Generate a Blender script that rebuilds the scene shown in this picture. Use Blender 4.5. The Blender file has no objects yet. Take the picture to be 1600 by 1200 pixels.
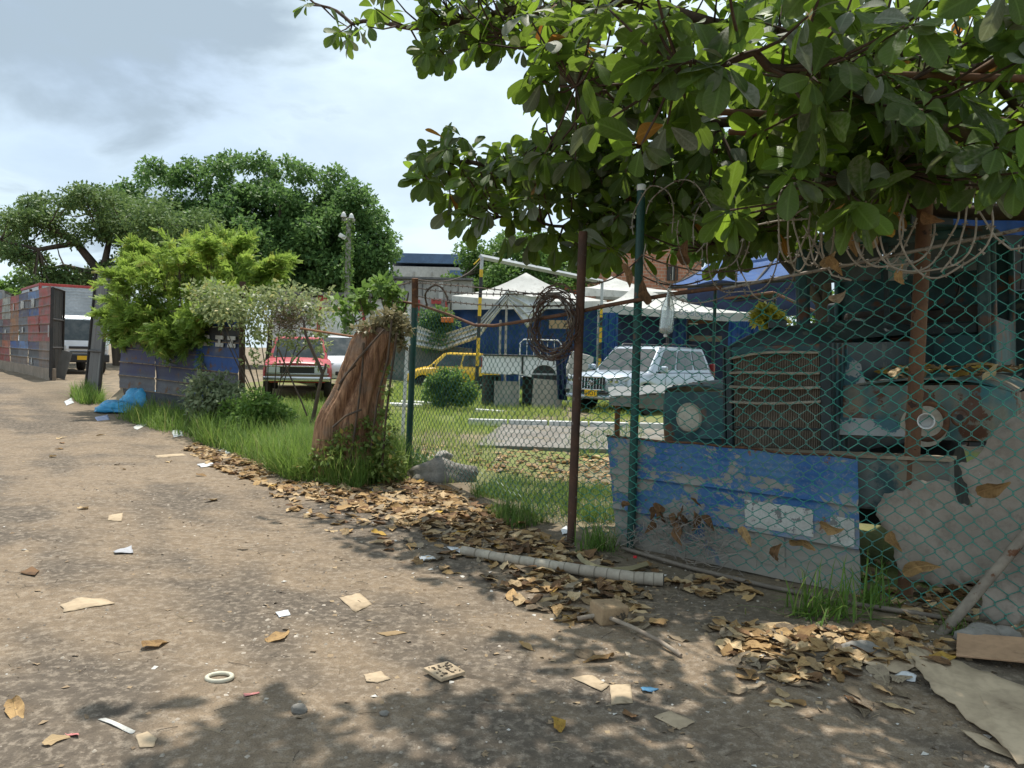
import bpy, bmesh, math, random
import numpy as np
from mathutils import Vector, Matrix, noise, Euler
random.seed(7); np.random.seed(7)
C = bpy.context.scene.collection
S = bpy.context.scene
R_ = math.radians

# ---------------------------------------------------------------- camera
cam_d = bpy.data.cameras.new('camera'); cam = bpy.data.objects.new('camera', cam_d); C.objects.link(cam)
cam_d.sensor_width = 36; cam_d.lens = 27.0; cam_d.clip_end = 2000; cam_d.clip_start = .05
CAMP = Vector((0, 0, 1.6))
CAMR = Matrix.Rotation(R_(90-2.43), 3, 'X') @ Matrix.Rotation(R_(1.3), 3, 'Z')
cam.matrix_world = Matrix.Translation(CAMP) @ CAMR.to_4x4()
S.camera = cam
# ---------------------------------------------------------------- sky and sun
SUN_EL, SUN_AZ = 68, -9
w = bpy.data.worlds.new('World'); S.world = w; w.use_nodes = True
nt = w.node_tree; nt.nodes.clear()
def wn(t, **k):
    n = nt.nodes.new(t)
    for a, v in k.items():
        if a.startswith('i_'): n.inputs[int(a[2:])].default_value = v
        else: setattr(n, a, v)
    return n
L = nt.links.new
sky = wn('ShaderNodeTexSky', sky_type='NISHITA', sun_disc=False, sun_elevation=R_(SUN_EL), sun_rotation=R_(SUN_AZ), dust_density=2.0, ozone_density=1.0)
tc = wn('ShaderNodeTexCoord'); sep = wn('ShaderNodeSeparateXYZ'); L(tc.outputs['Generated'], sep.inputs[0])
mz = wn('ShaderNodeMath', operation='MAXIMUM', i_1=0.0); L(sep.outputs[2], mz.inputs[0])
az_ = wn('ShaderNodeMath', operation='ADD', i_1=0.22); L(mz.outputs[0], az_.inputs[0])
dx = wn('ShaderNodeMath', operation='DIVIDE'); L(sep.outputs[0], dx.inputs[0]); L(az_.outputs[0], dx.inputs[1])
dy = wn('ShaderNodeMath', operation='DIVIDE'); L(sep.outputs[1], dy.inputs[0]); L(az_.outputs[0], dy.inputs[1])
cmb = wn('ShaderNodeCombineXYZ', i_2=3.7); L(dx.outputs[0], cmb.inputs[0]); L(dy.outputs[0], cmb.inputs[1])
n1 = wn('ShaderNodeTexNoise'); n1.inputs['Scale'].default_value = 1.7; n1.inputs['Detail'].default_value = 7; n1.inputs['Roughness'].default_value = .52; L(cmb.outputs[0], n1.inputs['Vector'])
n1.inputs['Distortion'].default_value = .35
cov = wn('ShaderNodeMapRange', i_1=.36, i_2=.56); cov.interpolation_type = 'SMOOTHSTEP'; L(n1.outputs[0], cov.inputs[0])
covm = wn('ShaderNodeMath', operation='MULTIPLY_ADD', i_1=.5, i_2=.45); L(cov.outputs[0], covm.inputs[0])
n2 = wn('ShaderNodeTexNoise'); n2.inputs['Scale'].default_value = 1.15; n2.inputs['Detail'].default_value = 7; n2.inputs['Roughness'].default_value = .55
mp = wn('ShaderNodeVectorMath', operation='ADD'); mp.inputs[1].default_value = (4.3, 1.7, 0); L(cmb.outputs[0], mp.inputs[0]); L(mp.outputs[0], n2.inputs['Vector'])
sh = wn('ShaderNodeMapRange', i_1=.40, i_2=.62); sh.interpolation_type = 'SMOOTHSTEP'; L(n2.outputs[0], sh.inputs[0])
# one heavy rain cloud, high to the left
def px_dir(px, py): return (CAMR @ Vector(((px-800)/1200, (600-py)/1200, -1))).normalized()
dv = wn('ShaderNodeVectorMath', operation='DOT_PRODUCT'); L(tc.outputs['Generated'], dv.inputs[0]); dv.inputs[1].default_value = px_dir(165, 35)
dn = wn('ShaderNodeMath', operation='MULTIPLY_ADD', i_1=.16, i_2=-.08); L(n1.outputs[0], dn.inputs[0])
da = wn('ShaderNodeMath', operation='ADD'); L(dv.outputs['Value'], da.inputs[0]); L(dn.outputs[0], da.inputs[1])
dm = wn('ShaderNodeMapRange', i_1=.965, i_2=1.0); dm.interpolation_type = 'SMOOTHSTEP'; L(da.outputs[0], dm.inputs[0])
dmx = wn('ShaderNodeMath', operation='MULTIPLY', i_1=.82); L(dm.outputs[0], dmx.inputs[0])
shm = wn('ShaderNodeMath', operation='MULTIPLY', i_1=.32); L(sh.outputs[0], shm.inputs[0])
mxs = wn('ShaderNodeMath', operation='MAXIMUM'); L(shm.outputs[0], mxs.inputs[0]); L(dmx.outputs[0], mxs.inputs[1])
cc = wn('ShaderNodeMix', data_type='RGBA'); cc.inputs[6].default_value = (6.1, 7.3, 8.0, 1); cc.inputs[7].default_value = (2.3, 2.95, 3.6, 1)
L(mxs.outputs[0], cc.inputs[0])
fin = wn('ShaderNodeMix', data_type='RGBA'); L(covm.outputs[0], fin.inputs[0]); L(sky.outputs[0], fin.inputs[6]); L(cc.outputs[2], fin.inputs[7])
bg = wn('ShaderNodeBackground'); bg.inputs[1].default_value = 0.098; L(fin.outputs[2], bg.inputs[0])
wo = wn('ShaderNodeOutputWorld'); L(bg.outputs[0], wo.inputs[0])
sd = bpy.data.lights.new('sun', 'SUN'); sd.energy = 3.4; sd.angle = R_(.6); sd.color = (1, .95, .86)
so = bpy.data.objects.new('sun', sd); C.objects.link(so)
sv = Vector((math.cos(R_(SUN_EL))*math.sin(R_(SUN_AZ)), math.cos(R_(SUN_EL))*math.cos(R_(SUN_AZ)), math.sin(R_(SUN_EL))))
so.rotation_euler = sv.to_track_quat('Z', 'Y').to_euler(); so.location = (0, 0, 30)
S.view_settings.view_transform = 'Standard'; S.view_settings.look = 'None'; S.view_settings.gamma = 1
S.view_settings.exposure = 0.65
S.cycles.max_bounces = 6; S.cycles.diffuse_bounces = 3; S.cycles.glossy_bounces = 2; S.cycles.transmission_bounces = 5; S.cycles.transparent_max_bounces = 8
S.cycles.use_denoising = True; S.cycles.caustics_reflective = False; S.cycles.caustics_refractive = False

# ---------------------------------------------------------------- geometry of the place
def ss(a, b, x):
    t = min(1, max(0, (x-a)/(b-a))); return t*t*(3-2*t)
def hz(x, y):                                     # the lane climbs a little towards its far end
    return .4*ss(9, 26, y)*ss(-1.5, -7, x)
def gz(x, y):                                     # with lumps and ruts
    z = hz(x, y)
    d = math.hypot(x, y)
    if d < 40:
        z += .05*noise.noise((x*.35, y*.35, 1)) + .018*noise.noise((x*1.7, y*1.7, 5))
        if d < 12: z += .006*noise.noise((x*7, y*7, 9)) + .003*noise.noise((x*19, y*19, 3))
    return z
def ray(px, py): return CAMR @ Vector(((px-800)/1200, (600-py)/1200, -1))
def P(px, py, d):
    v = ray(px, py); return CAMP + v*(d/v.y)
def G(px, py):
    v = ray(px, py); t = 1.0
    for k in range(2000):
        p = CAMP + v*t
        g = gz(p.x, p.y)
        if p.z < g: break
        t += max(.004, (p.z-g)*.4)
    return Vector((p.x, p.y, g))
CAMRT = CAMR.transposed()
def proj(p):
    q = CAMRT @ (Vector(p)-CAMP)
    if q.z > -.05: return (-9999, -9999, -1)
    return (800+1200*q.x/-q.z, 600-1200*q.y/-q.z, -q.z)
def inpoly(x, y, poly):
    c = False; n = len(poly); j = n-1
    for i in range(n):
        xi, yi = poly[i]; xj, yj = poly[j]
        if (yi > y) != (yj > y) and x < (xj-xi)*(y-yi)/(yj-yi)+xi: c = not c
        j = i
    return c
# fence line on the ground, from the near right to the far left
FL = [Vector((4.20, 3.46)), Vector((.53, 6.52)), Vector((-1.43, 10.66)), Vector((-2.6, 12.2)), Vector((-5.16, 14.68)), Vector((-8.72, 17.06)), Vector((-10.4, 19.0))]
def FP(px, py, off=0.0):                          # where a pixel's ray meets the upright fence plane (off: metres behind it)
    v = ray(px, py); best = None
    for a, b in zip(FL[:-1], FL[1:]):
        u = (b-a).normalized(); n = Vector((-u.y, u.x))
        if n.y < 0: n = -n
        a2 = a+n*off
        den = v.x*n.x+v.y*n.y
        if abs(den) < 1e-6: continue
        t = ((a2.x-CAMP.x)*n.x+(a2.y-CAMP.y)*n.y)/den
        p = CAMP+v*t
        s = (Vector((p.x, p.y))-a2).dot(u)
        if t > 0 and -.15 <= s <= (b-a).length+.15 and (best is None or t < best[0]): best = (t, p)
    return best[1] if best else P(px, py, 7)

# ---------------------------------------------------------------- object helpers
WM = {}
def setp(o, label=None, cat=None, group=None, kind=None):
    if label: o['label'] = label
    if cat: o['category'] = cat
    if group: o['group'] = group
    if kind: o['kind'] = kind
    return o
def thing(name, label, cat, loc=(0, 0, 0), rot=(0, 0, 0), group=None):
    o = bpy.data.objects.new(name, None); C.objects.link(o); o.empty_display_size = .2
    o.location = loc; o.rotation_euler = rot
    WM[o.name] = Matrix.Translation(Vector(loc)) @ Euler(rot).to_matrix().to_4x4()
    return setp(o, label, cat, group)
def ob(name, mesh, parent=None, M=None):
    o = bpy.data.objects.new(name, mesh); C.objects.link(o)
    if parent is not None:
        o.parent = parent
    M = M or Matrix.Identity(4)
    o.matrix_basis = M
    WM[o.name] = (WM[parent.name] @ M) if parent is not None else M.copy()
    return o
def copy_tree(o, M=None, parent=None):
    c = o.copy(); C.objects.link(c)
    if parent is not None: c.parent = parent
    if M is not None: c.matrix_basis = M
    WM[c.name] = (WM[parent.name] @ c.matrix_basis) if parent is not None else c.matrix_basis.copy()
    for ch in list(o.children): copy_tree(ch, None, c)
    return c
def mesh_np(name, V, F, mats, mi=None, smooth=False, tint=None, uv=None):
    """V (n,3); F (m,k) one face size, or a list of such arrays"""
    Fs = F if isinstance(F, list) else [F]
    me = bpy.data.meshes.new(name)
    V = np.ascontiguousarray(V, dtype=np.float32)
    me.vertices.add(len(V)); me.vertices.foreach_set('co', V.ravel())
    loops = np.concatenate([f.ravel() for f in Fs]).astype(np.int32)
    tot = np.concatenate([np.full(len(f), f.shape[1], np.int32) for f in Fs])
    st = np.concatenate([[0], np.cumsum(tot)[:-1]]).astype(np.int32)
    me.loops.add(len(loops)); me.loops.foreach_set('vertex_index', loops)
    me.polygons.add(len(tot)); me.polygons.foreach_set('loop_start', st); me.polygons.foreach_set('loop_total', tot)
    if mi is not None: me.polygons.foreach_set('material_index', np.ascontiguousarray(mi, np.int32))
    if smooth: me.polygons.foreach_set('use_smooth', np.ones(len(tot), bool))
    if uv is not None:
        l = me.uv_layers.new(name='UVMap'); l.data.foreach_set('uv', np.ascontiguousarray(uv[loops], np.float32).ravel())
    if tint is not None:
        a = me.attributes.new('tint', 'FLOAT', 'POINT'); a.data.foreach_set('value', np.ascontiguousarray(tint, np.float32))
    for m in (mats if isinstance(mats, (list, tuple)) else [mats]): me.materials.append(m)
    me.update(calc_edges=True); me.validate()
    return me
def scatter(T, TF, pos, B, sc, tint=None, uvT=None, mi=None):
    """copies of template T (k,3) with faces TF (f,c); B (n,3,3) columns are axes; returns V,F,tint,uv"""
    n = len(pos); k = len(T)
    sc = np.asarray(sc).reshape(n, -1)
    V = np.einsum('nij,kj->nki', B, T)*sc[:, None, :]+pos[:, None, :]
    F = (TF[None]+(np.arange(n)*k)[:, None, None]).reshape(-1, TF.shape[1])
    t = None if tint is None else np.repeat(tint, k)
    uv = None if uvT is None else np.tile(uvT, (n, 1))
    return V.reshape(-1, 3), F, t, uv
def basis(fwd, up):
    """(n,3) forward (y axis) and up hints -> (n,3,3) with columns x,y,z"""
    y = fwd/np.linalg.norm(fwd, axis=1, keepdims=True)
    x = np.cross(y, up); x /= np.linalg.norm(x, axis=1, keepdims=True)+1e-9
    z = np.cross(x, y)
    return np.stack([x, y, z], axis=2)
class MB:
    def __init__(s): s.v = []; s.f = []; s.m = []
    def add(s, vs, fs, mi=0):
        o = len(s.v); s.v += [Vector(v) for v in vs]; s.f += [[i+o for i in f] for f in fs]; s.m += [mi]*len(fs); return s
    def box(s, c, size, rot=None, mi=0):
        c = Vector(c); hx, hy, hz_ = [q/2 for q in size]
        vs = [Vector((x, y, z)) for x in (-hx, hx) for y in (-hy, hy) for z in (-hz_, hz_)]
        if rot is not None:
            Rm = rot if isinstance(rot, Matrix) else Euler(rot).to_matrix()
            vs = [Rm @ q for q in vs]
        return s.add([q+c for q in vs], [(0, 1, 3, 2), (4, 6, 7, 5), (0, 4, 5, 1), (2, 3, 7, 6), (0, 2, 6, 4), (1, 5, 7, 3)], mi)
    def tube(s, pts, r, n=8, mi=0, closed=False, caps=True):
        pts = [Vector(p) for p in pts]; N = len(pts)
        rs = r if isinstance(r, (list, tuple)) else [r]*N
        up = None; vs = []
        for i, p in enumerate(pts):
            if closed: t = pts[(i+1) % N]-pts[i-1]
            else: t = pts[min(i+1, N-1)]-pts[max(i-1, 0)]
            t = t.normalized() if t.length > 1e-9 else Vector((0, 0, 1))
            if up is None: up = Vector((0, 0, 1)) if abs(t.z) < .9 else Vector((1, 0, 0))
            x = up-t*up.dot(t)
            if x.length < 1e-6: x = t.orthogonal()
            x.normalize(); y = t.cross(x); up = x
            for k in range(n):
                a = 2*math.pi*k/n; vs.append(p+(x*math.cos(a)+y*math.sin(a))*rs[i])
        fs = []
        for i in range(N if closed else N-1):
            j = (i+1) % N
            for k in range(n):
                l = (k+1) % n; fs.append((i*n+k, i*n+l, j*n+l, j*n+k))
        if caps and not closed: fs.append(tuple(range(n-1, -1, -1))); fs.append(tuple((N-1)*n+k for k in range(n)))
        return s.add(vs, fs, mi)
    def lathe(s, prof, n=20, c=(0, 0, 0), axis='Z', mi=0):
        vs = []; c = Vector(c)
        for r, h in prof:
            for k in range(n):
                a = 2*math.pi*k/n; q = (r*math.cos(a), r*math.sin(a), h)
                q = q if axis == 'Z' else ((q[2], q[0], q[1]) if axis == 'X' else (q[1], q[2], q[0]))
                vs.append(c+Vector(q))
        fs = []
        for i in range(len(prof)-1):
            for k in range(n):
                l = (k+1) % n; fs.append((i*n+k, i*n+l, (i+1)*n+l, (i+1)*n+k))
        fs.append(tuple(range(n-1, -1, -1))); fs.append(tuple((len(prof)-1)*n+k for k in range(n)))
        return s.add(vs, fs, mi)
    def grid(s, nu, nv, fn, thick=0, mi=0):
        """fn(u,v)->Vector, u and v in 0..1; thick>0 closes it as a slab"""
        Q = [[Vector(fn(i/nu, j/nv)) for j in range(nv+1)] for i in range(nu+1)]
        vs = [Q[i][j] for i in range(nu+1) for j in range(nv+1)]; W = nv+1
        fs = [(i*W+j, (i+1)*W+j, (i+1)*W+j+1, i*W+j+1) for i in range(nu) for j in range(nv)]
        if thick:
            o = len(vs); bk = []
            for i in range(nu+1):
                for j in range(nv+1):
                    a = Q[min(i+1, nu)][j]-Q[max(i-1, 0)][j]; b = Q[i][min(j+1, nv)]-Q[i][max(j-1, 0)]
                    nn = a.cross(b); nn = nn.normalized() if nn.length > 1e-12 else Vector((0, 0, 1))
                    bk.append(Q[i][j]-nn*thick)
            vs += bk; fs += [tuple(o+q for q in reversed(f)) for f in fs[:nu*nv]]
            ed = [(i*W) for i in range(nu+1)]
            for i in range(nu):
                fs.append((i*W, o+i*W, o+(i+1)*W, (i+1)*W)); fs.append((i*W+nv, (i+1)*W+nv, o+(i+1)*W+nv, o+i*W+nv))
            for j in range(nv):
                fs.append((j, j+1, o+j+1, o+j)); q = nu*W; fs.append((q+j, o+q+j, o+q+j+1, q+j+1))
        return s.add(vs, fs, mi)
    def prism(s, poly, n, mi=0):
        """planar outline (3-D points) extruded by vector n"""
        k = len(poly); poly = [Vector(p) for p in poly]; n = Vector(n)
        vs = poly+[p+n for p in poly]
        fs = [tuple(range(k)), tuple(range(2*k-1, k-1, -1))]+[(i, i+k, (i+1) % k+k, (i+1) % k) for i in range(k)]
        return s.add(vs, fs, mi)
    def mesh(s, name, mats, inv=None, smooth=None):
        me = bpy.data.meshes.new(name)
        me.from_pydata([(inv @ v) if inv else v for v in s.v], [], s.f)
        for m in (mats if isinstance(mats, (list, tuple)) else [mats]): me.materials.append(m)
        me.polygons.foreach_set('material_index', s.m)
        bm = bmesh.new(); bm.from_mesh(me); bmesh.ops.recalc_face_normals(bm, faces=bm.faces); bm.to_mesh(me); bm.free()
        if smooth is not None:
            me.polygons.foreach_set('use_smooth', [True]*len(me.polygons))
            if smooth < 180: me.set_sharp_from_angle(angle=R_(smooth))
        me.update(); return me
    def build(s, name, mats, parent=None, smooth=None, world=False, bevel=0, seg=2, sub=0):
        """world=True: the vertices are in world space; otherwise in the parent's space"""
        inv = None
        if world and parent is not None: inv = WM[parent.name].inverted()
        M = None
        if parent is None and world:             # put the origin at the base of the mesh
            lo = Vector((sum(v.x for v in s.v)/len(s.v), sum(v.y for v in s.v)/len(s.v), min(v.z for v in s.v)))
            inv = Matrix.Translation(-lo); M = Matrix.Translation(lo)
        o = ob(name, s.mesh(name, mats, inv, smooth), parent, M)
        if bevel:
            b = o.modifiers.new('bevel', 'BEVEL'); b.width = bevel; b.segments = seg; b.limit_method = 'ANGLE'; b.angle_limit = R_(35)
        if sub:
            b = o.modifiers.new('sub', 'SUBSURF'); b.levels = sub; b.render_levels = sub
        return o

# ---------------------------------------------------------------- materials
class NT:
    def __init__(s, name):
        s.m = bpy.data.materials.new(name); s.m.use_nodes = True; s.t = s.m.node_tree; s.t.nodes.clear()
        s.out = s.t.nodes.new('ShaderNodeOutputMaterial')
    def n(s, ty, ins=None, **k):
        x = s.t.nodes.new(ty)
        for a, v in k.items(): setattr(x, a, v)
        for a, v in (ins or {}).items():
            if isinstance(v, bpy.types.NodeSocket): s.t.links.new(v, x.inputs[a])
            else: x.inputs[a].default_value = v
        return x
    def mix(s, f, a, b, blend='MIX'):
        x = s.t.nodes.new('ShaderNodeMix'); x.data_type = 'RGBA'; x.blend_type = blend
        for i, v in ((0, f), (6, a), (7, b)):
            if isinstance(v, bpy.types.NodeSocket): s.t.links.new(v, x.inputs[i])
            else: x.inputs[i].default_value = v if i == 0 else (*v[:3], 1)
        return x.outputs[2]
    def noise(s, vec, scale, detail=4, rough=.55, dist=0):
        return s.n('ShaderNodeTexNoise', {'Vector': vec, 'Scale': scale, 'Detail': detail, 'Roughness': rough, 'Distortion': dist}).outputs[0]
    def rng(s, v, a, b, c=0, d=1):
        x = s.n('ShaderNodeMapRange', {0: v, 1: a, 2: b, 3: c, 4: d}, interpolation_type='SMOOTHSTEP'); return x.outputs[0]
    def math(s, op, a, b=0.0):
        return s.n('ShaderNodeMath', {0: a, 1: b}, operation=op).outputs[0]
    def bump(s, h, st=.3, dist=.01):
        return s.n('ShaderNodeBump', {'Height': h, 'Strength': st, 'Distance': dist}).outputs[0]
    def done(s, sh): s.t.links.new(sh, s.out.inputs[0]); return s.m
    def pbsdf(s, col, rough=.7, metal=0, normal=None, spec=.5, **k):
        d = {'Base Color': col if isinstance(col, bpy.types.NodeSocket) else (*col[:3], 1), 'Roughness': rough, 'Metallic': metal, 'Specular IOR Level': spec}
        if normal is not None: d['Normal'] = normal
        d.update(k); return s.n('ShaderNodeBsdfPrincipled', d).outputs[0]
def mk(name, base, var=None, rough=.75, scale=4, metal=0, spec=.4, third=None, tscale=9, tthr=.56, tw=.04, bump=.25, bscale=60, bdist=.004, dust=None, dthr=.5, stretch=None):
    """worn painted or plain surface: base mottled with var, patches of third (rust, bare metal), bump"""
    t = NT(name); co = t.n('ShaderNodeTexCoord').outputs['Object']
    if stretch: co = t.n('ShaderNodeMapping', {'Vector': co, 'Scale': stretch}).outputs[0]
    var = var or tuple(c*.75 for c in base)
    col = t.mix(t.rng(t.noise(co, scale), .35, .65), base, var)
    col = t.mix(t.math('MULTIPLY', t.rng(t.noise(co, scale*8, 3), .4, .7), .35), col, tuple(c*.6 for c in base))
    r = rough
    if third:
        f = t.rng(t.noise(co, tscale, 6, .65), tthr, tthr+tw)
        col = t.mix(f, col, t.mix(t.noise(co, tscale*4), third, tuple(c*.55 for c in third)))
    if dust:
        col = t.mix(t.math('MULTIPLY', t.rng(t.noise(co, 2.3, 5, .6), dthr-.15, dthr+.25), .75), col, dust)
    nb = t.bump(t.noise(co, bscale, 5, .6), bump, bdist)
    return t.done(t.pbsdf(col, r, metal, nb, spec))
def mk_cloth(name, col, var, transl=.35, rough=.7, bump=.4):
    t = NT(name); co = t.n('ShaderNodeTexCoord').outputs['Object']
    c = t.mix(t.rng(t.noise(co, 1.3, 5), .35, .65), col, var); c = t.mix(t.math('MULTIPLY', t.rng(t.noise(co, 5, 6, .65), .5, .75), .45), c, (.30, .28, .25))
    nb = t.bump(t.noise(co, 5, 5), bump, .05)
    p = t.pbsdf(c, rough, 0, nb, .25); tr = t.n('ShaderNodeBsdfTranslucent', {'Color': c}).outputs[0]
    return t.done(t.n('ShaderNodeMixShader', {0: transl, 1: p, 2: tr}).outputs[0])
def mk_flat(name, col, rough=.5, metal=0, spec=.5, coat=0):
    t = NT(name); co = t.n('ShaderNodeTexCoord').outputs['Object']
    c = t.mix(t.math('MULTIPLY', t.rng(t.noise(co, 3, 5), .4, .7), .3), col, tuple(x*.7 for x in col))
    return t.done(t.pbsdf(c, rough, metal, None, spec, **{'Coat Weight': coat, 'Coat Roughness': .08}))
def mk_glass(name, col=(.02, .03, .03), rough=.06, dust=.15):
    t = NT(name); co = t.n('ShaderNodeTexCoord').outputs['Object']
    c = t.mix(t.math('MULTIPLY', t.rng(t.noise(co, 4, 4), .35, .7), dust), col, (.35, .33, .3))
    return t.done(t.pbsdf(c, rough, 0, None, .6))
def mk_leaf(name, dark, light, alt=None, transl=.4, rough=.45, vein=False, tcol=None, dusty=None):
    t = NT(name)
    ti = t.n('ShaderNodeAttribute', attribute_name='tint').outputs['Fac']
    co = t.n('ShaderNodeTexCoord').outputs['Object']
    col = t.mix(ti, dark, light)
    if alt: col = t.mix(t.rng(ti, .93, .95), col, alt)
    nrm = None
    if vein:
        uv = t.n('ShaderNodeUVMap').outputs[0]; sp = t.n('ShaderNodeSeparateXYZ', {0: uv})
        u = t.math('ABSOLUTE', t.math('SUBTRACT', sp.outputs[0], .5))
        mid = t.rng(u, .012, .03, 1, 0)
        k = t.math('SUBTRACT', t.math('MULTIPLY', sp.outputs[1], 11.0), t.math('MULTIPLY', u, 9.0))
        w_ = t.math('ABSOLUTE', t.math('SUBTRACT', t.math('FRACT', k), .5))
        side = t.rng(w_, .03, .09, 1, 0)
        vv = t.math('MAXIMUM', mid, t.math('MULTIPLY', side, .55))
        col = t.mix(t.math('MULTIPLY', vv, .45), col, tuple(min(1, c*1.9+.02) for c in light))
        nrm = t.bump(t.math('ADD', t.math('MULTIPLY', vv, -.5), t.noise(co, 25, 3)), .35, .004)
        if dusty:
            # dust lies on the upper blade, in blotches
            col = t.mix(t.math('MULTIPLY', t.math('MULTIPLY', t.rng(t.noise(co, 9, 5), .35, .7), t.rng(ti, .15, .4, 1, .25)), .6), col, dusty)
    p = t.pbsdf(col, rough, 0, nrm, .22)
    tr = t.n('ShaderNodeBsdfTranslucent', {'Color': t.mix(.5, col, tcol or tuple(min(1, c*1.6) for c in light))}).outputs[0]
    return t.done(t.n('ShaderNodeMixShader', {0: transl, 1: p, 2: tr}).outputs[0])

RUST = (.16, .07, .035)
M_rust = mk('rust', (.16, .08, .045), (.09, .05, .035), .85, 6, 0, .2, third=(.24, .12, .06), tscale=14)
M_rustbrown = mk('rusty_brown_pipe', (.10, .052, .034), (.06, .038, .03), .8, 5, 0, .25, third=(.22, .2, .18), tscale=18, tthr=.62)
M_rustpole = mk('rusty_pole_paint', (.17, .085, .045), (.12, .065, .04), .75, 4, 0, .25, third=(.07, .04, .03), tscale=12, tthr=.6)
M_postgreen = mk('green_post_paint', (.015, .075, .06), (.012, .05, .045), .5, 5, 0, .4, third=(.14, .07, .04), tscale=11, tthr=.6)
M_pvc = mk('green_wire_coating', (.030, .27, .205), (.035, .20, .16), .45, 2.5, 0, .45, bump=0, dust=(.2, .22, .18), dthr=.62)
M_pvc_dark = mk('dark_green_wire_coating', (.02, .13, .11), (.02, .09, .08), .45, 2.5, 0, .45, bump=0)
M_wire = mk('galvanised_wire', (.33, .29, .24), (.2, .17, .14), .65, 12, .2, .4, third=(.16, .1, .06), tscale=20, tthr=.55, bump=0)
M_wiredark = mk('dark_wire', (.07, .055, .045), (.12, .08, .05), .7, 12, .1, .3, bump=0)
M_concrete = mk('concrete', (.36, .34, .31), (.26, .245, .22), .9, 2.2, 0, .2, third=(.18, .17, .15), tscale=5, tthr=.58, tw=.12, bump=.4)
M_white = mk('white_paint', (.74, .74, .72), (.6, .59, .56), .6, 3, 0, .4, bump=.1)
M_black = mk('black_rubber', (.02, .02, .02), (.035, .033, .03), .75, 5, 0, .3)
M_dark = mk('dark_metal', (.035, .035, .035), (.06, .05, .045), .6, 5, .3, .4)
M_chrome = mk_flat('chrome', (.6, .6, .6), .18, 1)
M_glass = mk_glass('car_glass')
M_lamp = mk_glass('lamp_glass', (.55, .58, .6), .08, .2)
# ================================================================= THE SETTING
# ---- ground: one sheet, fine near the camera, out to the horizon
def axis(*segs):
    out = []
    for a, b, st in segs: out += list(np.arange(a, b-1e-6, st))
    return out+[segs[-1][1]]
gx = axis((-420, -60, 30), (-60, -14, 1.6), (-14, -4.2, .16), (-4.2, 4.6, .045), (4.6, 14, .3), (14, 60, 2), (60, 420, 30))
gy = axis((-60, 0, 6), (0, 1.6, .4), (1.6, 9.0, .045), (9, 15, .1), (15, 34, .3), (34, 80, 2), (80, 500, 30))
FLp = [(p.x, p.y) for p in FL]
def fence_side(x, y):
    """signed metres from the fence line: + in the yard, - on the lane; and metres along it"""
    best = (1e9, 0, 0); acc = 0
    for (ax, ay), (bx, by) in zip(FLp[:-1], FLp[1:]):
        ux, uy = bx-ax, by-ay; l = math.hypot(ux, uy); ux /= l; uy /= l
        s = (x-ax)*ux+(y-ay)*uy; s2 = min(l, max(0, s))
        if (ax, ay) == FLp[0] and s < 0: s2 = s
        if (bx, by) == FLp[-1] and s > l: s2 = s
        qx, qy = ax+ux*s2, ay+uy*s2; d = math.hypot(x-qx, y-qy)
        sg = 1 if ux*(y-ay)-uy*(x-ax) < 0 else -1
        if d < best[0]: best = (d, sg, acc+s2)
        acc += l
    return best[0]*best[1], best[2]
nxs, nys = len(gx), len(gy)
Vg = np.zeros((nxs*nys, 3), np.float32); zone = np.zeros((nxs*nys, 4), np.float32)
ldir = Vector((-.62, .785))                       # the way the lane runs
i = 0
for a in gx:
    for b in gy:
        Vg[i] = (a, b, gz(a, b))
        sd_, al_ = fence_side(a, b)
        n_ = noise.noise((a*.9, b*.9, 2))*.35
        yard = ss(-.1, .5, sd_+n_*.5)
        if a < -9: n_ += 0
        grassy = (0 if a < -8.5 else 1)*yard*ss(-.25, .3, noise.noise((a*.28, b*.28, 8))+.18)
        al = a*ldir.x+b*ldir.y; ac = a*ldir.y-b*ldir.x
        gray = ss(-.15, .35, noise.noise((ac*1.1, al*.35, 4))+.5*noise.noise((ac*3.1, al*1.4, 14))+.1)
        gray *= 1-.75*math.exp(-((ac-1.15-.25*noise.noise((al*.2, 3, 3)))/.24)**2)-.6*math.exp(-((ac-2.75-.25*noise.noise((al*.2, 8, 3)))/.26)**2)
        verge = ss(1.7, .2, -sd_+n_)*(1-yard)
        zone[i] = (yard, grassy, gray, verge); i += 1
idx = np.arange(nxs*nys).reshape(nxs, nys)
Fg = np.stack([idx[:-1, :-1], idx[1:, :-1], idx[1:, 1:], idx[:-1, 1:]], -1).reshape(-1, 4)
t = NT('dirt_ground'); po = t.n('ShaderNodeNewGeometry').outputs['Position']
za = t.n('ShaderNodeAttribute', attribute_name='zone'); zs = t.n('ShaderNodeSeparateColor', {0: za.outputs['Color']})
nA = t.noise(po, .55, 5, .6); nB = t.noise(po, 3.2, 6, .62); nC = t.noise(po, 22, 5, .65); nD = t.noise(po, 120, 3, .6)
lsx = t.n('ShaderNodeMapping', {'Vector': po, 'Rotation': (0, 0, R_(-52)), 'Scale': (.28, 1.0, 1.0)}).outputs[0]
nS = t.noise(lsx, 2.1, 7, .62)
nE = t.noise(po, 8.5, 6, .68)
tan = t.mix(t.rng(nE, .3, .7), (.275, .208, .142), (.19, .142, .097))
gry = t.mix(t.rng(nE, .3, .7), (.142, .115, .089), (.088, .072, .057))
lane = t.mix(t.rng(t.math('ADD', t.math('ADD', t.math('MULTIPLY', zs.outputs[2], .34), t.math('MULTIPLY', nS, .75)), t.math('MULTIPLY', nB, .3)), .46, .92), tan, gry)
lane = t.mix(t.math('MULTIPLY', t.rng(nC, .46, .66), .55), lane, (.37, .305, .235))
lane = t.mix(t.math('MULTIPLY', t.rng(nD, .45, .7), .5), lane, (.085, .07, .055))
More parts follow.
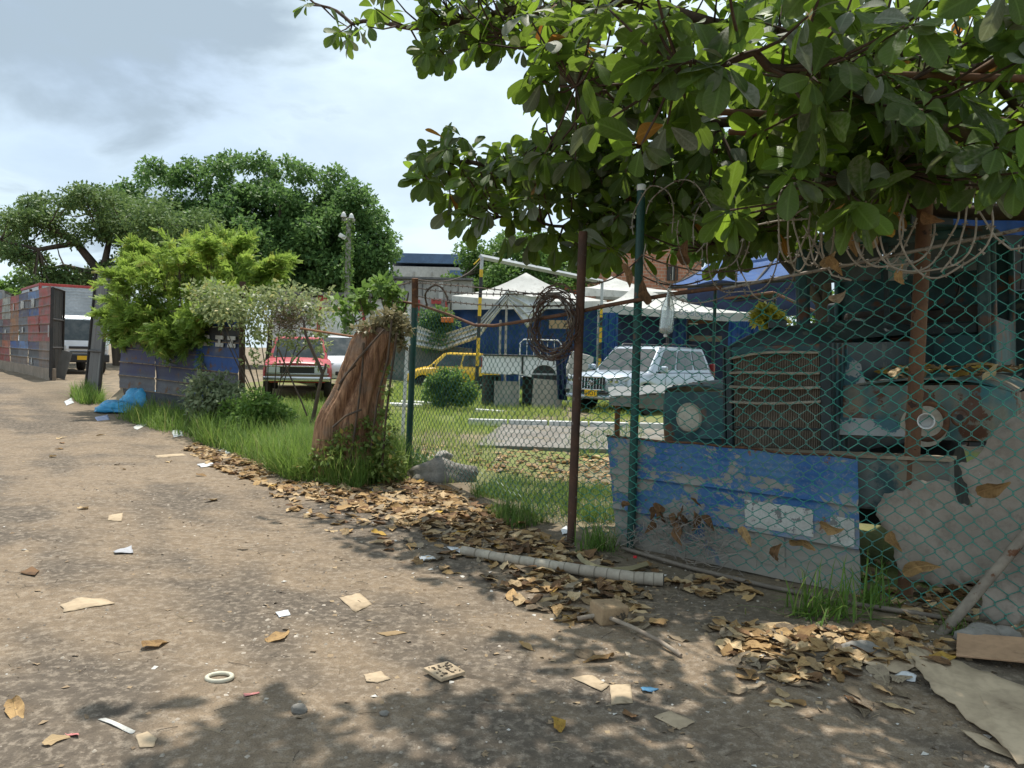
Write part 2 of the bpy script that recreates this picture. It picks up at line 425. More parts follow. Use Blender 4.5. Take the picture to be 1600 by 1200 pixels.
lane = t.mix(t.math('MULTIPLY', za.outputs['Alpha'], .55), lane, t.mix(nC, (.12, .095, .065), (.2, .155, .1)))
soil = t.mix(t.rng(nB, .4, .6), (.27, .21, .145), (.17, .14, .10))
gras = t.mix(t.rng(nC, .3, .7), (.13, .18, .045), (.22, .22, .08))
yard = t.mix(zs.outputs[1], soil, gras)
col = t.mix(zs.outputs[0], lane, yard)
vo = t.n('ShaderNodeTexVoronoi', {'Vector': po, 'Scale': 34.0, 'Randomness': 1.0}); vd = vo.outputs['Distance']
vc = t.n('ShaderNodeSeparateColor', {0: vo.outputs['Color']})
sp = t.math('MULTIPLY', t.rng(vd, .10, .2, 1, 0), t.rng(vc.outputs[0], .78, .8))
sp = t.math('MULTIPLY', sp, t.rng(nA, .3, .6, .35, 1))
col = t.mix(t.math('MULTIPLY', sp, .6), col, t.mix(vc.outputs[1], (.42, .36, .29), (.3, .24, .18)))
v2 = t.n('ShaderNodeTexVoronoi', {'Vector': po, 'Scale': 95.0}); v2c = t.n('ShaderNodeSeparateColor', {0: v2.outputs['Color']})
sp2 = t.math('MULTIPLY', t.rng(v2.outputs['Distance'], .12, .25, 1, 0), t.rng(v2c.outputs[0], .68, .7))
col = t.mix(t.math('MULTIPLY', sp2, .6), col, t.mix(v2c.outputs[1], (.42, .36, .28), (.12, .1, .08)))
hgt = t.math('ADD', t.math('MULTIPLY', nC, .8), t.math('ADD', t.math('MULTIPLY', nD, .35), t.math('MULTIPLY', t.math('MAXIMUM', sp, sp2), .45)))
M_ground = t.done(t.pbsdf(col, .93, 0, t.bump(hgt, .75, .014), .15))
me = mesh_np('ground', Vg, Fg, M_ground, smooth=True)
ca = me.attributes.new('zone', 'FLOAT_COLOR', 'POINT'); ca.data.foreach_set('color', zone.ravel())
setp(ob('ground', me), kind='structure')
# ---- worn concrete pad and white kerb in the yard
def slab(name, pts, top, mat, lift=.05, kind='structure', **k):
    b = MB(); b.prism([Vector((x, y, hz(x, y)-.1)) for x, y in pts], (0, 0, .1+top))
    o = b.build(name, mat, None, world=True, bevel=.01); setp(o, kind=kind, **k); return o
M_pad = mk('worn_pad', (.25, .235, .21), (.17, .155, .135), .9, 1.3, 0, .2, third=(.3, .26, .19), tscale=2.5, tthr=.52, tw=.15, bump=.5)
a, b_, c_, d_ = P(770, 690, 13.2), P(1010, 690, 13), P(1010, 660, 17), P(790, 660, 17)
slab('pavement', [(-.6, 12.6), (4.6, 12.2), (5.2, 15.9), (-.2, 16.3)], .05, M_pad)
kb = thing('white_kerb', 'low white painted kerb along the concrete pad in the yard', 'kerb', (2.3, 16.35, 0))
for k in range(7):
    x = -.5+k*.86
    MB().box((x-2.3, -.02*k+.02*math.sin(k*2), .07), (.82, .16, .15), (0, 0, -.03)).build('kerb_stone', M_white, kb, bevel=.015)

# ---- trees -------------------------------------------------------
LEAFQ = np.array([(-.0, 0, 0), (.32, .4, .05), (0, 1, -.08), (-.32, .4, .05)]); LEAFQF = np.array([[0, 1, 2, 3]])
def leaf_mass(centers, radii, n, size, flat=.75, jit=.4, up=.5):
    """random leaf faces filling ellipsoidal clumps; returns pos, basis, size, tint"""
    ci = np.random.choice(len(centers), n, p=radii**2/np.sum(radii**2))
    d = np.random.normal(size=(n, 3)); d /= np.linalg.norm(d, axis=1, keepdims=True)
    r = np.random.rand(n)**.55*1.18
    pos = centers[ci]+d*(radii[ci]*r)[:, None]*np.array([1, 1, flat])
    f = d*.8+np.random.normal(size=(n, 3))*.8; f[:, 2] -= .25
    upv = np.random.normal(size=(n, 3))*.55; upv[:, 2] += 1
    return pos, basis(f, upv), size*(1-jit/2+jit*np.random.rand(n)), np.random.rand(n)
def tree(name, label, base, limbs, clumps, n, size, mat, barkmat, trunk_r=.35, flat=.75, group=None, twigs=True):
    """limbs: list of (points, r0, r1); clumps: list of (centre, radius)"""
    th = thing(name, label, 'tree', base, group=group)
    tb = MB()
    pts, r0, r1 = limbs[0]
    tb.tube(pts, [r0+(r1-r0)*i/(len(pts)-1) for i in range(len(pts))], 10)
    tb.build('trunk', barkmat, th, smooth=60, world=True)
    lb = MB()
    for pts, r0, r1 in limbs[1:]:
        lb.tube(pts, [r0+(r1-r0)*i/(len(pts)-1) for i in range(len(pts))], 7)
    if twigs:
        allp = [Vector(q) for l in limbs for q in l[0]]
        for c, r in clumps:
            c = Vector(c); q = min(allp, key=lambda z: (z-c).length)
            m_ = (q+c)/2+Vector((0, 0, -.12*(q-c).length))
            lb.tube([q, m_, c], [.05*size/.2, .035*size/.2, .012], 5)
    if lb.v: lb.build('branch', barkmat, th, smooth=60, world=True)
    cs = np.array([tuple(c) for c, r in clumps]); rs = np.array([r for c, r in clumps])
    pos, B, sc, ti = leaf_mass(cs, rs, n, size, flat)
    V, F, tt, _ = scatter(LEAFQ, LEAFQF, pos, B, sc, ti)
    V -= np.array(base)
    o = ob('crown', mesh_np('crown', V, F, mat, tint=tt), th); o['kind'] = 'stuff'
    return th
M_bark = mk('bark', (.12, .095, .07), (.07, .055, .042), .9, 3, 0, .2, bump=.8, bscale=25, bdist=.03, stretch=(1, 1, .25))
M_fol_dark = mk_leaf('dark_foliage', (.05, .11, .034), (.145, .245, .07), transl=.4, rough=.5)
M_fol_mid = mk_leaf('mid_foliage', (.055, .115, .03), (.15, .25, .06), transl=.35, rough=.5)
M_fol_light = mk_leaf('light_foliage', (.07, .14, .03), (.17, .27, .06), transl=.4, rough=.5)
M_fol_lime = mk_leaf('lime_foliage', (.11, .20, .034), (.32, .44, .08), alt=(.40, .36, .09), transl=.45, rough=.5)
M_fol_olive = mk_leaf('olive_foliage', (.06, .115, .04), (.165, .24, .075), transl=.3, rough=.55)
def clump_dome(c, rx, ry, rz, n, r0, r1, rnd, zmin=-.4):
    out = []
    while len(out) < n:
        d = Vector((rnd.gauss(0, 1), rnd.gauss(0, 1), rnd.gauss(0, 1))).normalized()
        if d.z < zmin: continue
        k = rnd.uniform(.62, 1.0) if rnd.random() < .75 else rnd.uniform(.2, .6)
        out.append((Vector((c[0]+d.x*rx*k, c[1]+d.y*ry*k, c[2]+d.z*rz*k)), rnd.uniform(r0, r1)))
    return out
rnd = random.Random(3)
# big dark tree beyond the lane fence
bx, by = P(430, 500, 46).x, 46
bz = hz(bx, by)
limbs = [([(bx, by, bz), (bx+.1, by, bz+2), (bx+.3, by, bz+4)], .6, .45)]
for k in range(9):
    a = k*2*math.pi/9+rnd.uniform(-.3, .3); e = rnd.uniform(.5, 1.1); l = rnd.uniform(4, 6.5)
    p0 = Vector((bx+.2, by, bz+3.2+rnd.uniform(-.5, .8))); d = Vector((math.cos(a)*math.cos(e), math.sin(a)*math.cos(e), math.sin(e)))
    limbs.append(([p0, p0+d*l*.5+Vector((0, 0, .5)), p0+d*l+Vector((0, 0, .3))], .25, .06))
cl = clump_dome((bx-.4, by, bz+6.0), 6.6, 5.2, 5.1, 210, .4, 1.0, rnd, -.35)
for px, py in ((180, 300), (195, 285), (205, 310), (190, 325), (215, 300), (170, 320), (610, 395), (605, 420), (600, 370), (592, 335), (575, 305), (530, 268), (455, 252), (405, 236), (345, 240), (298, 250), (248, 256), (222, 262), (418, 248), (480, 258), (545, 282), (560, 292), (586, 320)):
    for k in range(2): cl.append((P(px+rnd.uniform(-8, 8), py+8+rnd.uniform(-7, 7), rnd.uniform(43.5, 48)), rnd.uniform(.3, .65)))
cl += clump_dome((bx-.6, by+.5, bz+6.4), 4.6, 3.6, 3.6, 60, .7, 1.2, rnd, -.6)
cl += clump_dome((bx+4.6, by-1, bz+5.4), 3.3, 3, 4.0, 64, .35, .85, rnd, -.7)
cl += clump_dome((bx-5.2, by+1, bz+7.0), 3.4, 3, 3.0, 50, .4, .9, rnd, -.6)
cl += clump_dome((bx+1.8, by, bz+8.6), 4.4, 3.4, 2.6, 46, .35, .85, rnd, -.2)
for px, py in ((215, 285), (235, 268), (260, 262), (285, 258), (310, 250), (335, 246), (360, 242), (385, 242), (410, 250), (435, 258), (230, 300), (270, 295), (310, 285), (350, 275), (395, 280), (250, 320), (300, 315), (345, 310), (225, 335), (470, 262), (500, 268), (525, 285), (550, 300), (570, 325), (585, 350), (595, 380), (590, 405), (280, 345), (320, 350)):
    for k in range(2): cl.append((P(px+rnd.uniform(-9, 9), py+14+rnd.uniform(-8, 8), rnd.uniform(44, 49)), rnd.uniform(.4, .9)))
tree('shade_tree', 'tall dense dark green tree with rounded crown behind the drum fence', (bx, by, bz), limbs, cl, 100000, .26, M_fol_dark, M_bark, twigs=False)
# spreading tree at the left with layered open crown
tx, ty = P(190, 520, 40).x, 40; tz = hz(tx, ty)
def Q(px, py, d=40): return P(px, py, d)
limbs = [([(tx, ty, tz), Q(180, 470), Q(160, 430)], .42, .3),
         ([Q(160, 430), Q(120, 380), Q(70, 350, 39), Q(30, 330, 39)], .25, .06),
         ([Q(160, 430), Q(170, 380), Q(150, 330, 41), Q(140, 295, 41)], .2, .05),
         ([Q(120, 380), Q(60, 390, 38), Q(0, 375, 38)], .16, .05),
         ([Q(170, 440), Q(220, 390), Q(250, 350, 41), Q(240, 320, 42)], .22, .06),
         ([Q(160, 430), Q(100, 415, 41), Q(55, 425, 41)], .15, .05),
         ([Q(190, 450), Q(260, 410, 39), Q(310, 380, 39)], .16, .05)]
cl = []
for (px, py, r) in [(20, 318, .9), (50, 300, .8), (10, 345, .8), (75, 330, 1.0), (100, 350, .9), (5, 375, .8), (40, 385, .8), (70, 400, .7), (115, 300, .6), (140, 285, .8), (165, 300, .9), (185, 320, 1.1), (150, 340, .8),
                    (200, 345, 1.2), (230, 320, 1.2), (255, 345, 1.2), (225, 370, 1.1), (270, 375, 1.1), (290, 400, 1.0), (60, 425, .7), (95, 420, .9), (125, 430, .9), (80, 440, .8), (140, 410, .7), (45, 318, .5), (90, 310, .5), (30, 365, .5), (185, 400, .9), (300, 360, 1.1), (310, 330, 1.0), (150, 445, .9), (110, 450, .8)]:
    for k in range(3):
        cl.append((Q(px+rnd.uniform(-18, 18), py+16+rnd.uniform(-9, 9), rnd.uniform(37, 43.5)), r*rnd.uniform(.6, 1.1)))
tree('spreading_tree', 'olive green tree with long bare limbs spreading left over the lane', (tx, ty, tz), limbs, cl, 34000, .2, M_fol_olive, M_bark, flat=.6)
# trees behind the tents, and far ones
cx, cy = P(805, 500, 50).x, 50
limbs = [([(cx, cy, 0), (cx, cy, 3), (cx+.2, cy, 4.5)], .35, .25)]+[([Vector((cx, cy, 3.4)), Vector((cx+math.cos(a)*2, cy+math.sin(a)*2, 5.2)), Vector((cx+math.cos(a)*3.4, cy+math.sin(a)*3.2, 6.4))], .14, .05) for a in (0, 1.1, 2.3, 3.3, 4.4, 5.5)]
tree('leafy_tree', 'round mid green tree showing above the white canopy tents', (cx, cy, 0), limbs, clump_dome((cx, cy, 5.4), 4.6, 4, 3.6, 60, .6, 1.2, rnd, -.6), 30000, .26, M_fol_mid, M_bark)
for px, d, w_, hgt, mat, lab in ((35, 62, 5, 6.2, M_fol_light, 'yellow green tree far away beyond the red drum fence'), (110, 70, 6, 6.8, M_fol_mid, 'far tree peeking over the silver truck box'),
                                (1330, 60, 7, 7.5, M_fol_light, 'bright far tree glimpsed between the blue tarp roof and the truck cab')):
    q = P(px, 545, d); x, y, z = q.x, d, hz(q.x, d)
    limbs = [([(x, y, z), (x, y, z+2.2), (x+.3, y, z+3.2)], .25, .16), ([(x, y, z+2.2), (x+1.2, y, z+4)], .1, .04), ([(x, y, z+2.4), (x-1.3, y, z+4.1)], .1, .04)]
    tree('far_tree', lab, (x, y, z), limbs, clump_dome((x, y, z+hgt*.6), w_*.5, w_*.5, hgt*.42, 26, .7, 1.3, rnd, -.7), 7000, .4, mat, M_bark)
# mango tree inside the yard, seen through gaps of the nearer leaves
mx_, my_ = 6.7, 16.5
limbs = [([(mx_, my_, 0), (mx_, my_, 1.8), (mx_-.1, my_, 3.2)], .22, .17)]+[([Vector((mx_, my_, 2.6)), Vector((mx_+math.cos(a)*1.2, my_+math.sin(a)*1.2, 4)), Vector((mx_+math.cos(a)*2.4, my_+math.sin(a)*2.2, 4.9))], .1, .03) for a in (.2, 1.4, 2.5, 3.4, 4.3, 5.4)]
tree('mango_tree', 'glossy bright green tree with narrow hanging leaves behind the near canopy', (mx_, my_, 0), limbs, clump_dome((mx_-1.0, my_, 5.0), 3.2, 2.5, 1.9, 76, .3, .65, rnd, -.55), 16000, .24, M_fol_light, M_bark)

# ---- buildings ---------------------------------------------------
def wall_box(name, label, px0, px1, ytop, d, depth, mat, cat='building', base=0, rotz=0):
    a, b = P(px0, 545, d), P(px1, 545, d); zt = P((px0+px1)/2, ytop, d).z
    cx, w_ = (a.x+b.x)/2, b.x-a.x; z0 = hz(cx, d)
    th = thing(name, label, cat, (cx, d+depth/2, z0), (0, 0, rotz))
    return th, w_, zt-z0
M_wall_grey = mk('grey_render', (.40, .385, .36), (.30, .285, .265), .9, .8, 0, .2, third=(.2, .19, .18), tscale=.9, tthr=.57, tw=.12, bump=.3)
M_wall_pale = mk('pale_render', (.52, .51, .49), (.42, .41, .39), .9, .5, 0, .2, bump=.3)
M_bluecladding = mk('blue_cladding', (.10, .17, .30), (.08, .13, .23), .6, 1, 0, .4, bump=.1)
M_redpaint = mk('red_paint', (.42, .055, .045), (.32, .045, .04), .55, 3, 0, .4)
M_fadedwhite = mk('faded_white_wall', (.70, .69, .66), (.58, .57, .55), .8, 1.2, 0, .3)
M_roofgrey = mk('grey_roof_edge', (.16, .15, .145), (.1, .1, .1), .8, 3)
th, W, H = wall_box('warehouse', 'far grey warehouse with blue top band against the sky', 608, 742, 400, 72, 20, M_wall_pale)
MB().box((0, 0, H*.5-.5), (W, 20, H-1.0)).build('wall', M_wall_pale, th, bevel=.03)
MB().box((0, 0, H-.25), (W+.3, 20.3, .9)).build('roof', M_bluecladding, th, bevel=.03)
MB().box((W*.34, -10.06, H*.62), (W*.3, .12, H*.5)).build('panel', M_bluecladding, th)
for k in range(4): MB().box((-W*.5+W*.21*k+.5, -10.05, H*.45), (.12, .1, H*.8)).build('panel_joint', M_wall_grey, th)
th, W, H = wall_box('concrete_building', 'stained grey concrete building with stepped wall behind the shade net', 596, 735, 437, 44, 8, M_wall_grey)
MB().box((0, 0, H*.5), (W, 8, H)).build('wall', M_wall_grey, th, bevel=.03)
MB().box((.8, -4.06, H*.5), (.25, .12, H*.98)).build('pillar', M_wall_pale, th)
MB().box((0, -4.1, H+.06), (W+.2, .5, .12)).build('coping', M_roofgrey, th)
for k in range(5): MB().box((-W*.45+W*.2*k, -4.03, H*.7), (.05, .05, H*.55)).build('stain_pipe', M_roofgrey, th)
th, W, H = wall_box('red_framed_store', 'low white store wall with red door frame and dark flat roof', 425, 602, 458, 34, 6, M_fadedwhite)
MB().box((0, 0, H*.5-.1), (W, 6, H-.2)).build('wall', M_fadedwhite, th, bevel=.03)
MB().box((0, -.1, H-.06), (W+.4, 6.6, .14)).build('roof', M_roofgrey, th)
fr = MB(); x0 = W*.11
for dx_ in (-1.0, 1.0): fr.box((x0+dx_, -3.06, H*.42), (.12, .12, H*.76))
fr.box((x0, -3.07, H*.81), (2.12, .14, .14)); fr.build('door_frame', M_redpaint, th)
MB().box((x0, -3.03, H*.41), (1.86, .06, H*.74)).build('door', M_white, th)
MB().box((-W*.05, -3.1, H*.93), (.4, .2, .3)).build('red_bracket', M_redpaint, th)
MB().box((W*.28, -3.1, H*.86), (.25, .2, .4)).build('red_bracket', M_redpaint, th)
th, W, H = wall_box('shutter_kiosk', 'small kiosk with grey roller shutter in a red frame beside the tents', 650, 700, 466, 33, 3, M_wall_grey)
MB().box((0, 0, H*.5), (W, 3, H)).build('wall', M_wall_grey, th)
sl = MB()
for k in range(15): MB().box((0, -1.56, .3+k*(H-.5)/15), (W*.8, .07, (H-.5)/15*.72)).build('slat', M_concrete, th)
for sx in (-1, 1): MB().box((sx*W*.43, -1.58, H*.5), (.09, .12, H*.95)).build('door_frame', M_redpaint, th)
MB().box((W*.12, -1.66, H*.96), (W*.3, .18, .2)).build('red_sign', M_redpaint, th)
# brick house
t = NT('brickwork'); co = t.n('ShaderNodeTexCoord').outputs['Object']
br = t.n('ShaderNodeTexBrick', {'Vector': t.n('ShaderNodeMapping', {'Vector': co, 'Rotation': (R_(90), 0, 0)}).outputs[0], 'Scale': 1.0, 'Color1': (.42, .17, .10, 1), 'Color2': (.33, .12, .075, 1), 'Mortar': (.38, .33, .28, 1), 'Mortar Size': .018, 'Brick Width': .4, 'Row Height': .22})
M_brick = t.done(t.pbsdf(t.mix(t.math('MULTIPLY', t.noise(co, 1.2), .5), br.outputs[0], (.44, .24, .16)), .9, 0, t.bump(br.outputs[1], -.6, .03), .2))
th, W, H = wall_box('brick_house', 'unplastered orange brick house with grey lower wall behind the tents', 930, 1092, 374, 50, 8, M_brick)
MB().box((0, 0, H*.5), (W, 8, H*1.0)).build('wall', M_brick, th)
MB().box((0, -4.05, H*.58), (W+.1, .2, .3)).build('concrete_beam', M_concrete, th)
MB().box((0, -4.05, H-.1), (W+.1, .2, .3)).build('concrete_beam', M_concrete, th)
MB().box((0, -4.07, H*.16), (W+.08, .12, H*.66)).build('render_panel', M_wall_pale, th)
wd = MB().box((W*.22, -4.06, H*.76), (.7, .14, .9)).build('window', M_dark, th)
MB().box((W*.22, -4.15, H*.76), (.06, .06, .9)).build('mullion', M_wall_grey, wd)
MB().tube([(W*.25, -4.15, 0), (W*.25, -4.15, H)], .05, 6).build('drain_pipe', M_rust, th)
th = thing('orange_house', 'distant orange roof peeking above the leafy tree', 'house', (P(866, 420, 60).x, 60, 0))
MB().box((0, 0, 3.0), (5, 4, 6.0)).build('wall', M_wall_grey, th)
b = MB(); b.prism([(-2.8, -2.4, 6.0), (2.8, -2.4, 6.0), (0, -2.4, 8.0)], (0, 4.8, 0)); b.build('roof', mk('orange_tiles', (.5, .17, .08), (.4, .13, .07), .8, 5), th)
# utility pole with vine
pp = P(541, 545, 30); pole = thing('utility_pole', 'ivy wrapped concrete utility pole with two lamps at its top', 'pole', (pp.x, 30, hz(pp.x, 30)))
ztop = P(545, 340, 30).z-hz(pp.x, 30); dxp = P(545, 340, 30).x-pp.x
MB().tube([(0, 0, 0), (dxp*.5, 0, ztop*.5), (dxp, 0, ztop)], [.14, .12, .1], 12).build('shaft', M_concrete, pole, smooth=60)
MB().box((dxp, -.05, ztop-.1), (.5, .1, .1)).build('crossarm', M_concrete, pole)
for sx, dz in ((-.18, 0), (.12, -.05)):
    MB().lathe([(.02, .12), (.06, .08), (.11, -.05), (.1, -.08)], 12, (dxp+sx, -.1, ztop+.08+dz)).build('lamp', M_white, pole, smooth=60)
MB().box((dxp-.2, -.12, ztop-.75), (.3, .12, .16), (0, .5, 0)).build('lamp', M_white, pole, bevel=.02)
n = 900; zz = np.random.rand(n)**.8*ztop; an = np.random.rand(n)*6.28; rr = .12+.1*np.random.rand(n)
pos = np.stack([np.cos(an)*rr+dxp*zz/ztop, np.sin(an)*rr, zz], 1); f = np.random.normal(size=(n, 3)); f[:, 2] -= .8
V, F, tt, _ = scatter(LEAFQ, LEAFQF, pos, basis(f, pos-np.array([0, 0, .0])[None]*0+np.array([[0, 0, .3]])), .1+.08*np.random.rand(n), np.random.rand(n))
o = ob('ivy', mesh_np('ivy', V, F, M_fol_light, tint=tt), pole); o['kind'] = 'stuff'

# ---- tents -------------------------------------------------------
M_backdrop = mk('dark_backdrop', (.045, .047, .045), (.03, .03, .03), .8, 2, 0, .2, third=(.09, .05, .035), tscale=3)
M_canvas = mk_cloth('white_canvas', (.74, .73, .69), (.64, .63, .59), .3, .8, .3)
M_tarp = mk_cloth('blue_tarp', (.07, .155, .40), (.05, .12, .31), .5, .5)
M_tarp_light = mk_cloth('faded_blue_tarp', (.055, .15, .40), (.045, .12, .32), .4, .55)
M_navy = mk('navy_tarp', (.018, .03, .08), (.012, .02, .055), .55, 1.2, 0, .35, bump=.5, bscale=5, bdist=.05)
def cloth(name, c00, c10, c01, c11, mat, parent, amp=.08, fr=7, nu=28, nv=10, seed=0, sag=0.0):
    """hanging cloth between four corners (u along the top), with vertical folds"""
    a, b, c, d = map(Vector, (c00, c10, c01, c11))
    nrm = (b-a).cross(c-a).normalized()
    def fn(u, v):
        p = a*(1-u)*(1-v)+b*u*(1-v)+c*(1-u)*v+d*u*v
        k = amp*(.35+.65*v)*(math.sin(u*fr*6.28+seed+math.sin(v*3+seed)*.6)+.6*math.sin(u*fr*2.7*6.28+seed*3+v*2))*.6
        k += amp*1.2*noise.noise((u*4, v*3, seed))
        return p+nrm*k+Vector((0, 0, -sag*4*u*(1-u)*(1-v)))
    b_ = MB(); b_.grid(nu, nv, fn, .006)
    return b_.build(name, mat, parent, smooth=80, world=True)
d0 = 33
def tent(label, pxL, pxR, ypk, pxpk, yeL, yeR, ybL, ybR, dN, dF, seed):
    """peaked canopy: eave corners near (left, right), peak in between, far eave behind"""
    e1, e2 = P(pxL, yeL, dN), P(pxR, yeR, dN+.0); pk = P(pxpk, ypk, (dN+dF)/2)
    e3, e4 = Vector((e2.x+.6, dF, e2.z)), Vector((e1.x+.6, dF, e1.z))
    th = thing('canopy_tent', label, 'tent', ((e1.x+e2.x)/2, (dN+dF)/2, 0))
    b = MB()
    def roof(A, Bv):
        def fn(u, v):
            p = A.lerp(Bv, u).lerp(pk, v); return p+Vector((0, 0, -.22*math.sin(math.pi*v)*1.0-.12*math.sin(math.pi*u)*(1-v)))
        b.grid(10, 8, fn, .008)
    for A, Bv in ((e1, e2), (e2, e3), (e3, e4), (e4, e1)): roof(A, Bv)
    b.build('canopy', M_canvas, th, smooth=50, world=True)
    vb = MB()
    bl, brr = P(pxL, ybL, dN), P(pxR, ybR, dN)
    def fv(u, v): 
        p = e1.lerp(e2, u).lerp(bl.lerp(brr, u), v); return p+Vector((0, -.012+.03*math.sin(u*40+seed)*v, -.12*math.sin(math.pi*u)*(1-v)))
    vb.grid(30, 3, fv, .006); vb.build('valance', M_canvas, th, smooth=50, world=True)
    for q in (e1, e2, e3, e4):
        MB().tube([(q.x, q.y+.1, 0), (q.x, q.y+.1, q.z-.05)], .04, 8).build('leg', M_wall_grey, th, smooth=60, world=True)
    return th, e1, e2
ta, e1, e2 = tent('large white peaked canopy tent left of the brown post', 706, 948, 426, 822, 462, 470, 484, 482, 33.5, 38, 1)
tb_, f1, f2 = tent('white canopy tent with lettered valance behind the silver suv', 936, 1178, 446, 992, 473, 489, 489, 505, 30, 35, 2)
tcn, g1, g2 = tent('white canopy tent at the back beside the brick house', 905, 1075, 432, 955, 448, 455, 462, 468, 38.5, 43, 3)
txc = bpy.data.curves.new('lettering', 'FONT'); txc.body = 'JAS DE BOLIVAR'; txc.size = .36; txc.extrude = .004
tmp = bpy.data.objects.new('tmp', txc); C.objects.link(tmp)
def text_mesh(body, size, mat, extrude=.004, align='CENTER', bold=0):
    c = bpy.data.curves.new('t', 'FONT'); c.body = body; c.size = size; c.extrude = extrude; c.align_x = align; c.resolution_u = 3; c.offset = bold
    o = bpy.data.objects.new('t', c); C.objects.link(o)
    dg = bpy.context.evaluated_depsgraph_get(); me = bpy.data.meshes.new_from_object(o.evaluated_get(dg)); bpy.data.objects.remove(o); bpy.data.curves.remove(c)
    me.materials.clear(); me.materials.append(mat); return me
bpy.data.objects.remove(tmp); bpy.data.curves.remove(txc)
M_print = mk_flat('grey_print', (.36, .40, .46), .8)
me = text_mesh('JAS DE BOLIVAR', .30, M_print)
q0 = P(1082, 494.0, 29.9)
sl_ = math.atan2((P(1120, 497, 29.93)-P(1056, 489, 29.93)).z, (P(1120, 497, 29.93)-P(1056, 489, 29.93)).x)
W_ = Matrix.Translation(q0+Vector((0, -.06, 0))) @ Matrix.Rotation(-sl_, 4, 'Y') @ Matrix.Rotation(R_(90), 4, 'X')
ob('lettering', me, tb_, WM[tb_.name].inverted() @ W_)
# tarps that wall the tents in
def tarp(label, pxs, yt, yb, d, mat, seed, amp=.12, fr=4, name='tarp_wall', d2=None):
    d2 = d2 or d
    a, b = P(pxs[0], yt[0], d), P(pxs[1], yt[1], d2); zb = [hz(a.x, d)+.03, hz(b.x, d2)+.03] if yb is None else [P(pxs[0], yb[0], d).z, P(pxs[1], yb[1], d2).z]
    o = cloth(name, a, b, (a.x, a.y, zb[0]), (b.x, b.y, zb[1]), mat, None, amp, fr, seed=seed, nu=40)
    return setp(o, label, 'tarp')
tarp('blue tarp wall hung under the left canopy tent behind the yellow taxi', (704, 950), (483, 481), None, 34.2, M_tarp, 2, .38, 3)
tarp('bright blue tarp strip gathered beside the yellow and black post', (938, 966), (488, 489), None, 29.2, M_tarp_light, 5, .12, 3)
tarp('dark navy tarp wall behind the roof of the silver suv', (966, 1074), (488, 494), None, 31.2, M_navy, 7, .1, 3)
tarp('blue tarp wall panel beside the open dark stall', (1052, 1073), (493, 496), None, 30.8, M_tarp, 9, .06, 2)
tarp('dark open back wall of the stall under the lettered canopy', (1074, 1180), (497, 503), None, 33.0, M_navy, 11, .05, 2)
tarp('blue tarp corner hanging behind the old truck radiator', (1140, 1190), (502, 502), None, 28.5, M_tarp_light, 13, .2, 3)
# stall furniture in the dark opening
th = thing('stall_counter', 'dark stall opening with brown boards and a pale shelf beneath lettered valance', 'stall', (P(1100, 545, 31.4).x, 31.4, 0))
for px0, px1, y0, y1, m in ((1076, 1120, 500, 506, M_rustpole), (1076, 1090, 505, 507, M_white), (1077, 1127, 524, 534, mk('drab_board', (.22, .18, .13), (.16, .13, .1)))):
    a, b = P(px0, y0, 31.3), P(px1, y1, 31.3)
    MB().box(((a.x+b.x)/2, 31.3, (a.z+b.z)/2), (b.x-a.x, .12, a.z-b.z)).build('board', m, th, world=True)
a = P(1118, 448, 26); g = (a.x, 26, 0)
for px, lab, dd, top in ((1118, 'thin grey green steel post in front of the dark stall', 24, 448), (1211, 'thin steel post under the awning frame right of the tents', 27, 458)):
    a = P(px, top, dd); MB_ = MB(); MB_.tube([(a.x, dd, 0), (a.x, dd, a.z)], .055, 8); setp(MB_.build('steel_post', M_postgreen, None, smooth=60, world=True), lab, 'post')
# awning frame and blue tarp roof
aw = thing('awning_frame', 'rusty awning frame with sagging brown sheet right of the lettered tent', 'awning', (P(1180, 500, 36).x, 36, 0))
b = MB(); p1, p2, p3 = P(1090, 472, 37), P(1208, 457, 36), P(1285, 492, 35)
b.tube([p1, p2], .07, 6); b.tube([p2, p3], .07, 6); b.build('frame', M_rustpole, aw, smooth=60, world=True)
b = MB(); b.grid(8, 5, lambda u, v: p1.lerp(p2, u)+Vector((.5*v, 1.6*v, -.5*v-.15*math.sin(3.14*u))), .01); b.build('sheet', mk('brown_sheet', (.09, .085, .07), (.06, .055, .05)), aw, smooth=60, world=True)
for q in (p1, p3): MB().tube([(q.x, q.y, 0), q], .06, 6).build('leg', M_rustpole, aw, world=True)
rf = thing('tarp_roof_shelter', 'shelter with bright blue tarp roof above the lettered tent', 'shelter', (P(1160, 500, 24).x, 25, 0))
A, Bq, Cq, D = P(1046, 446, 23), P(1330, 428, 21), P(1120, 398, 28), P(1330, 356, 27)
b = MB(); b.grid(24, 12, lambda u, v: A.lerp(Bq, u).lerp(Cq.lerp(D, u), v)+Vector((0, 0, -.14*math.sin(u*17)*(1-v)*.5-.18*math.sin(3.14*v))), .01)
b.build('tarp', M_tarp_light, rf, smooth=60, world=True)
b = MB(); A2 = A+Vector((0, .05, -.06)); B2 = Bq+Vector((0, .05, -.06)); b.tube([A2, B2], .05, 8)
for k in range(5):
    u = k/4; q = A2.lerp(B2, u); r_ = Cq.lerp(D, u)+Vector((0, 0, -.28)); b.tube([q, r_], .035, 6)
b.build('frame', M_dark, rf, smooth=60, world=True)
for q in (A2, B2, Cq, D): MB().tube([(q.x, q.y, 0), (q.x, q.y, q.z-.1)], .045, 8).build('post', M_dark, rf, smooth=60, world=True)
tarp('faded blue tarp with the shade under the blue roof painted in navy', (1075, 1290), (436, 426), (500, 492), 36.5, M_navy, 21, .15, 3)  # navy sheet carried up as painted shade for the roof's dark underside
A, Bq = P(1152, 362, 26), P(1208, 350, 26)
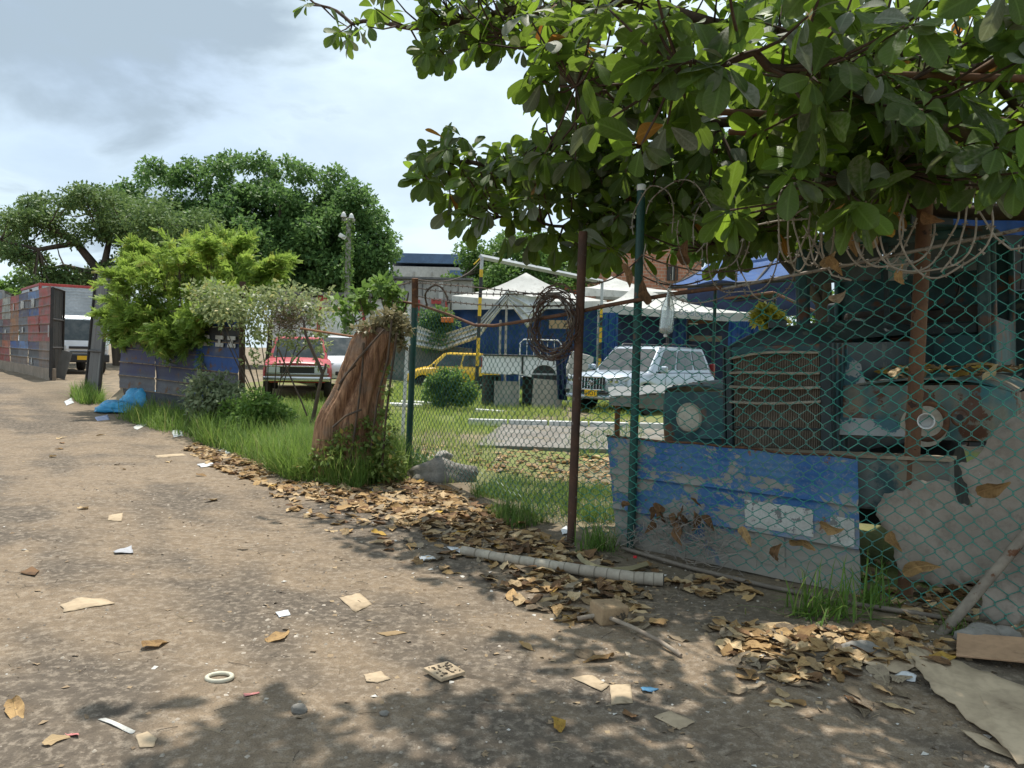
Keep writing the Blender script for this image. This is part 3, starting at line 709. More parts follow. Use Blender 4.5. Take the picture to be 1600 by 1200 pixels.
setp(cloth('banner_cloth', A, Bq, P(1150, 396, 26), P(1210, 392, 26), M_tarp_light, None, .05, 1, seed=3), 'plain slate blue cloth above the tarp roof between leaves', 'tarp')
sh = thing('backdrop', 'added dark corrugated shed wall behind the old truck at the right edge', 'backdrop', (10.2, 14.5, 0))  # added dark wall, put in to darken the right edge against bright sky
for k in range(13): MB().box((-2.6+k*.42, 0, 2.2+.015*(k % 3)), (.40, .06+.02*(k % 2), 4.4)).build('wall_panel', M_backdrop, sh)
MB().box((0, .6, 4.5), (5.8, 1.8, .12), (.05, 0, 0)).build('roof', M_backdrop, sh)
tarp('dark blue tarp above the cab of the old truck, far right', (1490, 1680), (330, 310), (372, 362), 9.5, M_tarp, 31, .06, 2)
# grey shade net hung as a swag
M_net = mk('shade_net', (.20, .21, .20), (.13, .14, .135), .8, 2, 0, .2, bump=.5, bscale=7, bdist=.05)
M_netpale = mk('pale_shade_net', (.62, .63, .62), (.40, .41, .41), .75, 2, 0, .2, bump=.5, bscale=7, bdist=.05)
nt_ = thing('shade_net', 'grey shade netting slung in a swag over the yellow taxi', 'net', (P(700, 545, 31.5).x, 31.5, 0))
nb = MB()
def swag(pts_t, pts_b, fold, nu=44, nv=14):
    def ev(pts, u):
        k = u*(len(pts)-1); i0 = min(int(k), len(pts)-2); f = k-i0; f = f*f*(3-2*f)*.4+f*.6
        return pts[i0].lerp(pts[i0+1], f)
    return lambda u, v: ev(pts_t, u).lerp(ev(pts_b, u), v)+Vector((0, -fold*math.sin(v*22+u*3), fold*.3*math.cos(v*17)))
tp = [P(598, 470, 31.5), P(640, 505, 31), P(690, 524, 31), P(745, 506, 31), P(792, 455, 31.3)]
bt = [P(600, 515, 31.5), P(640, 540, 31), P(690, 548, 31), P(748, 528, 31), P(796, 466, 31.3)]
nb.grid(44, 16, swag(tp, bt, .09), .008); nb.build('swag', M_netpale, nt_, smooth=80, world=True)
nb = MB(); tp2 = [P(600, 505, 31.9), P(690, 540, 31.7), P(738, 545, 31.7)]; bt2 = [Vector((q.x, q.y, hz(q.x, q.y)+.03)) for q in tp2]
nb.grid(30, 10, swag(tp2, bt2, .03), .008); nb.build('curtain', M_net, nt_, smooth=80, world=True)
nb = MB(); tp3 = [P(792, 455, 31.2), P(830, 464, 31.2), P(872, 462, 31.2)]; bt3 = [P(794, 470, 31.2), P(824, 512, 31.2), P(858, 478, 31.2)]
nb.grid(20, 10, swag(tp3, bt3, .06), .008); nb.build('swag', M_netpale, nt_, smooth=80, world=True)
nb = MB()
for k, (q, r_) in enumerate(((P(792, 453, 31.25), 0), (P(782, 500, 31.4), 0))):
    nb.tube([(q.x, q.y, 0), q], .05, 8)
nb.build('pole', M_wall_grey, nt_, smooth=60, world=True)
# tawny board leaning on blue tarp
a, b = P(858, 500, 33.6), P(896, 514, 33.6)
setp(MB().box(((a.x+b.x)/2, 33.6, (a.z+b.z)/2), (b.x-a.x, .06, a.z-b.z)).build('cardboard_sign', mk('tan_card', (.42, .3, .17), (.36, .25, .14)), None, world=True), 'tan cardboard rectangle hung on the blue tarp wall', 'sign')
# ================================================================= VEHICLES
M_carwhite = mk_flat('white_car_paint', (.80, .82, .84), .25, 0, .5, .6)
M_carsilver = mk_flat('silver_white_paint', (.46, .515, .585), .28, .35, .5, .6)
M_caryellow = mk_flat('yellow_car_paint', (.78, .47, .02), .35, 0, .5, .4)
M_carred = mk('faded_red_paint', (.42, .035, .04), (.50, .10, .11), .4, 2.5, 0, .5, bump=.02)
M_cargrey = mk_flat('grey_car_paint', (.42, .45, .48), .35, 0, .5, .3)
M_plastic = mk_flat('black_trim', (.02, .02, .022), .5)
M_tyre = mk('tyre', (.025, .024, .023), (.045, .042, .038), .85, 8, 0, .2)
M_plate = mk_flat('yellow_plate', (.80, .48, .02), .4)
M_ink = mk_flat('ink', (.01, .01, .01), .5)
def quadpt(q, u, v): return q[0]*(1-u)*(1-v)+q[1]*u*(1-v)+q[2]*u*v+q[3]*(1-u)*v
def pane(b, q, rect, off, nu=4, nv=3, mi=0, thick=.01, rnd=.12):
    """window panel on the bilinear quad q (bl, br, tr, tl) between u0,u1,v0,v1, proud by off"""
    q = [Vector(p) for p in q]; n = (q[1]-q[0]).cross(q[3]-q[0]).normalized()
    u0, u1, v0, v1 = rect
    cc = [(u0+rnd*.3*(u1-u0), v0), (u1-rnd*.3*(u1-u0), v0), (u1, v0+rnd*(v1-v0)), (u1, v1-rnd*(v1-v0)), (u1-rnd*.5*(u1-u0), v1), (u0+rnd*.5*(u1-u0), v1), (u0, v1-rnd*(v1-v0)), (u0, v0+rnd*(v1-v0))]
    b.prism([quadpt(q, u, v)+n*(off-thick) for u, v in cc], n*thick, mi)
def ring(x, hw, zb, zs, zt):
    h_ = zs-zb
    half = [(.78, zb), (.96, zb+.07), (1.0, zb+.22*h_), (1.0, zb+.55*h_), (.985, zb+.78*h_), (.96, zs-.03), (.90, zs+.25*(zt-zs)), (.6, zs+.8*(zt-zs)), (0, zt)]
    return [Vector((x, -a*hw, z)) for a, z in half]+[Vector((x, a*hw, z)) for a, z in reversed(half[:-1])]
def wheel(parent, x, y, r, wdt, side, rim=M_chrome, spokes=6):
    M = Matrix.Translation((x, y, r))
    b = MB(); hw = wdt/2
    b.lathe([(r*.62, -hw*.9), (r*.93, -hw), (r, -hw*.7), (r, hw*.7), (r*.93, hw), (r*.62, hw*.9)], 26, (0, 0, 0), 'Y')
    tw = ob('wheel', b.mesh('tyre', M_tyre, smooth=40), parent, M)
    b = MB(); yo = side*hw
    b.lathe([(r*.64, -hw*.8), (r*.66, hw*.85), (r*.6, hw*.85), (r*.58, hw*.3)] if side > 0 else [(r*.58, -hw*.3), (r*.6, -hw*.85), (r*.66, -hw*.85), (r*.64, hw*.8)], 22, (0, 0, 0), 'Y')
    for k in range(spokes):
        a = k*2*math.pi/spokes
        b.box((math.cos(a)*r*.34, yo*.72, math.sin(a)*r*.34), (r*.56, .03, r*.15), (0, -a, 0))
    b.lathe([(.0, yo*.7-.02), (r*.16, yo*.7-.02), (r*.13, yo*.8+.02*side), (.0, yo*.8+.02*side)], 12, (0, 0, 0), 'Y')
    ob('rim', b.mesh('rim', rim, smooth=40), tw)
    return tw
def car(name, label, cat, loc, ang, st, gh, paint, wheels, wr, side_w, group=None, rimmat=M_chrome, roofmat=None, pillars_dark=False):
    """st: body stations (x, half width, z bottom, z shoulder, z top); gh: (x0,x1,x2,x3,zbelt,zroof,hwbelt,hwroof); +x is forward"""
    th = thing(name, label, cat, loc, (0, 0, R_(ang)), group)
    b = MB(); rs = [ring(*q) for q in st]; n = len(rs[0]); vs = [p for r in rs for p in r]; fs = []
    for i in range(len(rs)-1):
        for k in range(n):
            l = (k+1) % n; fs.append((i*n+k, i*n+l, (i+1)*n+l, (i+1)*n+k))
    fs += [tuple(range(n)), tuple((len(rs)-1)*n+k for k in range(n-1, -1, -1))]
    b.add(vs, fs)
    body = b.build('body', [paint, M_plastic], th, smooth=38)
    # wheel arches
    cut = MB()
    for wx in wheels:
        for s in (-1, 1): cut.lathe([(wr*1.22, -.2), (wr*1.22, .2)], 26, (wx, s*(side_w-.1), wr*1.02), 'Y', 1)
    cm = cut.mesh('cut', [paint, M_plastic]); co = bpy.data.objects.new('cut', cm); C.objects.link(co); co.matrix_world = WM[th.name].copy()
    md = body.modifiers.new('b', 'BOOLEAN'); md.object = co; md.operation = 'DIFFERENCE'; md.solver = 'EXACT'
    bpy.context.view_layer.update()
    dg = bpy.context.evaluated_depsgraph_get(); nm = bpy.data.meshes.new_from_object(body.evaluated_get(dg))
    body.modifiers.remove(md); body.data = nm; bpy.data.objects.remove(co)
    bv = body.modifiers.new('bevel', 'BEVEL'); bv.width = .018; bv.segments = 2; bv.limit_method = 'ANGLE'; bv.angle_limit = R_(40)
    x0, x1, x2, x3, zb, zr, hb, hr = gh
    c = MB(); zb2 = zb-.12
    k = 1.01
    Bv = [Vector((x0+.04, -hb, zb2)), Vector((x0+.04, hb, zb2)), Vector((x3-.02, hb*.97, zb2)), Vector((x3-.02, -hb*.97, zb2))]
    T = [Vector((x1, -hr, zr-.04)), Vector((x1, hr, zr-.04)), Vector((x2, hr*.97, zr-.05)), Vector((x2, -hr*.97, zr-.05))]
    c.add(Bv+T, [(3, 2, 1, 0), (0, 1, 5, 4), (1, 2, 6, 5), (2, 3, 7, 6), (3, 0, 4, 7)])
    o = len(c.v)
    xm = [(x1-.05), (x1*.6+x2*.4), (x1*.25+x2*.75), x2+.05]
    c.add([T[0], T[1], T[2], T[3]]+[Vector((x, y, zr+dz)) for x, dz in ((x1-.25, .0), (x2+.2, -.01)) for y in (-hr*.8, hr*.8)],
          [(0, 1, 5, 4), (1, 2, 7, 5), (2, 3, 6, 7), (3, 0, 4, 6), (4, 5, 7, 6)])
    c.build('cabin', roofmat or paint, th, smooth=60, bevel=.075, seg=4)
    def at_belt(p, t): # point on pillar at belt height
        f = (zb-zb2)/(t.z-zb2); return p.lerp(t, f)
    q = [at_belt(Bv[i], T[i]) for i in range(4)]
    w1 = MB(); pane(w1, [q[0], q[1], T[1], T[0]], (.05, .95, .03, .93), .014); w1.build('windshield', M_glass, th)
    w2 = MB(); pane(w2, [q[2], q[3], T[3], T[2]], (.08, .92, .12, .9), .014); w2.build('rear_window', M_glass, th)
    return th, q, T
def side_windows(th, q, T, splits, name='side_window'):
    for s in (1, -1):
        Q = [q[1], q[2], T[2], T[1]] if s > 0 else [q[3], q[0], T[0], T[3]]
        for (u0, u1) in splits:
            b = MB(); r = (u0, u1, .08, .9) if s > 0 else (1-u1, 1-u0, .08, .9)
            pane(b, Q, r, .014); b.build(name, M_glass, th)
# ---- silver white suv
gS = (3.86, 22.43, gz(3.86, 22.43)-.03)
st = [(-2.36, .80, .50, 1.0, 1.06), (-2.30, .88, .40, 1.05, 1.1), (-1.9, .93, .36, 1.08, 1.12), (-.6, .945, .34, 1.10, 1.13), (.75, .945, .34, 1.10, 1.14), (1.2, .94, .34, 1.09, 1.16),
      (1.8, .93, .36, 1.04, 1.12), (2.15, .90, .38, .98, 1.06), (2.32, .82, .40, .90, .98), (2.38, .70, .46, .84, .88)]
suv, q, T = car('suv', 'silver white suv parked facing the fence behind the two posts', 'suv', gS, -130, st, (1.22, .42, -1.95, -2.33, 1.12, 1.83, .86, .70), M_carsilver, (1.42, -1.38), .38, .945)
side_windows(suv, q, T, [(.10, .36), (.39, .66), (.69, .93)])
for wx in (1.42, -1.38):
    for s in (-1, 1): wheel(suv, wx, s*.83, .38, .25, s)
b = MB(); b.prism([(2.40, -.40, .98), (2.41, -.36, .66), (2.41, .36, .66), (2.40, .40, .98)], (.03, 0, 0)); gr = b.build('grille', M_plastic, suv, bevel=.02)
for k in range(9):
    y = -.34+k*.085; MB().box((2.44, y, .82), (.03, .022, .28), (0, -.05, 0)).build('grille_bar', M_chrome, gr)
b = MB(); b.tube([(2.45, -.40, .985), (2.45, .40, .985)], .02, 6); b.tube([(2.45, -.38, .655), (2.45, .38, .655)], .02, 6); b.build('grille_frame', M_chrome, gr, smooth=60)
b = MB()
for rx, rz, dz in ((.085, .06, 0), (.05, .032, .02), (.026, .058, 0)):
    b.tube([(2.475, rx*math.cos(a*math.pi/10), .83+dz+rz*math.sin(a*math.pi/10)) for a in range(20)], .009, 6, closed=True)
b.build('emblem', M_chrome, gr, smooth=60)
for s in (-1, 1):
    b = MB(); b.prism([(2.39, s*.44, .96), (2.40, s*.44, .80), (2.30, s*.74, .83), (2.10, s*.895, .97), (2.12, s*.87, 1.03), (2.3, s*.7, 1.0)], (.05, s*.012, 0)); hl = b.build('headlight', M_lamp, suv, bevel=.01)
    for yy in (.54, .68): MB().lathe([(0, 0), (.055, 0), (.05, .03), (0, .035)], 14, (2.40-(yy-.5)*.22, s*yy, .90), 'X').build('lens', M_chrome, hl, smooth=40)
    b = MB(); b.box((2.36, s*.72, .60), (.08, .16, .1), (0, 0, -s*.4)); b.build('fog_light', M_plastic, suv, bevel=.02)
    # mirrors, handles, rails
    b = MB(); b.box((.88, s*1.06, 1.20), (.12, .22, .19)); m = b.build('mirror', M_carsilver, suv, bevel=.05, seg=3)
    MB().box((.9, s*.95, 1.12), (.08, .12, .05)).build('bracket', M_plastic, m)
    for x in (.05, -.95): MB().tube([(x-.09, s*.955, 1.0), (x-.05, s*.985, 1.0), (x+.05, s*.985, 1.0), (x+.09, s*.955, 1.0)], .014, 6).build('door_handle', M_carsilver, suv, smooth=60)
    MB().tube([(.2, s*.60, 1.83), (.1, s*.62, 1.89), (-1.7, s*.6, 1.89), (-1.85, s*.58, 1.82)], .022, 6).build('roof_rail', M_dark, suv, smooth=60)
    MB().box((0, s*.86, .37), (1.9, .16, .06)).build('side_step', M_plastic, suv, bevel=.02)
    MB().box((-2.30, s*.80, 1.15), (.12, .14, .42)).build('tail_light', mk_flat('tail_lamp', (.3, .02, .02), .2), suv, bevel=.03)
    for x in (.55, -.42, -1.3): MB().box((x, s*.949, .80), (.008, .006, .55)).build('door_seam', M_plastic, suv)
    MB().box((0, s*.952, .62), (2.2, .02, .05)).build('side_moulding', M_carsilver, suv, bevel=.008)
MB().box((2.43, 0, .585), (.05, .98, .07)).build('intake', M_plastic, suv, bevel=.02)
MB().box((2.40, 0, .475), (.08, 1.5, .10)).build('bumper', M_carsilver, suv, bevel=.04, seg=3)
pl = MB().box((2.46, .02, .565), (.02, .36, .17)).build('number_plate', M_plate, suv, bevel=.008)
ob('lettering', text_mesh('HO1', .15, M_ink, .002), pl, Matrix.Translation((2.472, .02, .51)) @ Matrix.Rotation(R_(90), 4, 'Z') @ Matrix.Rotation(R_(90), 4, 'X'))
MB().tube([(1.24, .5, 1.15), (.95, .1, 1.36)], .012, 5).build('wiper', M_plastic, suv)
MB().box((1.5, 0, 1.155), (1.2, .01, .006), (0, .06, 0)).build('bonnet_crease', M_carsilver, suv)
suv.scale = (1.13, 1.10, 1.02)
# ---- yellow taxi, broadside
tX = P(708, 545, 30).x; gT = (tX, 30, gz(tX, 30))
st = [(-1.78, .66, .42, .82, .9), (-1.72, .74, .32, .86, .95), (-1.3, .79, .28, .90, .96), (0, .8, .26, .90, .96), (.7, .8, .26, .90, .96), (1.1, .79, .28, .86, .93), (1.5, .75, .3, .76, .83), (1.72, .66, .34, .66, .72), (1.78, .52, .42, .6, .62)]
taxi, q, T = car('taxi', 'small yellow taxi hatchback standing side on behind the leafy bush', 'taxi', gT, 184, st, (1.05, .35, -1.25, -1.72, .93, 1.5, .74, .56), M_caryellow, (1.12, -1.1), .28, .8)
side_windows(taxi, q, T, [(.1, .47), (.5, .9)])
for wx in (1.12, -1.1):
    for s in (-1, 1): wheel(taxi, wx, s*.7, .28, .18, s, M_cargrey, 5)
for s in (-1, 1):
    MB().box((.72, s*.88, 1.0), (.1, .16, .12)).build('mirror', M_plastic, taxi, bevel=.03)
    MB().box((1.66, s*.5, .68), (.2, .26, .13), (0, .5, -s*.4)).build('headlight', M_lamp, taxi, bevel=.03)
    for x in (.3, -.5): MB().box((x, s*.805, .76), (.16, .02, .03)).build('door_handle', M_caryellow, taxi, bevel=.008)
    for x in (.55, -.18, -.85): MB().box((x, s*.803, .62), (.008, .008, .5)).build('door_seam', M_plastic, taxi)
MB().box((1.76, 0, .42), (.08, 1.1, .12)).build('bumper', M_plastic, taxi, bevel=.03)
# ---- red pickup, nose to the lane
rp = P(440, 590, 19.6); gR = (rp.x-.1, 21.6, hz(rp.x, 20))
st = [(-2.4, .78, .5, .95, .97), (-2.2, .86, .42, .98, 1.0), (-.4, .88, .4, 1.0, 1.02), (.4, .88, .4, 1.0, 1.05), (1.0, .88, .4, .98, 1.06), (1.75, .86, .42, .93, 1.02), (2.05, .84, .42, .88, .97), (2.12, .80, .46, .84, .93)]
red, q, T = car('pickup_truck', 'faded red pickup with chrome grille behind the dry vine fence', 'pickup', gR, -76, st, (.78, .3, -.75, -1.05, 1.02, 1.62, .80, .64), M_carred, (1.35, -1.4), .34, .88)
side_windows(red, q, T, [(.12, .9)])
for wx in (1.35, -1.4):
    for s in (-1, 1): wheel(red, wx, s*.76, .34, .2, s)
b = MB(); b.box((2.14, 0, .74), (.05, 1.36, .2)); g_ = b.build('grille', M_plastic, red, bevel=.02)
b = MB()
for z in (.65, .84): b.box((2.17, 0, z), (.03, 1.56, .035))
b.build('grille_bar', M_chrome, g_, bevel=.01)
for s in (-1, 1): MB().box((2.16, s*.58, .745), (.05, .32, .16)).build('headlight', M_lamp, g_, bevel=.02)
MB().box((2.2, 0, .52), (.14, 1.66, .13)).build('bumper', M_chrome, red, bevel=.04, seg=3)
MB().box((2.16, 0, .60), (.06, 1.5, .05)).build('valance', mk_flat('dirty_ochre', (.25, .19, .1)), red)
# ---- white hatchback behind it
wp = P(516, 590, 24); gW = (wp.x, 24.6, hz(wp.x, 24))
st = [(-1.9, .7, .45, .95, 1.0), (-1.8, .82, .36, .98, 1.02), (-.5, .86, .3, .98, 1.03), (.7, .86, .3, .98, 1.03), (1.2, .85, .3, .94, 1.02), (1.65, .82, .32, .86, .95), (1.88, .74, .36, .74, .82), (1.93, .6, .42, .68, .7)]
wht, q, T = car('hatchback', 'white hatchback with round badge half hidden by the tree stump', 'car', gW, -62, st, (1.1, .3, -1.3, -1.8, 1.0, 1.66, .79, .62), M_carwhite, (1.18, -1.2), .3, .86)
side_windows(wht, q, T, [(.1, .47), (.5, .9)])
for wx in (1.18, -1.2):
    for s in (-1, 1): wheel(wht, wx, s*.75, .3, .19, s)
b = MB(); b.tube([(1.94, .1*math.cos(a*math.pi/10), .66+.06*math.sin(a*math.pi/10)) for a in range(20)], .012, 6, closed=True); b.build('emblem', M_chrome, wht, smooth=60)
MB().box((1.93, 0, .5), (.06, 1.0, .12)).build('intake', M_plastic, wht, bevel=.03)
for s in (-1, 1): MB().box((1.8, s*.62, .78), (.2, .26, .14), (0, .4, -s*.5)).build('headlight', M_lamp, wht, bevel=.03)
for s in (-1, 1): MB().box((.86, s*.94, 1.08), (.1, .17, .13)).build('mirror', M_carwhite, wht, bevel=.03)
# ---- box trucks
M_ribbed = mk('ribbed_aluminium', (.46, .48, .50), (.38, .40, .42), .4, 1.5, .4, .5, bump=.05)
def box_truck(label, loc, ang, cabmat, boxmat, trim, shape=1.0, H=3.35):
    th = thing('box_truck', label, 'truck', loc, (0, 0, R_(ang)))
    b = MB(); prof = [(-.2, .55), (1.62, .55), (1.70, .95), (1.66, 1.22), (1.28, 2.1), (1.1, 2.2), (-.2, 2.2)]
    b.prism([(x, -.92, z) for x, z in prof], (0, 1.84, 0)); b.build('cab', cabmat, th, bevel=.06, seg=3)
    w_ = MB(); pane(w_, [(1.66, -.90, 1.22), (1.66, .90, 1.22), (1.28, .90, 2.1), (1.28, -.90, 2.1)], (.06, .94, .05, .93), .012); w_.build('windshield', M_glass, th)
    for s in (-1, 1):
        b = MB(); Q_ = [(.25, s*.925, 1.25), (1.5, s*.925, 1.25), (1.2, s*.925, 2.02), (.25, s*.925, 2.02)]
        b.prism(Q_, (0, s*.012, 0)); b.build('side_window', M_glass, th)
        MB().box((1.5, s*1.12, 1.62), (.07, .16, .42)).build('mirror', M_plastic, th, bevel=.03)
        b = MB(); b.box((1.68, s*.68, .98), (.08, .36, .2)); b.build('headlight', M_lamp, th, bevel=.03)
        MB().lathe([(0, 0), (.06, 0), (.05, .02), (0, .02)], 12, (1.80, s*.62, .6), 'X').build('fog_light', M_lamp, th, smooth=40)
        for x in (.85, -2.7): wheel(th, x, s*.8, .38, .24, s, M_white, 6)
        MB().box((.3, s*.928, 1.05), (.16, .02, .04)).build('door_handle', M_plastic, th)
    g_ = MB().box((1.715, 0, 1.0), (.05, .85, .1)).build('grille', M_plastic, th, bevel=.02)
    MB().box((1.73, 0, .84), (.05, .8, .04)).build('grille_bar', M_plastic, g_)
    MB().box((1.72, 0, .60), (.18, 1.84, .3)).build('bumper', M_plastic, th, bevel=.04)
    MB().box((1.815, 0, .62), (.02, .35, .15)).build('number_plate', M_plate, th)
    b = MB(); L_ = 4.6; b.box((-.35-L_/2, 0, .95+(H-.95)/2), (L_, 2.05, H-.95)); bx_ = b.build('cargo_box', boxmat, th, bevel=.01)
    rb = MB(); k = 0; z = 1.02
    while z < H-.12:
        rb.box((-.335, 0, z), (.03, 2.03, .045))
        for s in (-1, 1): rb.box((-.35-L_/2, s*1.035, z), (L_-.05, .03, .045))
        z += .115
    rb.build('corrugation', boxmat, bx_)
    tr_ = MB()
    tr_.box((-.35-L_/2, 0, H+.03), (L_+.06, 2.12, .1))
    for s in (-1, 1): tr_.box((-.33, s*1.03, .95+(H-.95)/2), (.1, .1, H-.95))
    tr_.build('trim', trim, bx_, bevel=.01)
    MB().box((-2.6, 0, .72), (4.7, .8, .2)).build('chassis', M_dark, th)
    return th
tq = P(124, 560, 28.6); box_truck('white cab box truck with red trimmed silver box waiting in the gateway', (tq.x-1.0, 29.9, hz(-17, 31)-.02), -50, M_carwhite, M_ribbed, M_redpaint)
tq = P(4, 560, 36); box_truck('grey box truck cut by the left picture edge beyond the red drum fence', (tq.x-1.2, 36, .4), -62, M_cargrey, mk('grey_box', (.40, .42, .45), (.34, .36, .38), .5, 1, .2), M_wall_grey, H=3.5)
# ---- pickup cargo bed on drums
pb = P(818, 600, 22.6); PB = thing('pickup_bed', 'detached white pickup cargo bed propped on drums beside the suv', 'truck bed', (pb.x, 22.6, gz(pb.x, 22.6)), (0, 0, R_(-4)))
b = MB(); L2 = 1.12
side = [(-L2, 1.48), (L2, 1.48), (L2, 1.0)]+[(.62+.36*math.cos(a), .88+.36*math.sin(a)) for a in np.linspace(.35, math.pi, 9)]+[(.2, .9), (-.28, .98), (-.36, .94), (-L2, .98)]
b.prism([(x, -.78, z) for x, z in side], (0, .05, 0)); b.build('side_panel', M_carwhite, PB, bevel=.012)
b = MB(); b.prism([(x, .73, z) for x, z in side], (0, .05, 0)); b.build('side_panel', M_carwhite, PB, bevel=.012)
MB().box((-L2-.03, 0, 1.22), (.05, 1.5, .5)).build('tailgate', M_carwhite, PB, bevel=.012)
MB().box((L2+.03, 0, 1.22), (.05, 1.5, .5)).build('front_panel', M_carwhite, PB, bevel=.012)
MB().box((0, 0, .98), (2.2, 1.44, .05)).build('floor_panel', M_cargrey, PB)
b = MB(); b.box((0, -.79, 1.49), (2.3, .1, .04)); b.box((0, .79, 1.49), (2.3, .1, .04)); b.build('rail', M_dark, PB, bevel=.01)
MB().box((.0, -.80, 1.22), (.05, .03, .48)).build('hinge', M_dark, PB)
b = MB(); b.lathe([(.36, 0), (.36, .2)], 20, (.62, -.7, .88), 'Y'); b.build('wheel_arch', M_plastic, PB, smooth=40)
MB().box((-L2-.05, -.75, 1.28), (.03, .06, .28)).build('tail_light', mk_flat('tl2', (.3, .03, .03), .3), PB)
M_drum_black = mk('black_drum', (.03, .03, .032), (.05, .048, .045), .6, 3, 0, .4, third=RUST, tscale=6, tthr=.62)
def drum(label, x, y, m=M_drum_black, rot=(0, 0, 0), z=0):
    th = thing('oil_drum', label, 'drum', (x, y, gz(x, y)+z), rot)
    b = MB(); b.lathe([(.0, .0), (.27, .0), (.29, .01), (.285, .03), (.285, .28), (.298, .29), (.298, .31), (.285, .32), (.285, .57), (.298, .58), (.298, .6), (.285, .61), (.285, .86), (.29, .87), (.27, .88), (.26, .865), (0, .865)], 24)
    b.build('shell', m, th, smooth=35)
    MB().lathe([(0, .865), (.03, .865), (.03, .88), (0, .88)], 10, (.17, 0, 0)).build('bung', M_dark, th)
    return th
drum('black oil drum under the left end of the white pickup bed', pb.x-.95, 22.9, rot=(0, 0, .4))
drum('black oil drum under the right half of the white pickup bed', pb.x+.25, 22.6, rot=(0, 0, 1.4))
sx_, sy_ = P(792, 600, 22.2).x, 22.0
o = MB().box((0, 0, .38), (.72, .05, .76), (-.12, 0, 0)).build('board', mk('pale_board', (.40, .38, .33), (.3, .28, .25), .85, 3), None); o.location = (sx_, sy_, gz(sx_, sy_)); setp(o, 'pale grey board with slots leaning under the pickup bed', 'board')
sx_ = P(855, 600, 22).x
o = MB().box((0, 0, .42), (.85, .04, .84), (-.2, .06, 0)).build('board', mk('tan_board', (.42, .38, .31), (.33, .3, .25), .85, 3), None); o.location = (sx_, 21.7, gz(sx_, 21.7)); setp(o, 'dusty tan board leaning beneath the wheel arch of the pickup bed', 'board')
o = cloth('hanging_tarp', P(868, 553, 21.6), P(884, 556, 21.6), P(872, 624, 21.5), P(886, 626, 21.5), M_navy, None, .09, 2, nu=16, nv=10, seed=4); setp(o, 'dark blue cloth draped over the end of the pickup bed', 'tarp')
n = 40; b = MB()
gx_, gy_ = G(870, 629).x, G(870, 629).y
b.grid(26, 14, lambda u, v: Vector((gx_+(u-.5)*1.5, gy_+(v-.5)*1.3, gz(gx_, gy_)+.03+.1*max(0, noise.noise((u*7, v*6, 3))+.25)*math.sin(3.14*u)*math.sin(3.14*v))), .006)
setp(b.build('crumpled_tarp', mk('dark_plastic_sheet', (.05, .05, .075), (.12, .12, .15), .4, 9, 0, .5), None, smooth=80), 'crumpled dark plastic sheet on the ground left of the suv', 'tarp')
# crowd barrier behind the bed
b0, b1 = P(812, 570, 25), P(876, 570, 25); z1 = P(845, 531, 25).z; z0 = P(845, 575, 25).z
th = thing('metal_railing', 'white tubular crowd barrier standing behind the pickup bed', 'barrier', ((b0.x+b1.x)/2, 25, 0)); hw = (b1.x-b0.x)/2
MB().tube([(-hw, 0, 0), (-hw, 0, z1-.12), (-hw+.12, 0, z1), (hw-.12, 0, z1), (hw, 0, z1-.12), (hw, 0, 0)], .022, 8).build('frame', M_white, th, smooth=60)
MB().tube([(-hw, 0, z0-.3), (hw, 0, z0-.3)], .016, 6).build('rail', M_white, th, smooth=60)
for k in range(1, 6): MB().tube([(-hw+k*hw/3, 0, z0-.3), (-hw+k*hw/3, 0, z1)], .011, 6).build('bar', M_white, th, smooth=60)
# white furniture left of the suv
o = MB(); a, b_ = P(888, 548, 24), P(928, 552, 24)
o.prism([(a.x+.12, 24, a.z), (b_.x, 24, b_.z-.1), (b_.x-.02, 24, .9), (a.x-.12, 24, .85)], (0, .35, 0)); o = o.build('appliance_panel', mk('old_cream', (.62, .59, .52), (.5, .46, .4), .6, 3), None, world=True, bevel=.03); setp(o, 'old cream coloured panel tilted beyond the suv bonnet', 'panel')
# grey slab lying in front of the suv
th = thing('steel_sheet', 'grey weathered sheet of metal on low rusty supports before the suv', 'metal sheet', (2.5, 13.2, 0))
A, Bq, Cq, D = P(952, 620, 12.6), P(1150, 605, 11.9), P(950, 605, 14.0), P(1150, 597, 13.4)
M_zinc = mk('grey_zinc', (.20, .21, .21), (.15, .155, .15), .75, 1.6, 0, .25, third=(.3, .3, .29), tscale=3)
b = MB(); b.grid(20, 6, lambda u, v: A.lerp(Bq, u).lerp(Cq.lerp(D, u), v)+Vector((0, 0, .012*math.sin(u*23))), .02); b.build('sheet', M_zinc, th, smooth=60, world=True)
A1, B1 = P(952, 633, 12.62), P(1150, 650, 11.92)
b = MB(); b.grid(20, 4, lambda u, v: (A.lerp(Bq, u)+Vector((0, .02, -.025))).lerp(A1.lerp(B1, u), v)+Vector((0, .015*math.sin(u*17+v*2), 0)), .015); b.build('skirt', M_zinc, th, smooth=60, world=True)
for u in (.08, .5, .92):
    q = A1.lerp(B1, u)+Vector((0, .15, .05)); MB().box((q.x, q.y, q.z/2), (.08, .08, q.z)).build('support', M_rust, th, world=True)
    q = Cq.lerp(D, u)+Vector((0, -.05, -.03)); MB().box((q.x, q.y, q.z/2), (.08, .08, q.z)).build('support', M_rust, th, world=True)
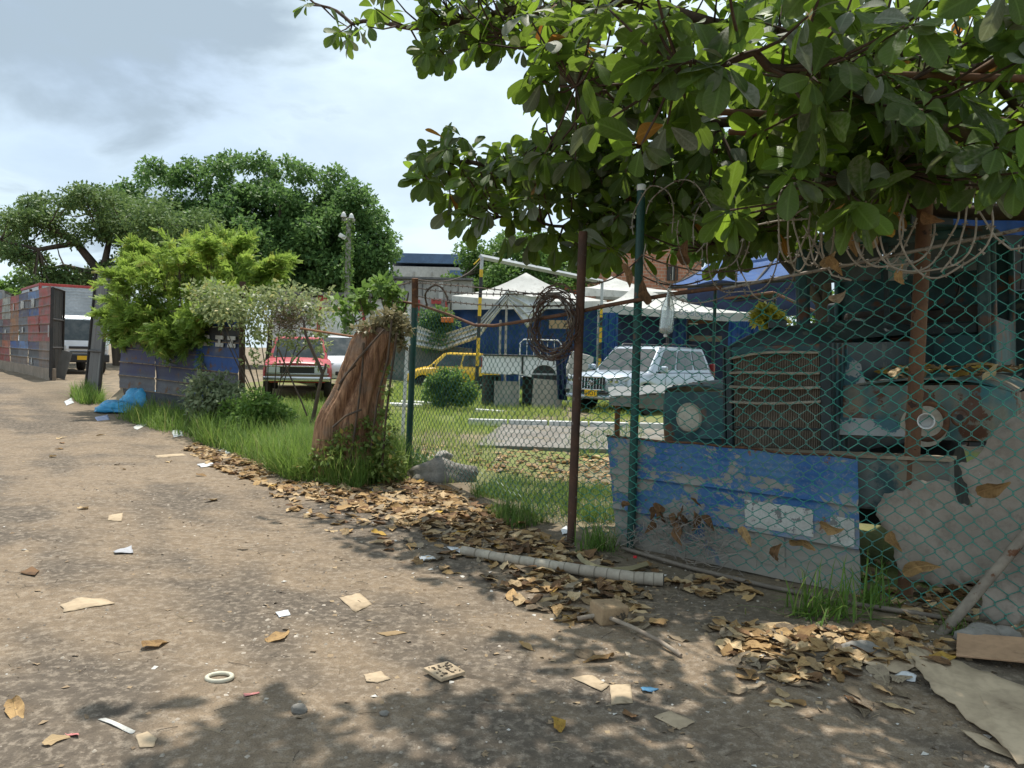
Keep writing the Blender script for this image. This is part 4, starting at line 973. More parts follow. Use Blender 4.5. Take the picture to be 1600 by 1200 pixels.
# ---- goal like frame with striped posts
M_yel = mk('yellow_paint', (.72, .47, .03), (.6, .38, .03), .6, 4, 0, .4); M_blk = mk('black_paint', (.025, .025, .028), (.04, .04, .04), .6, 4); M_galv = mk('pale_steel', (.52, .53, .53), (.42, .43, .43), .5, 3, .2)
fr = thing('height_bar', 'white cross bar on two yellow and black striped posts over the yard entry', 'height barrier', (P(750, 545, 24).x, 24, 0))
def striped(px_t, py_t, px_b, d, bands):
    top = P(px_t, py_t, d); bot = Vector((P(px_b, 600, d).x, d, hz(P(px_b, 600, d).x, d)))
    for (y0, y1, m) in bands:
        f0 = (P(px_t, y0, d).z-bot.z)/(top.z-bot.z); f1 = (P(px_t, y1, d).z-bot.z)/(top.z-bot.z)
        f0, f1 = min(1, f0), max(0, f1)
        MB().tube([bot.lerp(top, f1), bot.lerp(top, f0)], .055, 10).build('post_band', m, fr, smooth=60, world=True)
    return top
t1 = striped(753, 401, 744, 24, [(401, 421, M_galv), (421, 433, M_yel), (433, 465, M_blk), (465, 494, M_yel), (494, 528, M_blk), (528, 572, M_yel), (572, 600, M_blk), (600, 660, M_yel)])
t2 = striped(941, 440, 936, 29, [(438, 478, M_galv), (478, 496, M_yel), (496, 512, M_blk), (512, 535, M_yel), (535, 560, M_blk), (560, 640, M_yel)])
MB().tube([t1+Vector((-.05, 0, 0)), t2], .085, 4).build('crossbar', M_galv, fr, world=True)
MB().tube([t1, t1+Vector((-.25, 0, .35-.6))], .02, 5).build('brace', M_yel, fr, world=True)
# ================================================================= OLD TRUCK
TW = Matrix.Translation((2.24, 5.89, 0)) @ Euler((0, -.055, R_(-39.2))).to_matrix().to_4x4()
M_tgreen = mk('worn_teal_paint', (.032, .105, .115), (.018, .055, .065), .55, 2.2, 0, .4, third=(.17, .075, .04), tscale=3.2, tthr=.52, tw=.08, bump=.25, bscale=18, dust=(.26, .27, .26), dthr=.62)
M_tpatch = mk('patched_fender', (.03, .12, .135), (.27, .20, .13), .65, 3.0, 0, .3, third=(.13, .055, .03), tscale=4.6, tthr=.53, tw=.05, bump=.5, bscale=16, dust=(.33, .34, .33), dthr=.70)
M_tdark = mk('dark_hood_paint', (.016, .030, .034), (.027, .042, .046), .5, 2.6, 0, .4, third=(.10, .11, .09), tscale=5, tthr=.6, dust=(.16, .15, .12), dthr=.72)
M_core = mk('radiator_core', (.10, .078, .058), (.06, .047, .037), .85, 3, .1, .2)
M_tan = mk('dusty_tan_metal', (.46, .41, .33), (.34, .29, .22), .8, 5, 0, .25)
M_beam = mk('dusty_bumper', (.13, .16, .16), (.21, .17, .12), .75, 2, 0, .3, third=(.05, .10, .11), tscale=2.4, tthr=.52, tw=.1)
M_void = mk('dark_interior', (.02, .02, .018), (.04, .037, .03), .9, 4)
TR = thing('old_truck', 'derelict teal vintage truck with missing headlights behind the chain link fence', 'truck', (2.24, 5.89, 0), (0, -.055, R_(-39.2)))
# radiator shell: side posts, arched top tank, hood behind
b = MB(); b.box((-.11, -.06, 1.30), (.70, .05, .80)); rc = b.build('radiator', M_core, TR)
fin = MB()
for k in range(52): fin.box((-.44+k*.66/51, -.092, 1.29), (.004, .016, .76))
o = fin.build('radiator_fins', mk('radiator_fins', (.36, .30, .23), (.22, .18, .135), .8, 2.5, .2, .3), rc); o['kind'] = 'stuff'
for k, z in enumerate((1.62, 1.50, 1.39, 1.275)):
    b = MB(); y0 = -.155
    dzs = .02 if k == 0 else 0
    b.grid(12, 3, lambda u, v: Vector((-.46+.70*u, y0-.035*math.sin(3.14*u)+.05*v, z-.012+dzs*u*2+.012*math.sin(v*3.14)+(.02 if k == 0 else .008)*math.sin(u*4+k))), .01)
    b.build('grille_bar', M_tan, TR, smooth=50)
b = MB()
for sx, ww in ((-.475, .05), (.275, .08)): b.box((sx, -.06, 1.28), (ww, .14, .86))
b.box((-.1, -.07, .87), (.82, .14, .05)); b.box((-.1, -.1, 1.06), (.7, .02, .018)); b.build('radiator_frame', M_tdark, TR, bevel=.012)
def arch(u):  # crown line of the hood front
    x = -.5+.82*u; z = 1.68+.17*math.sin(math.pi*(.06+.88*u))**.8; return x, z
b = MB(); b.grid(18, 10, lambda u, v: Vector((arch(u)[0], -.10+.12*v**2, 1.655+(arch(u)[1]-1.655)*math.sin(v*1.57))), 0)
b.grid(18, 8, lambda u, v: Vector((arch(u)[0]*(1+.16*v)+.16*v, .02+1.85*v, arch(u)[1]+.1*v+.05*math.sin(3.14*u)*v)), 0)
b.build('hood', M_tdark, TR, smooth=50)
b = MB(); b.box((-.1, -.105, 1.665), (.76, .03, .07)); b.build('header_tank', M_tgreen, TR, bevel=.012)
MB().lathe([(.0, .0), (.07, 0), (.07, .05), (.055, .065), (0, .065)], 16, (-.12, -.0, 1.84)).build('filler_cap', M_tdark, TR, smooth=40)
for sx, x1 in ((.322, .62), (-.512, -.42)):
    b = MB(); b.grid(8, 6, lambda u, v: Vector((sx+(x1-sx)*u, -.12+2.0*u, .86+(.84+.05*u)*v)), .015); b.build('hood_side', M_tdark, TR, smooth=50)
for k in range(3): MB().box((.335+.012*k, -.05+.08*k, 1.28), (.014, .03, .84)).build('side_trim', M_tgreen, TR)
# fenders
def fender(s, cx, x_in, x_out, mat, zt, zb_):
    b = MB()
    # front face with a rounded outer corner, and crown sweeping back
    def fn(u, v):
        x = x_in+(x_out-x_in)*u
        edge = (max(0, u-.78)/.22)**2
        y = .02+.26*edge-.02*math.sin(math.pi*v)
        z = zb_+(zt-zb_)*v-.07*edge*v
        return Vector((x, y, z))
    b.grid(18, 10, fn, .012)
    def fc(u, v):
        x = x_in+(x_out-x_in)*u; edge = (max(0, u-.78)/.22)**2
        return Vector((x, .02+.26*edge*(1-v)+1.35*v, zt-.07*edge+.05*math.sin(v*2.2)+.05*math.sin(math.pi*u)*(1-.4*v)))
    b.grid(18, 10, fc, .012)
    def fo(u, v): return Vector((x_out+.03*math.sin(3*u), .28+1.1*u, zb_+.1*math.sin(u*3.14)+(zt-.06-zb_-.1*math.sin(u*3.14))*v))
    b.grid(8, 5, fo, .012)
    return b.build('fender', mat, TR, smooth=50)
fl = fender(-1, -.88, -.53, -1.23, M_tgreen, 1.34, .90)
fr_ = fender(1, .88, .36, 1.42, M_tpatch, 1.38, 1.00)
# sloping apron joining right fender and hood side
b = MB(); b.grid(8, 8, lambda u, v: Vector((.34+(.12+.36*(1-v)**1.6)*u, -.03+.15*v, 1.02+.62*v-.1*u*v)), .012); b.build('apron', mk('peeling_apron', (.05, .14, .17), (.035, .10, .125), .5, 2, 0, .4, third=(.40, .41, .40), tscale=2.6, tthr=.5, tw=.02), TR, smooth=50)
b = MB(); b.grid(8, 8, lambda u, v: Vector((-.52-(.05+.26*(1-v)**1.6)*u, -.02+.15*v, .95+.5*v-.1*u*v)), .012); b.build('apron', M_tgreen, TR, smooth=50)
def ringpart(name, c, r, depth, mat, parent, rr=.016, n=28, bulge=0):
    b = MB(); b.tube([(c[0]+r*math.cos(a*2*math.pi/n), c[1], c[2]+r*1.05*math.sin(a*2*math.pi/n)) for a in range(n)], rr, 8, closed=True); return b.build(name, mat, parent, smooth=60)
hl = ringpart('headlight', (-.88, -.01, 1.125), .105, .02, M_tan, TR)
MB().lathe([(0, -.02), (.05, -.018), (.1, .0), (.1, .02), (0, .02)], 24, (-.88, -.02, 1.125), 'Y').build('lamp_bowl', mk('cream_bowl', (.60, .56, .46), (.48, .43, .33), .5, 6), hl, smooth=60)
MB().lathe([(0, 0), (.028, 0), (.028, .02), (0, .02)], 14, (-1.10, -.0, 1.14), 'Y').build('bolt_hole', M_ink, fl)
hr_ = ringpart('headlight', (.92, -.005, 1.13), .12, .02, M_rust, TR, .022)
MB().lathe([(0, .0), (.11, .0), (.11, .01), (0, .012)], 24, (.92, .0, 1.13), 'Y').build('lamp_recess', M_void, hr_)
MB().lathe([(.125, 0), (.15, 0), (.15, .015), (.12, .015)], 24, (.9, -.015, 1.10), 'Y').build('lamp_flange', M_tan, hr_, smooth=40)
for (x, z, r) in ((1.12, 1.16, .05),):
    ringpart('bolt_ring', (x, .01, z), r, .02, M_rust, fr_, .012)
    MB().lathe([(0, 0), (.022, 0), (.022, .02), (0, .02)], 12, (x, .0, z), 'Y').build('bolt_hole', M_ink, fr_)
# bumper beam and frame
b = MB(); b.box((.02, -.30, .72), (2.2, .16, .36)); b.build('bumper', M_beam, TR, bevel=.02)
b = MB(); b.box((.02, -.30, .905), (2.22, .20, .02)); b.build('bumper_lip', mk('dusty_lip', (.30, .25, .18), (.22, .17, .12), .9, 6), TR)
b = MB(); b.box((0, .8, .62), (1.3, 1.6, .5)); b.build('engine_bay', M_void, TR)
for s in (-1, 1):
    M_ = Matrix.Translation((s*.86, .75, .47)); b = MB(); b.lathe([(.25, -.12), (.44, -.13), (.47, -.08), (.47, .08), (.44, .13), (.25, .12)], 24, (0, 0, 0), 'X')
    tw = ob('wheel', b.mesh('tyre', M_tyre, smooth=40), TR, M_); MB().lathe([(0, -.05), (.25, -.1), (.26, .1), (0, .05)], 20, (0, 0, 0), 'X').build('rim', M_rust, tw, smooth=40)
# cab
yw = 1.9; x0c, x1c = -.55, 1.02
b = MB()
b.box(((x0c+x1c)/2, yw+.05, 1.55), (x1c-x0c+.1, .08, .5))            # cowl
b.box((x0c, yw+.02, 2.2), (.1, .1, 1.0)); b.box((x1c, yw+.02, 2.2), (.1, .1, 1.0)); b.box(((x0c+x1c)/2, yw+.02, 2.7), (x1c-x0c+.1, .1, .1))
b.build('cab_front', M_tgreen, TR, bevel=.02)
b = MB(); b.grid(10, 8, lambda u, v: Vector((x0c-.05+(x1c-x0c+.1)*u, yw-.06+1.5*v, 2.72+.12*math.sin(3.14*u)+.06*math.sin(3.14*v))), .02); b.build('cab_roof', M_tgreen, TR, smooth=50)
for s, xx in ((-1, x0c-.06), (1, x1c+.06)):
    b = MB(); b.box((xx, yw+.7, 1.35), (.05, 1.4, 1.2)); b.box((xx, yw+.06, 2.3), (.05, .08, .8)); b.box((xx, yw+1.36, 2.3), (.05, .12, .8)); b.build('door', M_tgreen, TR, bevel=.015)
b = MB(); b.box(((x0c+x1c)/2, yw+1.4, 1.75), (x1c-x0c+.1, .06, 2.0)); b.build('cab_back', M_tgreen, TR)
b = MB(); b.box(((x0c+x1c)/2, yw+.9, 1.35), (x1c-x0c-.1, .5, .3)); b.box(((x0c+x1c)/2, yw+1.2, 1.8), (x1c-x0c-.1, .14, .7)); b.build('bench_seat', mk('torn_seat', (.05, .036, .03), (.09, .075, .06), .9, 4), TR, bevel=.06, seg=3)
xm = (x0c+x1c)/2
for (xa, xb) in ((x0c+.05, xm-.05), (xm+.05, x1c-.05)):
    b = MB(); b.grid(6, 6, lambda u, v: Vector((xa+(xb-xa)*u, yw-.03-.02*math.sin(3.14*u), 2.36+.3*v)), .004)
    b.build('windscreen', mk('dusty_glass', (.085, .10, .095), (.04, .048, .046), .35, 2, 0, .5), TR, smooth=60)
MB().box((xm, yw-.03, 2.2), (.04, .05, .98)).build('windscreen_pillar', M_tdark, TR)
MB().box((xm+.1, yw-.045, 2.44), (.16, .01, .22)).build('sticker', mk_flat('pale_sticker', (.3, .33, .32), .7), TR)
b = MB(); b.tube([(x1c-.45+.2*math.cos(a*math.pi/12), yw+.35+.06*math.sin(a*math.pi/12), 2.25+.19*math.sin(a*math.pi/12)) for a in range(24)], .014, 6, closed=True); b.build('steering_wheel', M_plastic, TR, smooth=60)
b = MB(); b.box((xm, yw+.2, 1.86), (x1c-x0c-.1, .3, .12)); b.build('dashboard', M_tdark, TR, bevel=.02)
b = MB(); b.grid(10, 4, lambda u, v: Vector((.3+1.0*u, .9+.9*v, 1.40+.05*v)), .02); b.build('running_board', M_void, TR)
# dark body behind the cab
b = MB(); b.box((.24, yw+3.2, 1.5), (2.1, 3.2, 1.6)); b.build('cargo_body', M_tdark, TR, bevel=.03)
for s in (-1, 1):
    M_ = Matrix.Translation((.24+s*.86, yw+3.4, .47)); b = MB(); b.lathe([(.25, -.12), (.44, -.13), (.47, -.08), (.47, .08), (.44, .13), (.25, .12)], 24, (0, 0, 0), 'X')
    ob('wheel', b.mesh('tyre', M_tyre, smooth=40), TR, M_)
# ================================================================= FENCES
FE = thing('chain_link_fence', 'rusty post and green chain link fence between the lane and the yard', 'fence', (.53, 6.52, gz(.53, 6.52)))
def gpost(name, base, top, r, mat, label=None, mid=None, n=12):
    b = MB(); pts = [base]+([mid] if mid else [])+[top]; b.tube(pts, r, n); o = b.build(name, mat, FE, smooth=60, world=True)
    if label: o['label'] = label
    return o
p1b = G(637, 725); p1m = FP(648.5, 478); p1t = FP(652, 435); p1b.z -= .2
gpost('post', p1b, p1m, .043, M_postgreen, 'green painted post with rusty bent top beside the stump')
o = gpost('post_top', p1m+Vector((0, 0, -.02)), p1t+Vector((-.03, .0, 0)), .045, M_rust)
p2b = G(892, 845); p2t = FP(911, 362); p2b.z -= .2
gpost('post', p2b, p2t, .037, M_rustbrown, 'rusty brown pipe post in the middle of the fence')
p3b = FP(990, 700, .06); p3b.z = gz(p3b.x, p3b.y)-.2; p3t = FP(1002, 296, .06); p3b.x += (p3b.x-p3t.x)*.2
gpost('post', p3b, p3t, .034, M_postgreen, 'tall green post with white cap behind the blue sheet')
b = MB(); b.lathe([(.036, -.01), (.038, .03), (.03, .04), (0, .042)], 12, p3t); b.build('post_cap', M_white, FE, smooth=60, world=True)
# white thin post behind the green one
q0, q1 = P(629, 640, 13.5), P(640, 470, 13.5)
b = MB(); b.tube([(q0.x, 13.5, gz(q0.x, 13.5)-.1), q1], .03, 8); setp(b.build('white_post', M_white, None, smooth=60, world=True), 'thin white post close behind the green fence post', 'post')
# top rail, sagging
rp_ = [FP(598, 466), FP(655, 476), FP(700, 491), FP(742, 508), FP(772, 509), FP(830, 500), FP(890, 490), FP(945, 478), FP(1000, 468), FP(1060, 458), FP(1128, 449)]
b = MB(); b.tube(rp_, .017, 8); b.build('top_rail', M_rust, FE, smooth=60, world=True)
rr_ = [FP(1128, 452, -.01), FP(1240, 430, -.01), FP(1330, 413, -.01), FP(1450, 388, -.01), FP(1560, 366, -.01), FP(1680, 340, -.01)]
b = MB(); b.tube(rr_, .012, 8); b.build('top_rail', M_wire, FE, smooth=60, world=True)
# chain link: every wire zigzags from the bottom to the top and hooks its neighbours
def chainlink(a, b_, zt, zb, cw, ch, mat, rad, seed, amp=.03, sag=0.0):
    a, b_ = Vector(a), Vector(b_); Lh = (b_-a).length; u = (b_-a)/Lh; n = Vector((-u.y, u.x)); 
    if n.y < 0: n = -n
    NN = int(sum(zt(q/10)-zb(q/10) for q in range(11))/11/ch); nw = int(Lh/cw); mbk = MB(); V = []; F = []
    def pos(s, k, zlo, zhi):
        z = zlo+(zhi-zlo)*k
        ds = .03*noise.noise((s*2.1, z*2.1, seed))+.012*noise.noise((s*6, z*6, seed+4))
        dz = .036*noise.noise((s*1.7, z*1.9, seed+9))
        dn = amp*noise.noise((s*1.1, z*1.2, seed+2))
        s2 = min(Lh, max(0, s+ds)); q = a+u*s2+n*dn
        return Vector((q.x, q.y, z+dz))
    for i in range(nw):
        s0 = i*cw; nn = NN; pts = []
        for k in range(nn+1):
            s = s0+cw*((k+i) % 2); f = k/nn
            p = pos(s, f, zb(s/Lh), zt(s/Lh)); o_ = rad*1.1*(1 if (k+i) % 2 else -1)
            d_ = cw*.06*(1 if (k+i) % 2 else -1)
            for e_ in ((-.13, .13) if 0 < k < nn else (0,)): pts.append(p+Vector((n.x*o_+u.x*d_, n.y*o_+u.y*d_, e_*ch)))
        mbk.tube(pts, rad, 4, caps=False)
    return mbk
def zline(lst):
    def f(t):
        for (t0, z0), (t1, z1) in zip(lst[:-1], lst[1:]):
            if t <= t1: return z0+(z1-z0)*(t-t0)/max(1e-6, t1-t0)
        return lst[-1][1]
    return f
def fparam(p, a, b_): u = (b_-a); return (Vector((p.x, p.y))-a).dot(u)/u.length_squared
A_, B_ = FL[1], FL[0]
prof = sorted([(fparam(q, A_, B_), q.z) for q in (FP(905, 488), FP(945, 478), FP(1000, 468), FP(1060, 461), FP(1130, 470), FP(1180, 452), FP(1250, 432), FP(1330, 416), FP(1450, 388), FP(1560, 368))])
prof = [(-.01, prof[0][1])]+prof+[(1.0, prof[-1][1]+.06)]
zb1 = zline([(0, .1), (.06, .12), (.3, .06), (.62, .05), (.8, .02), (1, -.02)])
m_ = chainlink(A_, B_, zline(prof), zb1, .0575, .055, M_pvc, .0030, 3)
o = m_.build('chain_link_mesh', M_pvc, FE, smooth=60, world=True); o['kind'] = 'stuff'
A2, B2 = FL[2], FL[1]
prof2 = sorted([(fparam(q, A2, B2), q.z) for q in (FP(655, 478), FP(700, 493), FP(742, 510), FP(772, 511), FP(830, 502), FP(888, 492))])
prof2 = [(-.01, prof2[0][1])]+prof2+[(1.01, prof2[-1][1])]
m_ = chainlink(A2, B2, zline(prof2), zline([(0, .05), (1, .08)]), .06, .046, M_pvc_dark, .0027, 8)
o = m_.build('chain_link_mesh', M_pvc_dark, FE, smooth=60, world=True); o['kind'] = 'stuff'
A3, B3 = FL[3], FL[2]
m_ = chainlink(A3+(B3-A3)*.0, B3, zline([(0, 1.9), (.5, 2.0), (1, FP(650, 480).z)]), zline([(0, .05), (1, .05)]), .07, .048, M_pvc_dark, .003, 14, .06)
o = m_.build('chain_link_mesh', M_pvc_dark, FE, smooth=60, world=True); o['kind'] = 'stuff'
# pipe along the bottom, and the slanting stay at the right
b = MB(); b.tube([G(972, 862)+Vector((0, 0, .03)), G(1080, 893)+Vector((0, 0, .025)), G(1200, 921)+Vector((0, 0, .02)), G(1330, 948)+Vector((0, 0, .02)), G(1470, 972)+Vector((0, 0, .03))], .016, 8); b.build('bottom_pipe', mk('dusty_pipe', (.20, .165, .13), (.14, .115, .09), .8, 6), FE, smooth=60, world=True)
s0 = G(1466, 990); s1 = FP(1606, 832, -.02); s2 = s1+(s1-s0)*.5
b = MB(); b.tube([s0-Vector((0, 0, .03)), s1, s2], [.03, .03, .03], 10); b.build('stay', mk('dusty_stay', (.26, .22, .17), (.17, .14, .11), .85, 5, third=RUST, tscale=9, tthr=.58), FE, smooth=60, world=True)
# barbed wires
def barbs(b, pts, step, r, L_=.03, seed=0):
    rn = random.Random(seed); acc = 0
    for p, q in zip(pts[:-1], pts[1:]):
        acc += (q-p).length
        if acc > step:
            acc = 0
            for k in range(2):
                d = Vector((rn.gauss(0, 1), rn.gauss(0, 1), rn.gauss(0, 1))).normalized()*L_; b.tube([p-d, p+d], r, 3, caps=False)
def sagwire(a, c, sag, n=24): return [a.lerp(c, k/n)+Vector((0, 0, -sag*4*(k/n)*(1-k/n))) for k in range(n+1)]
b = MB()
for (a, c, sg) in ((FP(598, 448), FP(652, 437), .03), (FP(652, 442), FP(912, 470), -.02), (FP(652, 450), FP(908, 455), .05), (FP(650, 462), FP(908, 476), .06), (FP(912, 440), FP(1002, 400), .08), (FP(1002, 430), FP(1130, 420), .1), (FP(1002, 398), FP(1250, 400), .12)):
    pts = sagwire(a, c, sg); b.tube(pts, .006, 4); barbs(b, pts, .16, .004, .025, 3)
b.build('barbed_wire', M_wiredark, FE, smooth=60, world=True)
pt = FP(652, 437); gt = P(753, 404, 24)
b = MB(); b.tube(sagwire(P(560, 452, 14), pt, .05)+sagwire(pt, gt, .25)[1:], .011, 5); b.build('stay_cable', M_wiredark, FE, smooth=60, world=True)
def loop(b, c, rx, rz, tilt, r, seed, a0=0, a1=6.283, n=34, wob=.06):
    rn = random.Random(seed); u = Vector((math.cos(tilt), math.sin(tilt), 0)); ph = rn.uniform(0, 6)
    pts = []
    for k in range(n+1):
        a = a0+(a1-a0)*k/n; w_ = 1+wob*math.sin(3*a+ph)+wob*.6*math.sin(5*a+ph*2)
        pts.append(Vector(c)+u*rx*w_*math.cos(a)+Vector((0, 0, rz*w_*math.sin(a)))+Vector((u.y, -u.x, 0))*(.05*math.sin(2*a+ph)))
    b.tube(pts, r, 5); barbs(b, pts, .11, r*.7, .022, seed)
b = MB()
for px, py, rx, rz, a0, a1 in ((680, 476, .20, .22, 0, 3.2), (618, 470, .30, .34, 2.2, 6.6), (560, 470, .26, .3, 3.2, 6.6)):
    b = MB(); loop(b, FP(px, py, -.05), rx, rz, -.8, .012, px, a0, a1); b.build('wire_loop', M_wiredark, FE, smooth=60, world=True)
# razor wire coil along the fence top at the right
RW = thing('razor_wire', 'dusty pale coil of razor wire looping over the fence top under the big leaves', 'razor wire', FP(1380, 350, -.1))
M_razor = mk('dusty_razor_wire', (.42, .37, .31), (.30, .26, .21), .75, 14, 0, .25, bump=0)
k = 0
for px, py, rx, rz, tl in ((1238, 345, .10, .27, -.2), (1252, 350, .09, .30, -.3), (1266, 342, .10, .30, -.1), (1284, 352, .08, .26, -.5), (1318, 360, .13, .24, -.2),
                           (1362, 352, .17, .25, -.4), (1378, 345, .19, .28, -.3), (1398, 352, .22, .27, -.35), (1424, 350, .24, .28, -.3), (1448, 352, .26, .30, -.45), (1475, 345, .24, .33, -.5)):
    b = MB(); loop(b, FP(px, py, -.10-.03*(k % 3)), rx, rz, tl, .0062, k*7+1, rnd.uniform(0, 2), rnd.uniform(6.0, 6.9), wob=.05); k += 1
    o = b.build('wire_loop', M_razor, RW, smooth=60, world=True)
b = MB()
for pts in ([(1225, 345), (1270, 318), (1340, 292), (1400, 282), (1460, 290)], [(1340, 300), (1400, 276), (1455, 275), (1462, 318)], [(1500, 272), (1513, 300), (1508, 350), (1495, 395), (1470, 425)], [(1515, 285), (1530, 330), (1555, 370), (1580, 390), (1640, 380)], [(1180, 352), (1215, 345), (1262, 342)], [(1255, 352), (1275, 385), (1300, 430), (1330, 438)]):
    pp_ = [FP(x, y, -.12) for x, y in pts]; pth = []
    for p, q in zip(pp_[:-1], pp_[1:]): pth += [p.lerp(q, t/5) for t in range(5)]
    pth.append(pp_[-1]); b.tube(pth, .0062, 5); barbs(b, pth, .1, .005, .02, len(pts))
b.build('wire_strand', M_razor, RW, smooth=60, world=True)
RW2 = thing('razor_wire', 'thin brown barbed wire loops sagging between the green post and the blue tarp roof', 'razor wire', FP(1080, 370, -.05))
for k, (px, py, rx, rz, a0, a1) in enumerate(((1020, 350, .16, .3, -.3, 3.4), (1060, 345, .26, .28, -1, 2.9), (1050, 395, .22, .22, 2.8, 6.4), (1110, 360, .24, .33, 2.9, 7.0), (1125, 375, .2, .36, -.6, 3.3), (1160, 390, .25, .33, 2.6, 6.6), (1090, 430, .3, .2, 3.1, 6.5), (1200, 400, .2, .3, 3.2, 6.4))):
    b = MB(); loop(b, FP(px, py, -.05), rx, rz, -.4, .005, k*3+2, a0, a1); b.build('wire_loop', M_wire, RW2, smooth=60, world=True)
# wreath of old wire hung on the fence
WC = thing('wire_coil', 'thick wreath of old tangled wire hung on the fence left of the brown post', 'wire coil', FP(862, 506, -.06))
b = MB(); c0 = FP(864, 507, -.07); rn = random.Random(5); tdir = (FL[1]-FL[2]).normalized()
for k in range(22):
    R1 = rn.uniform(.255, .34); ph = rn.uniform(0, 6); ec = rn.uniform(-.03, .03); pts = []
    for j in range(41):
        a = j*2*math.pi/40; rr2 = R1*(1+.05*math.sin(3*a+ph)+.035*math.sin(5*a+2*ph)); low = .05*max(0, -math.sin(a))
        pts.append(c0+Vector((tdir.x, tdir.y, 0))*(rr2*1.25*math.cos(a)+ec)+Vector((0, 0, (rr2-low)*math.sin(a)-.02+ec))+Vector((tdir.y, -tdir.x, 0))*(.04*math.sin(a*2+ph)+rn.uniform(-.02, .02)))
    b.tube(pts, rn.uniform(.003, .006), 4, mi=k % 2)
o = b.build('wire_strand', [mk('old_wire', (.16, .13, .10), (.1, .085, .07), .8, 9), M_rustbrown], WC, smooth=60, world=True); o['kind'] = 'stuff'
b = MB()
for k in range(60):
    a = rn.uniform(0, 6.28); r0 = rn.uniform(.15, .42); p = c0+Vector((tdir.x, tdir.y, 0))*r0*math.cos(a)+Vector((0, 0, r0*math.sin(a)))
    q = p+Vector((rn.gauss(0, .1), rn.gauss(0, .05), rn.gauss(0, .1))); b.tube([p, (p+q)/2+Vector((rn.gauss(0, .02), 0, rn.gauss(0, .02))), q], .003, 3)
o = b.build('loose_wire', M_wiredark, WC, world=True); o['kind'] = 'stuff'
# rusty pipe frame above the truck
PF = thing('pipe_frame', 'rusty brown pole holding a frame of horizontal pipes among the leaves', 'pipe frame', (P(1425, 715, 5.1).x, 5.1, 0))
q = P(1425, 715, 5.1); qt = P(1453, 172, 5.1)
b = MB(); b.tube([q-(qt-q)*.42, q, qt], .048, 12); b.build('pole', M_rustpole, PF, smooth=60, world=True)
for y, x0, x1, z0, z1 in ((4.6, 1.55, 5.2, 3.28, 3.36), (5.3, 1.3, 5.2, 3.26, 3.32), (5.9, 1.6, 5.2, 3.3, 3.3), (6.8, 1.0, 5.2, 3.42, 3.35)):
    b = MB(); b.tube([(x0, y, z0), ((x0+x1)/2, y+.05, (z0+z1)/2-.03), (x1, y+.08, z1)], .024, 8); b.build('crossbar', M_rustpole, PF, smooth=60, world=True)
for x in (2.75, 5.0):
    b = MB(); b.tube([(x, 4.3, 3.33), (x, 7.2, 3.38)], .026, 8); b.build('crossbar', M_rustpole, PF, smooth=60, world=True)
for x, y in ((5.0, 4.6), (5.0, 6.8)): 
    b = MB(); b.tube([(x, y, -.1), (x, y, 3.3)], .045, 10); b.build('pole', M_rustpole, PF, smooth=60, world=True)
# ---- blue flattened drum leaning behind the mesh
t = NT('peeling_blue_sheet'); co = t.n('ShaderNodeTexCoord').outputs['Object']; sx = t.n('ShaderNodeSeparateXYZ', {0: co})
blue = t.mix(t.rng(t.noise(co, 3, 5), .35, .65), (.026, .105, .29), (.075, .18, .33))
blue = t.mix(t.math('MULTIPLY', t.rng(t.noise(co, 34, 5, .7), .50, .68), .45), blue, (.29, .285, .27))
bare = t.mix(t.noise(co, 9, 5), (.34, .33, .30), (.19, .18, .16))
strc = t.n('ShaderNodeMapping', {'Vector': co, 'Scale': (1.0, 1.0, 1.7)}).outputs[0]
pk = t.math('ADD', t.noise(strc, 3.1, 14, .70, .6), t.math('MULTIPLY', t.rng(sx.outputs[2], .8, .0), .11))
c1 = t.mix(t.rng(pk, .525, .56), blue, bare)
c1 = t.mix(t.rng(t.noise(co, 6.5, 6, .7), .63, .68), c1, (.20, .085, .035))
c1 = t.mix(t.math('MULTIPLY', t.rng(t.math('ADD', t.noise(co, 2, 5), t.math('MULTIPLY', t.rng(sx.outputs[2], .5, .0), .3)), .5, .85), .85), c1, (.30, .27, .225))
M_bluesheet = t.done(t.pbsdf(c1, .62, 0, t.bump(t.math('ADD', t.noise(co, 40, 5), t.math('MULTIPLY', t.rng(pk, .53, .56), .8)), .35, .006), .35))
bl, br_, tl, tr = G(960, 852), G(1341, 934), FP(948, 681, .10), FP(1340, 716, .16)
un = (FL[0]-FL[1]).normalized(); nn_ = Vector((-un.y, un.x, 0)); nn_ = nn_ if nn_.y > 0 else -nn_
bl += nn_*.05; br_ += nn_*.06
BS = thing('metal_sheet', 'peeling blue flattened drum sheet leaning inside the fence below the truck', 'metal sheet', ((bl+br_)/2))
def bsf(u, v):
    p = bl.lerp(br_, u).lerp(tl.lerp(tr, u), v)
    rib = sum(math.exp(-((v-c)/.016)**2) for c in (.34, .655))*.022+sum(math.exp(-((v-c)/.012)**2) for c in (.80, .85, .90, .5, .18))*.005
    edge = .02*noise.noise((u*6, 3, 1))*max(0, v-.9)*10
    return p-nn_*(rib+.02*noise.noise((u*2.2, v*1.6, 4))+.006*noise.noise((u*9, v*7, 4)))+Vector((0, 0, edge))
b = MB(); b.grid(46, 80, bsf, .004); b.build('sheet', M_bluesheet, BS, smooth=60, world=True)
b = MB(); b.tube([bsf(k/20, 1.0)-nn_*.004 for k in range(21)], .009, 6); b.build('rusty_edge', M_rust, BS, smooth=60, world=True)
M_label = mk('scuffed_white_label', (.55, .54, .50), (.44, .42, .38), .8, 9, third=(.25, .25, .24), tscale=12, tthr=.55)
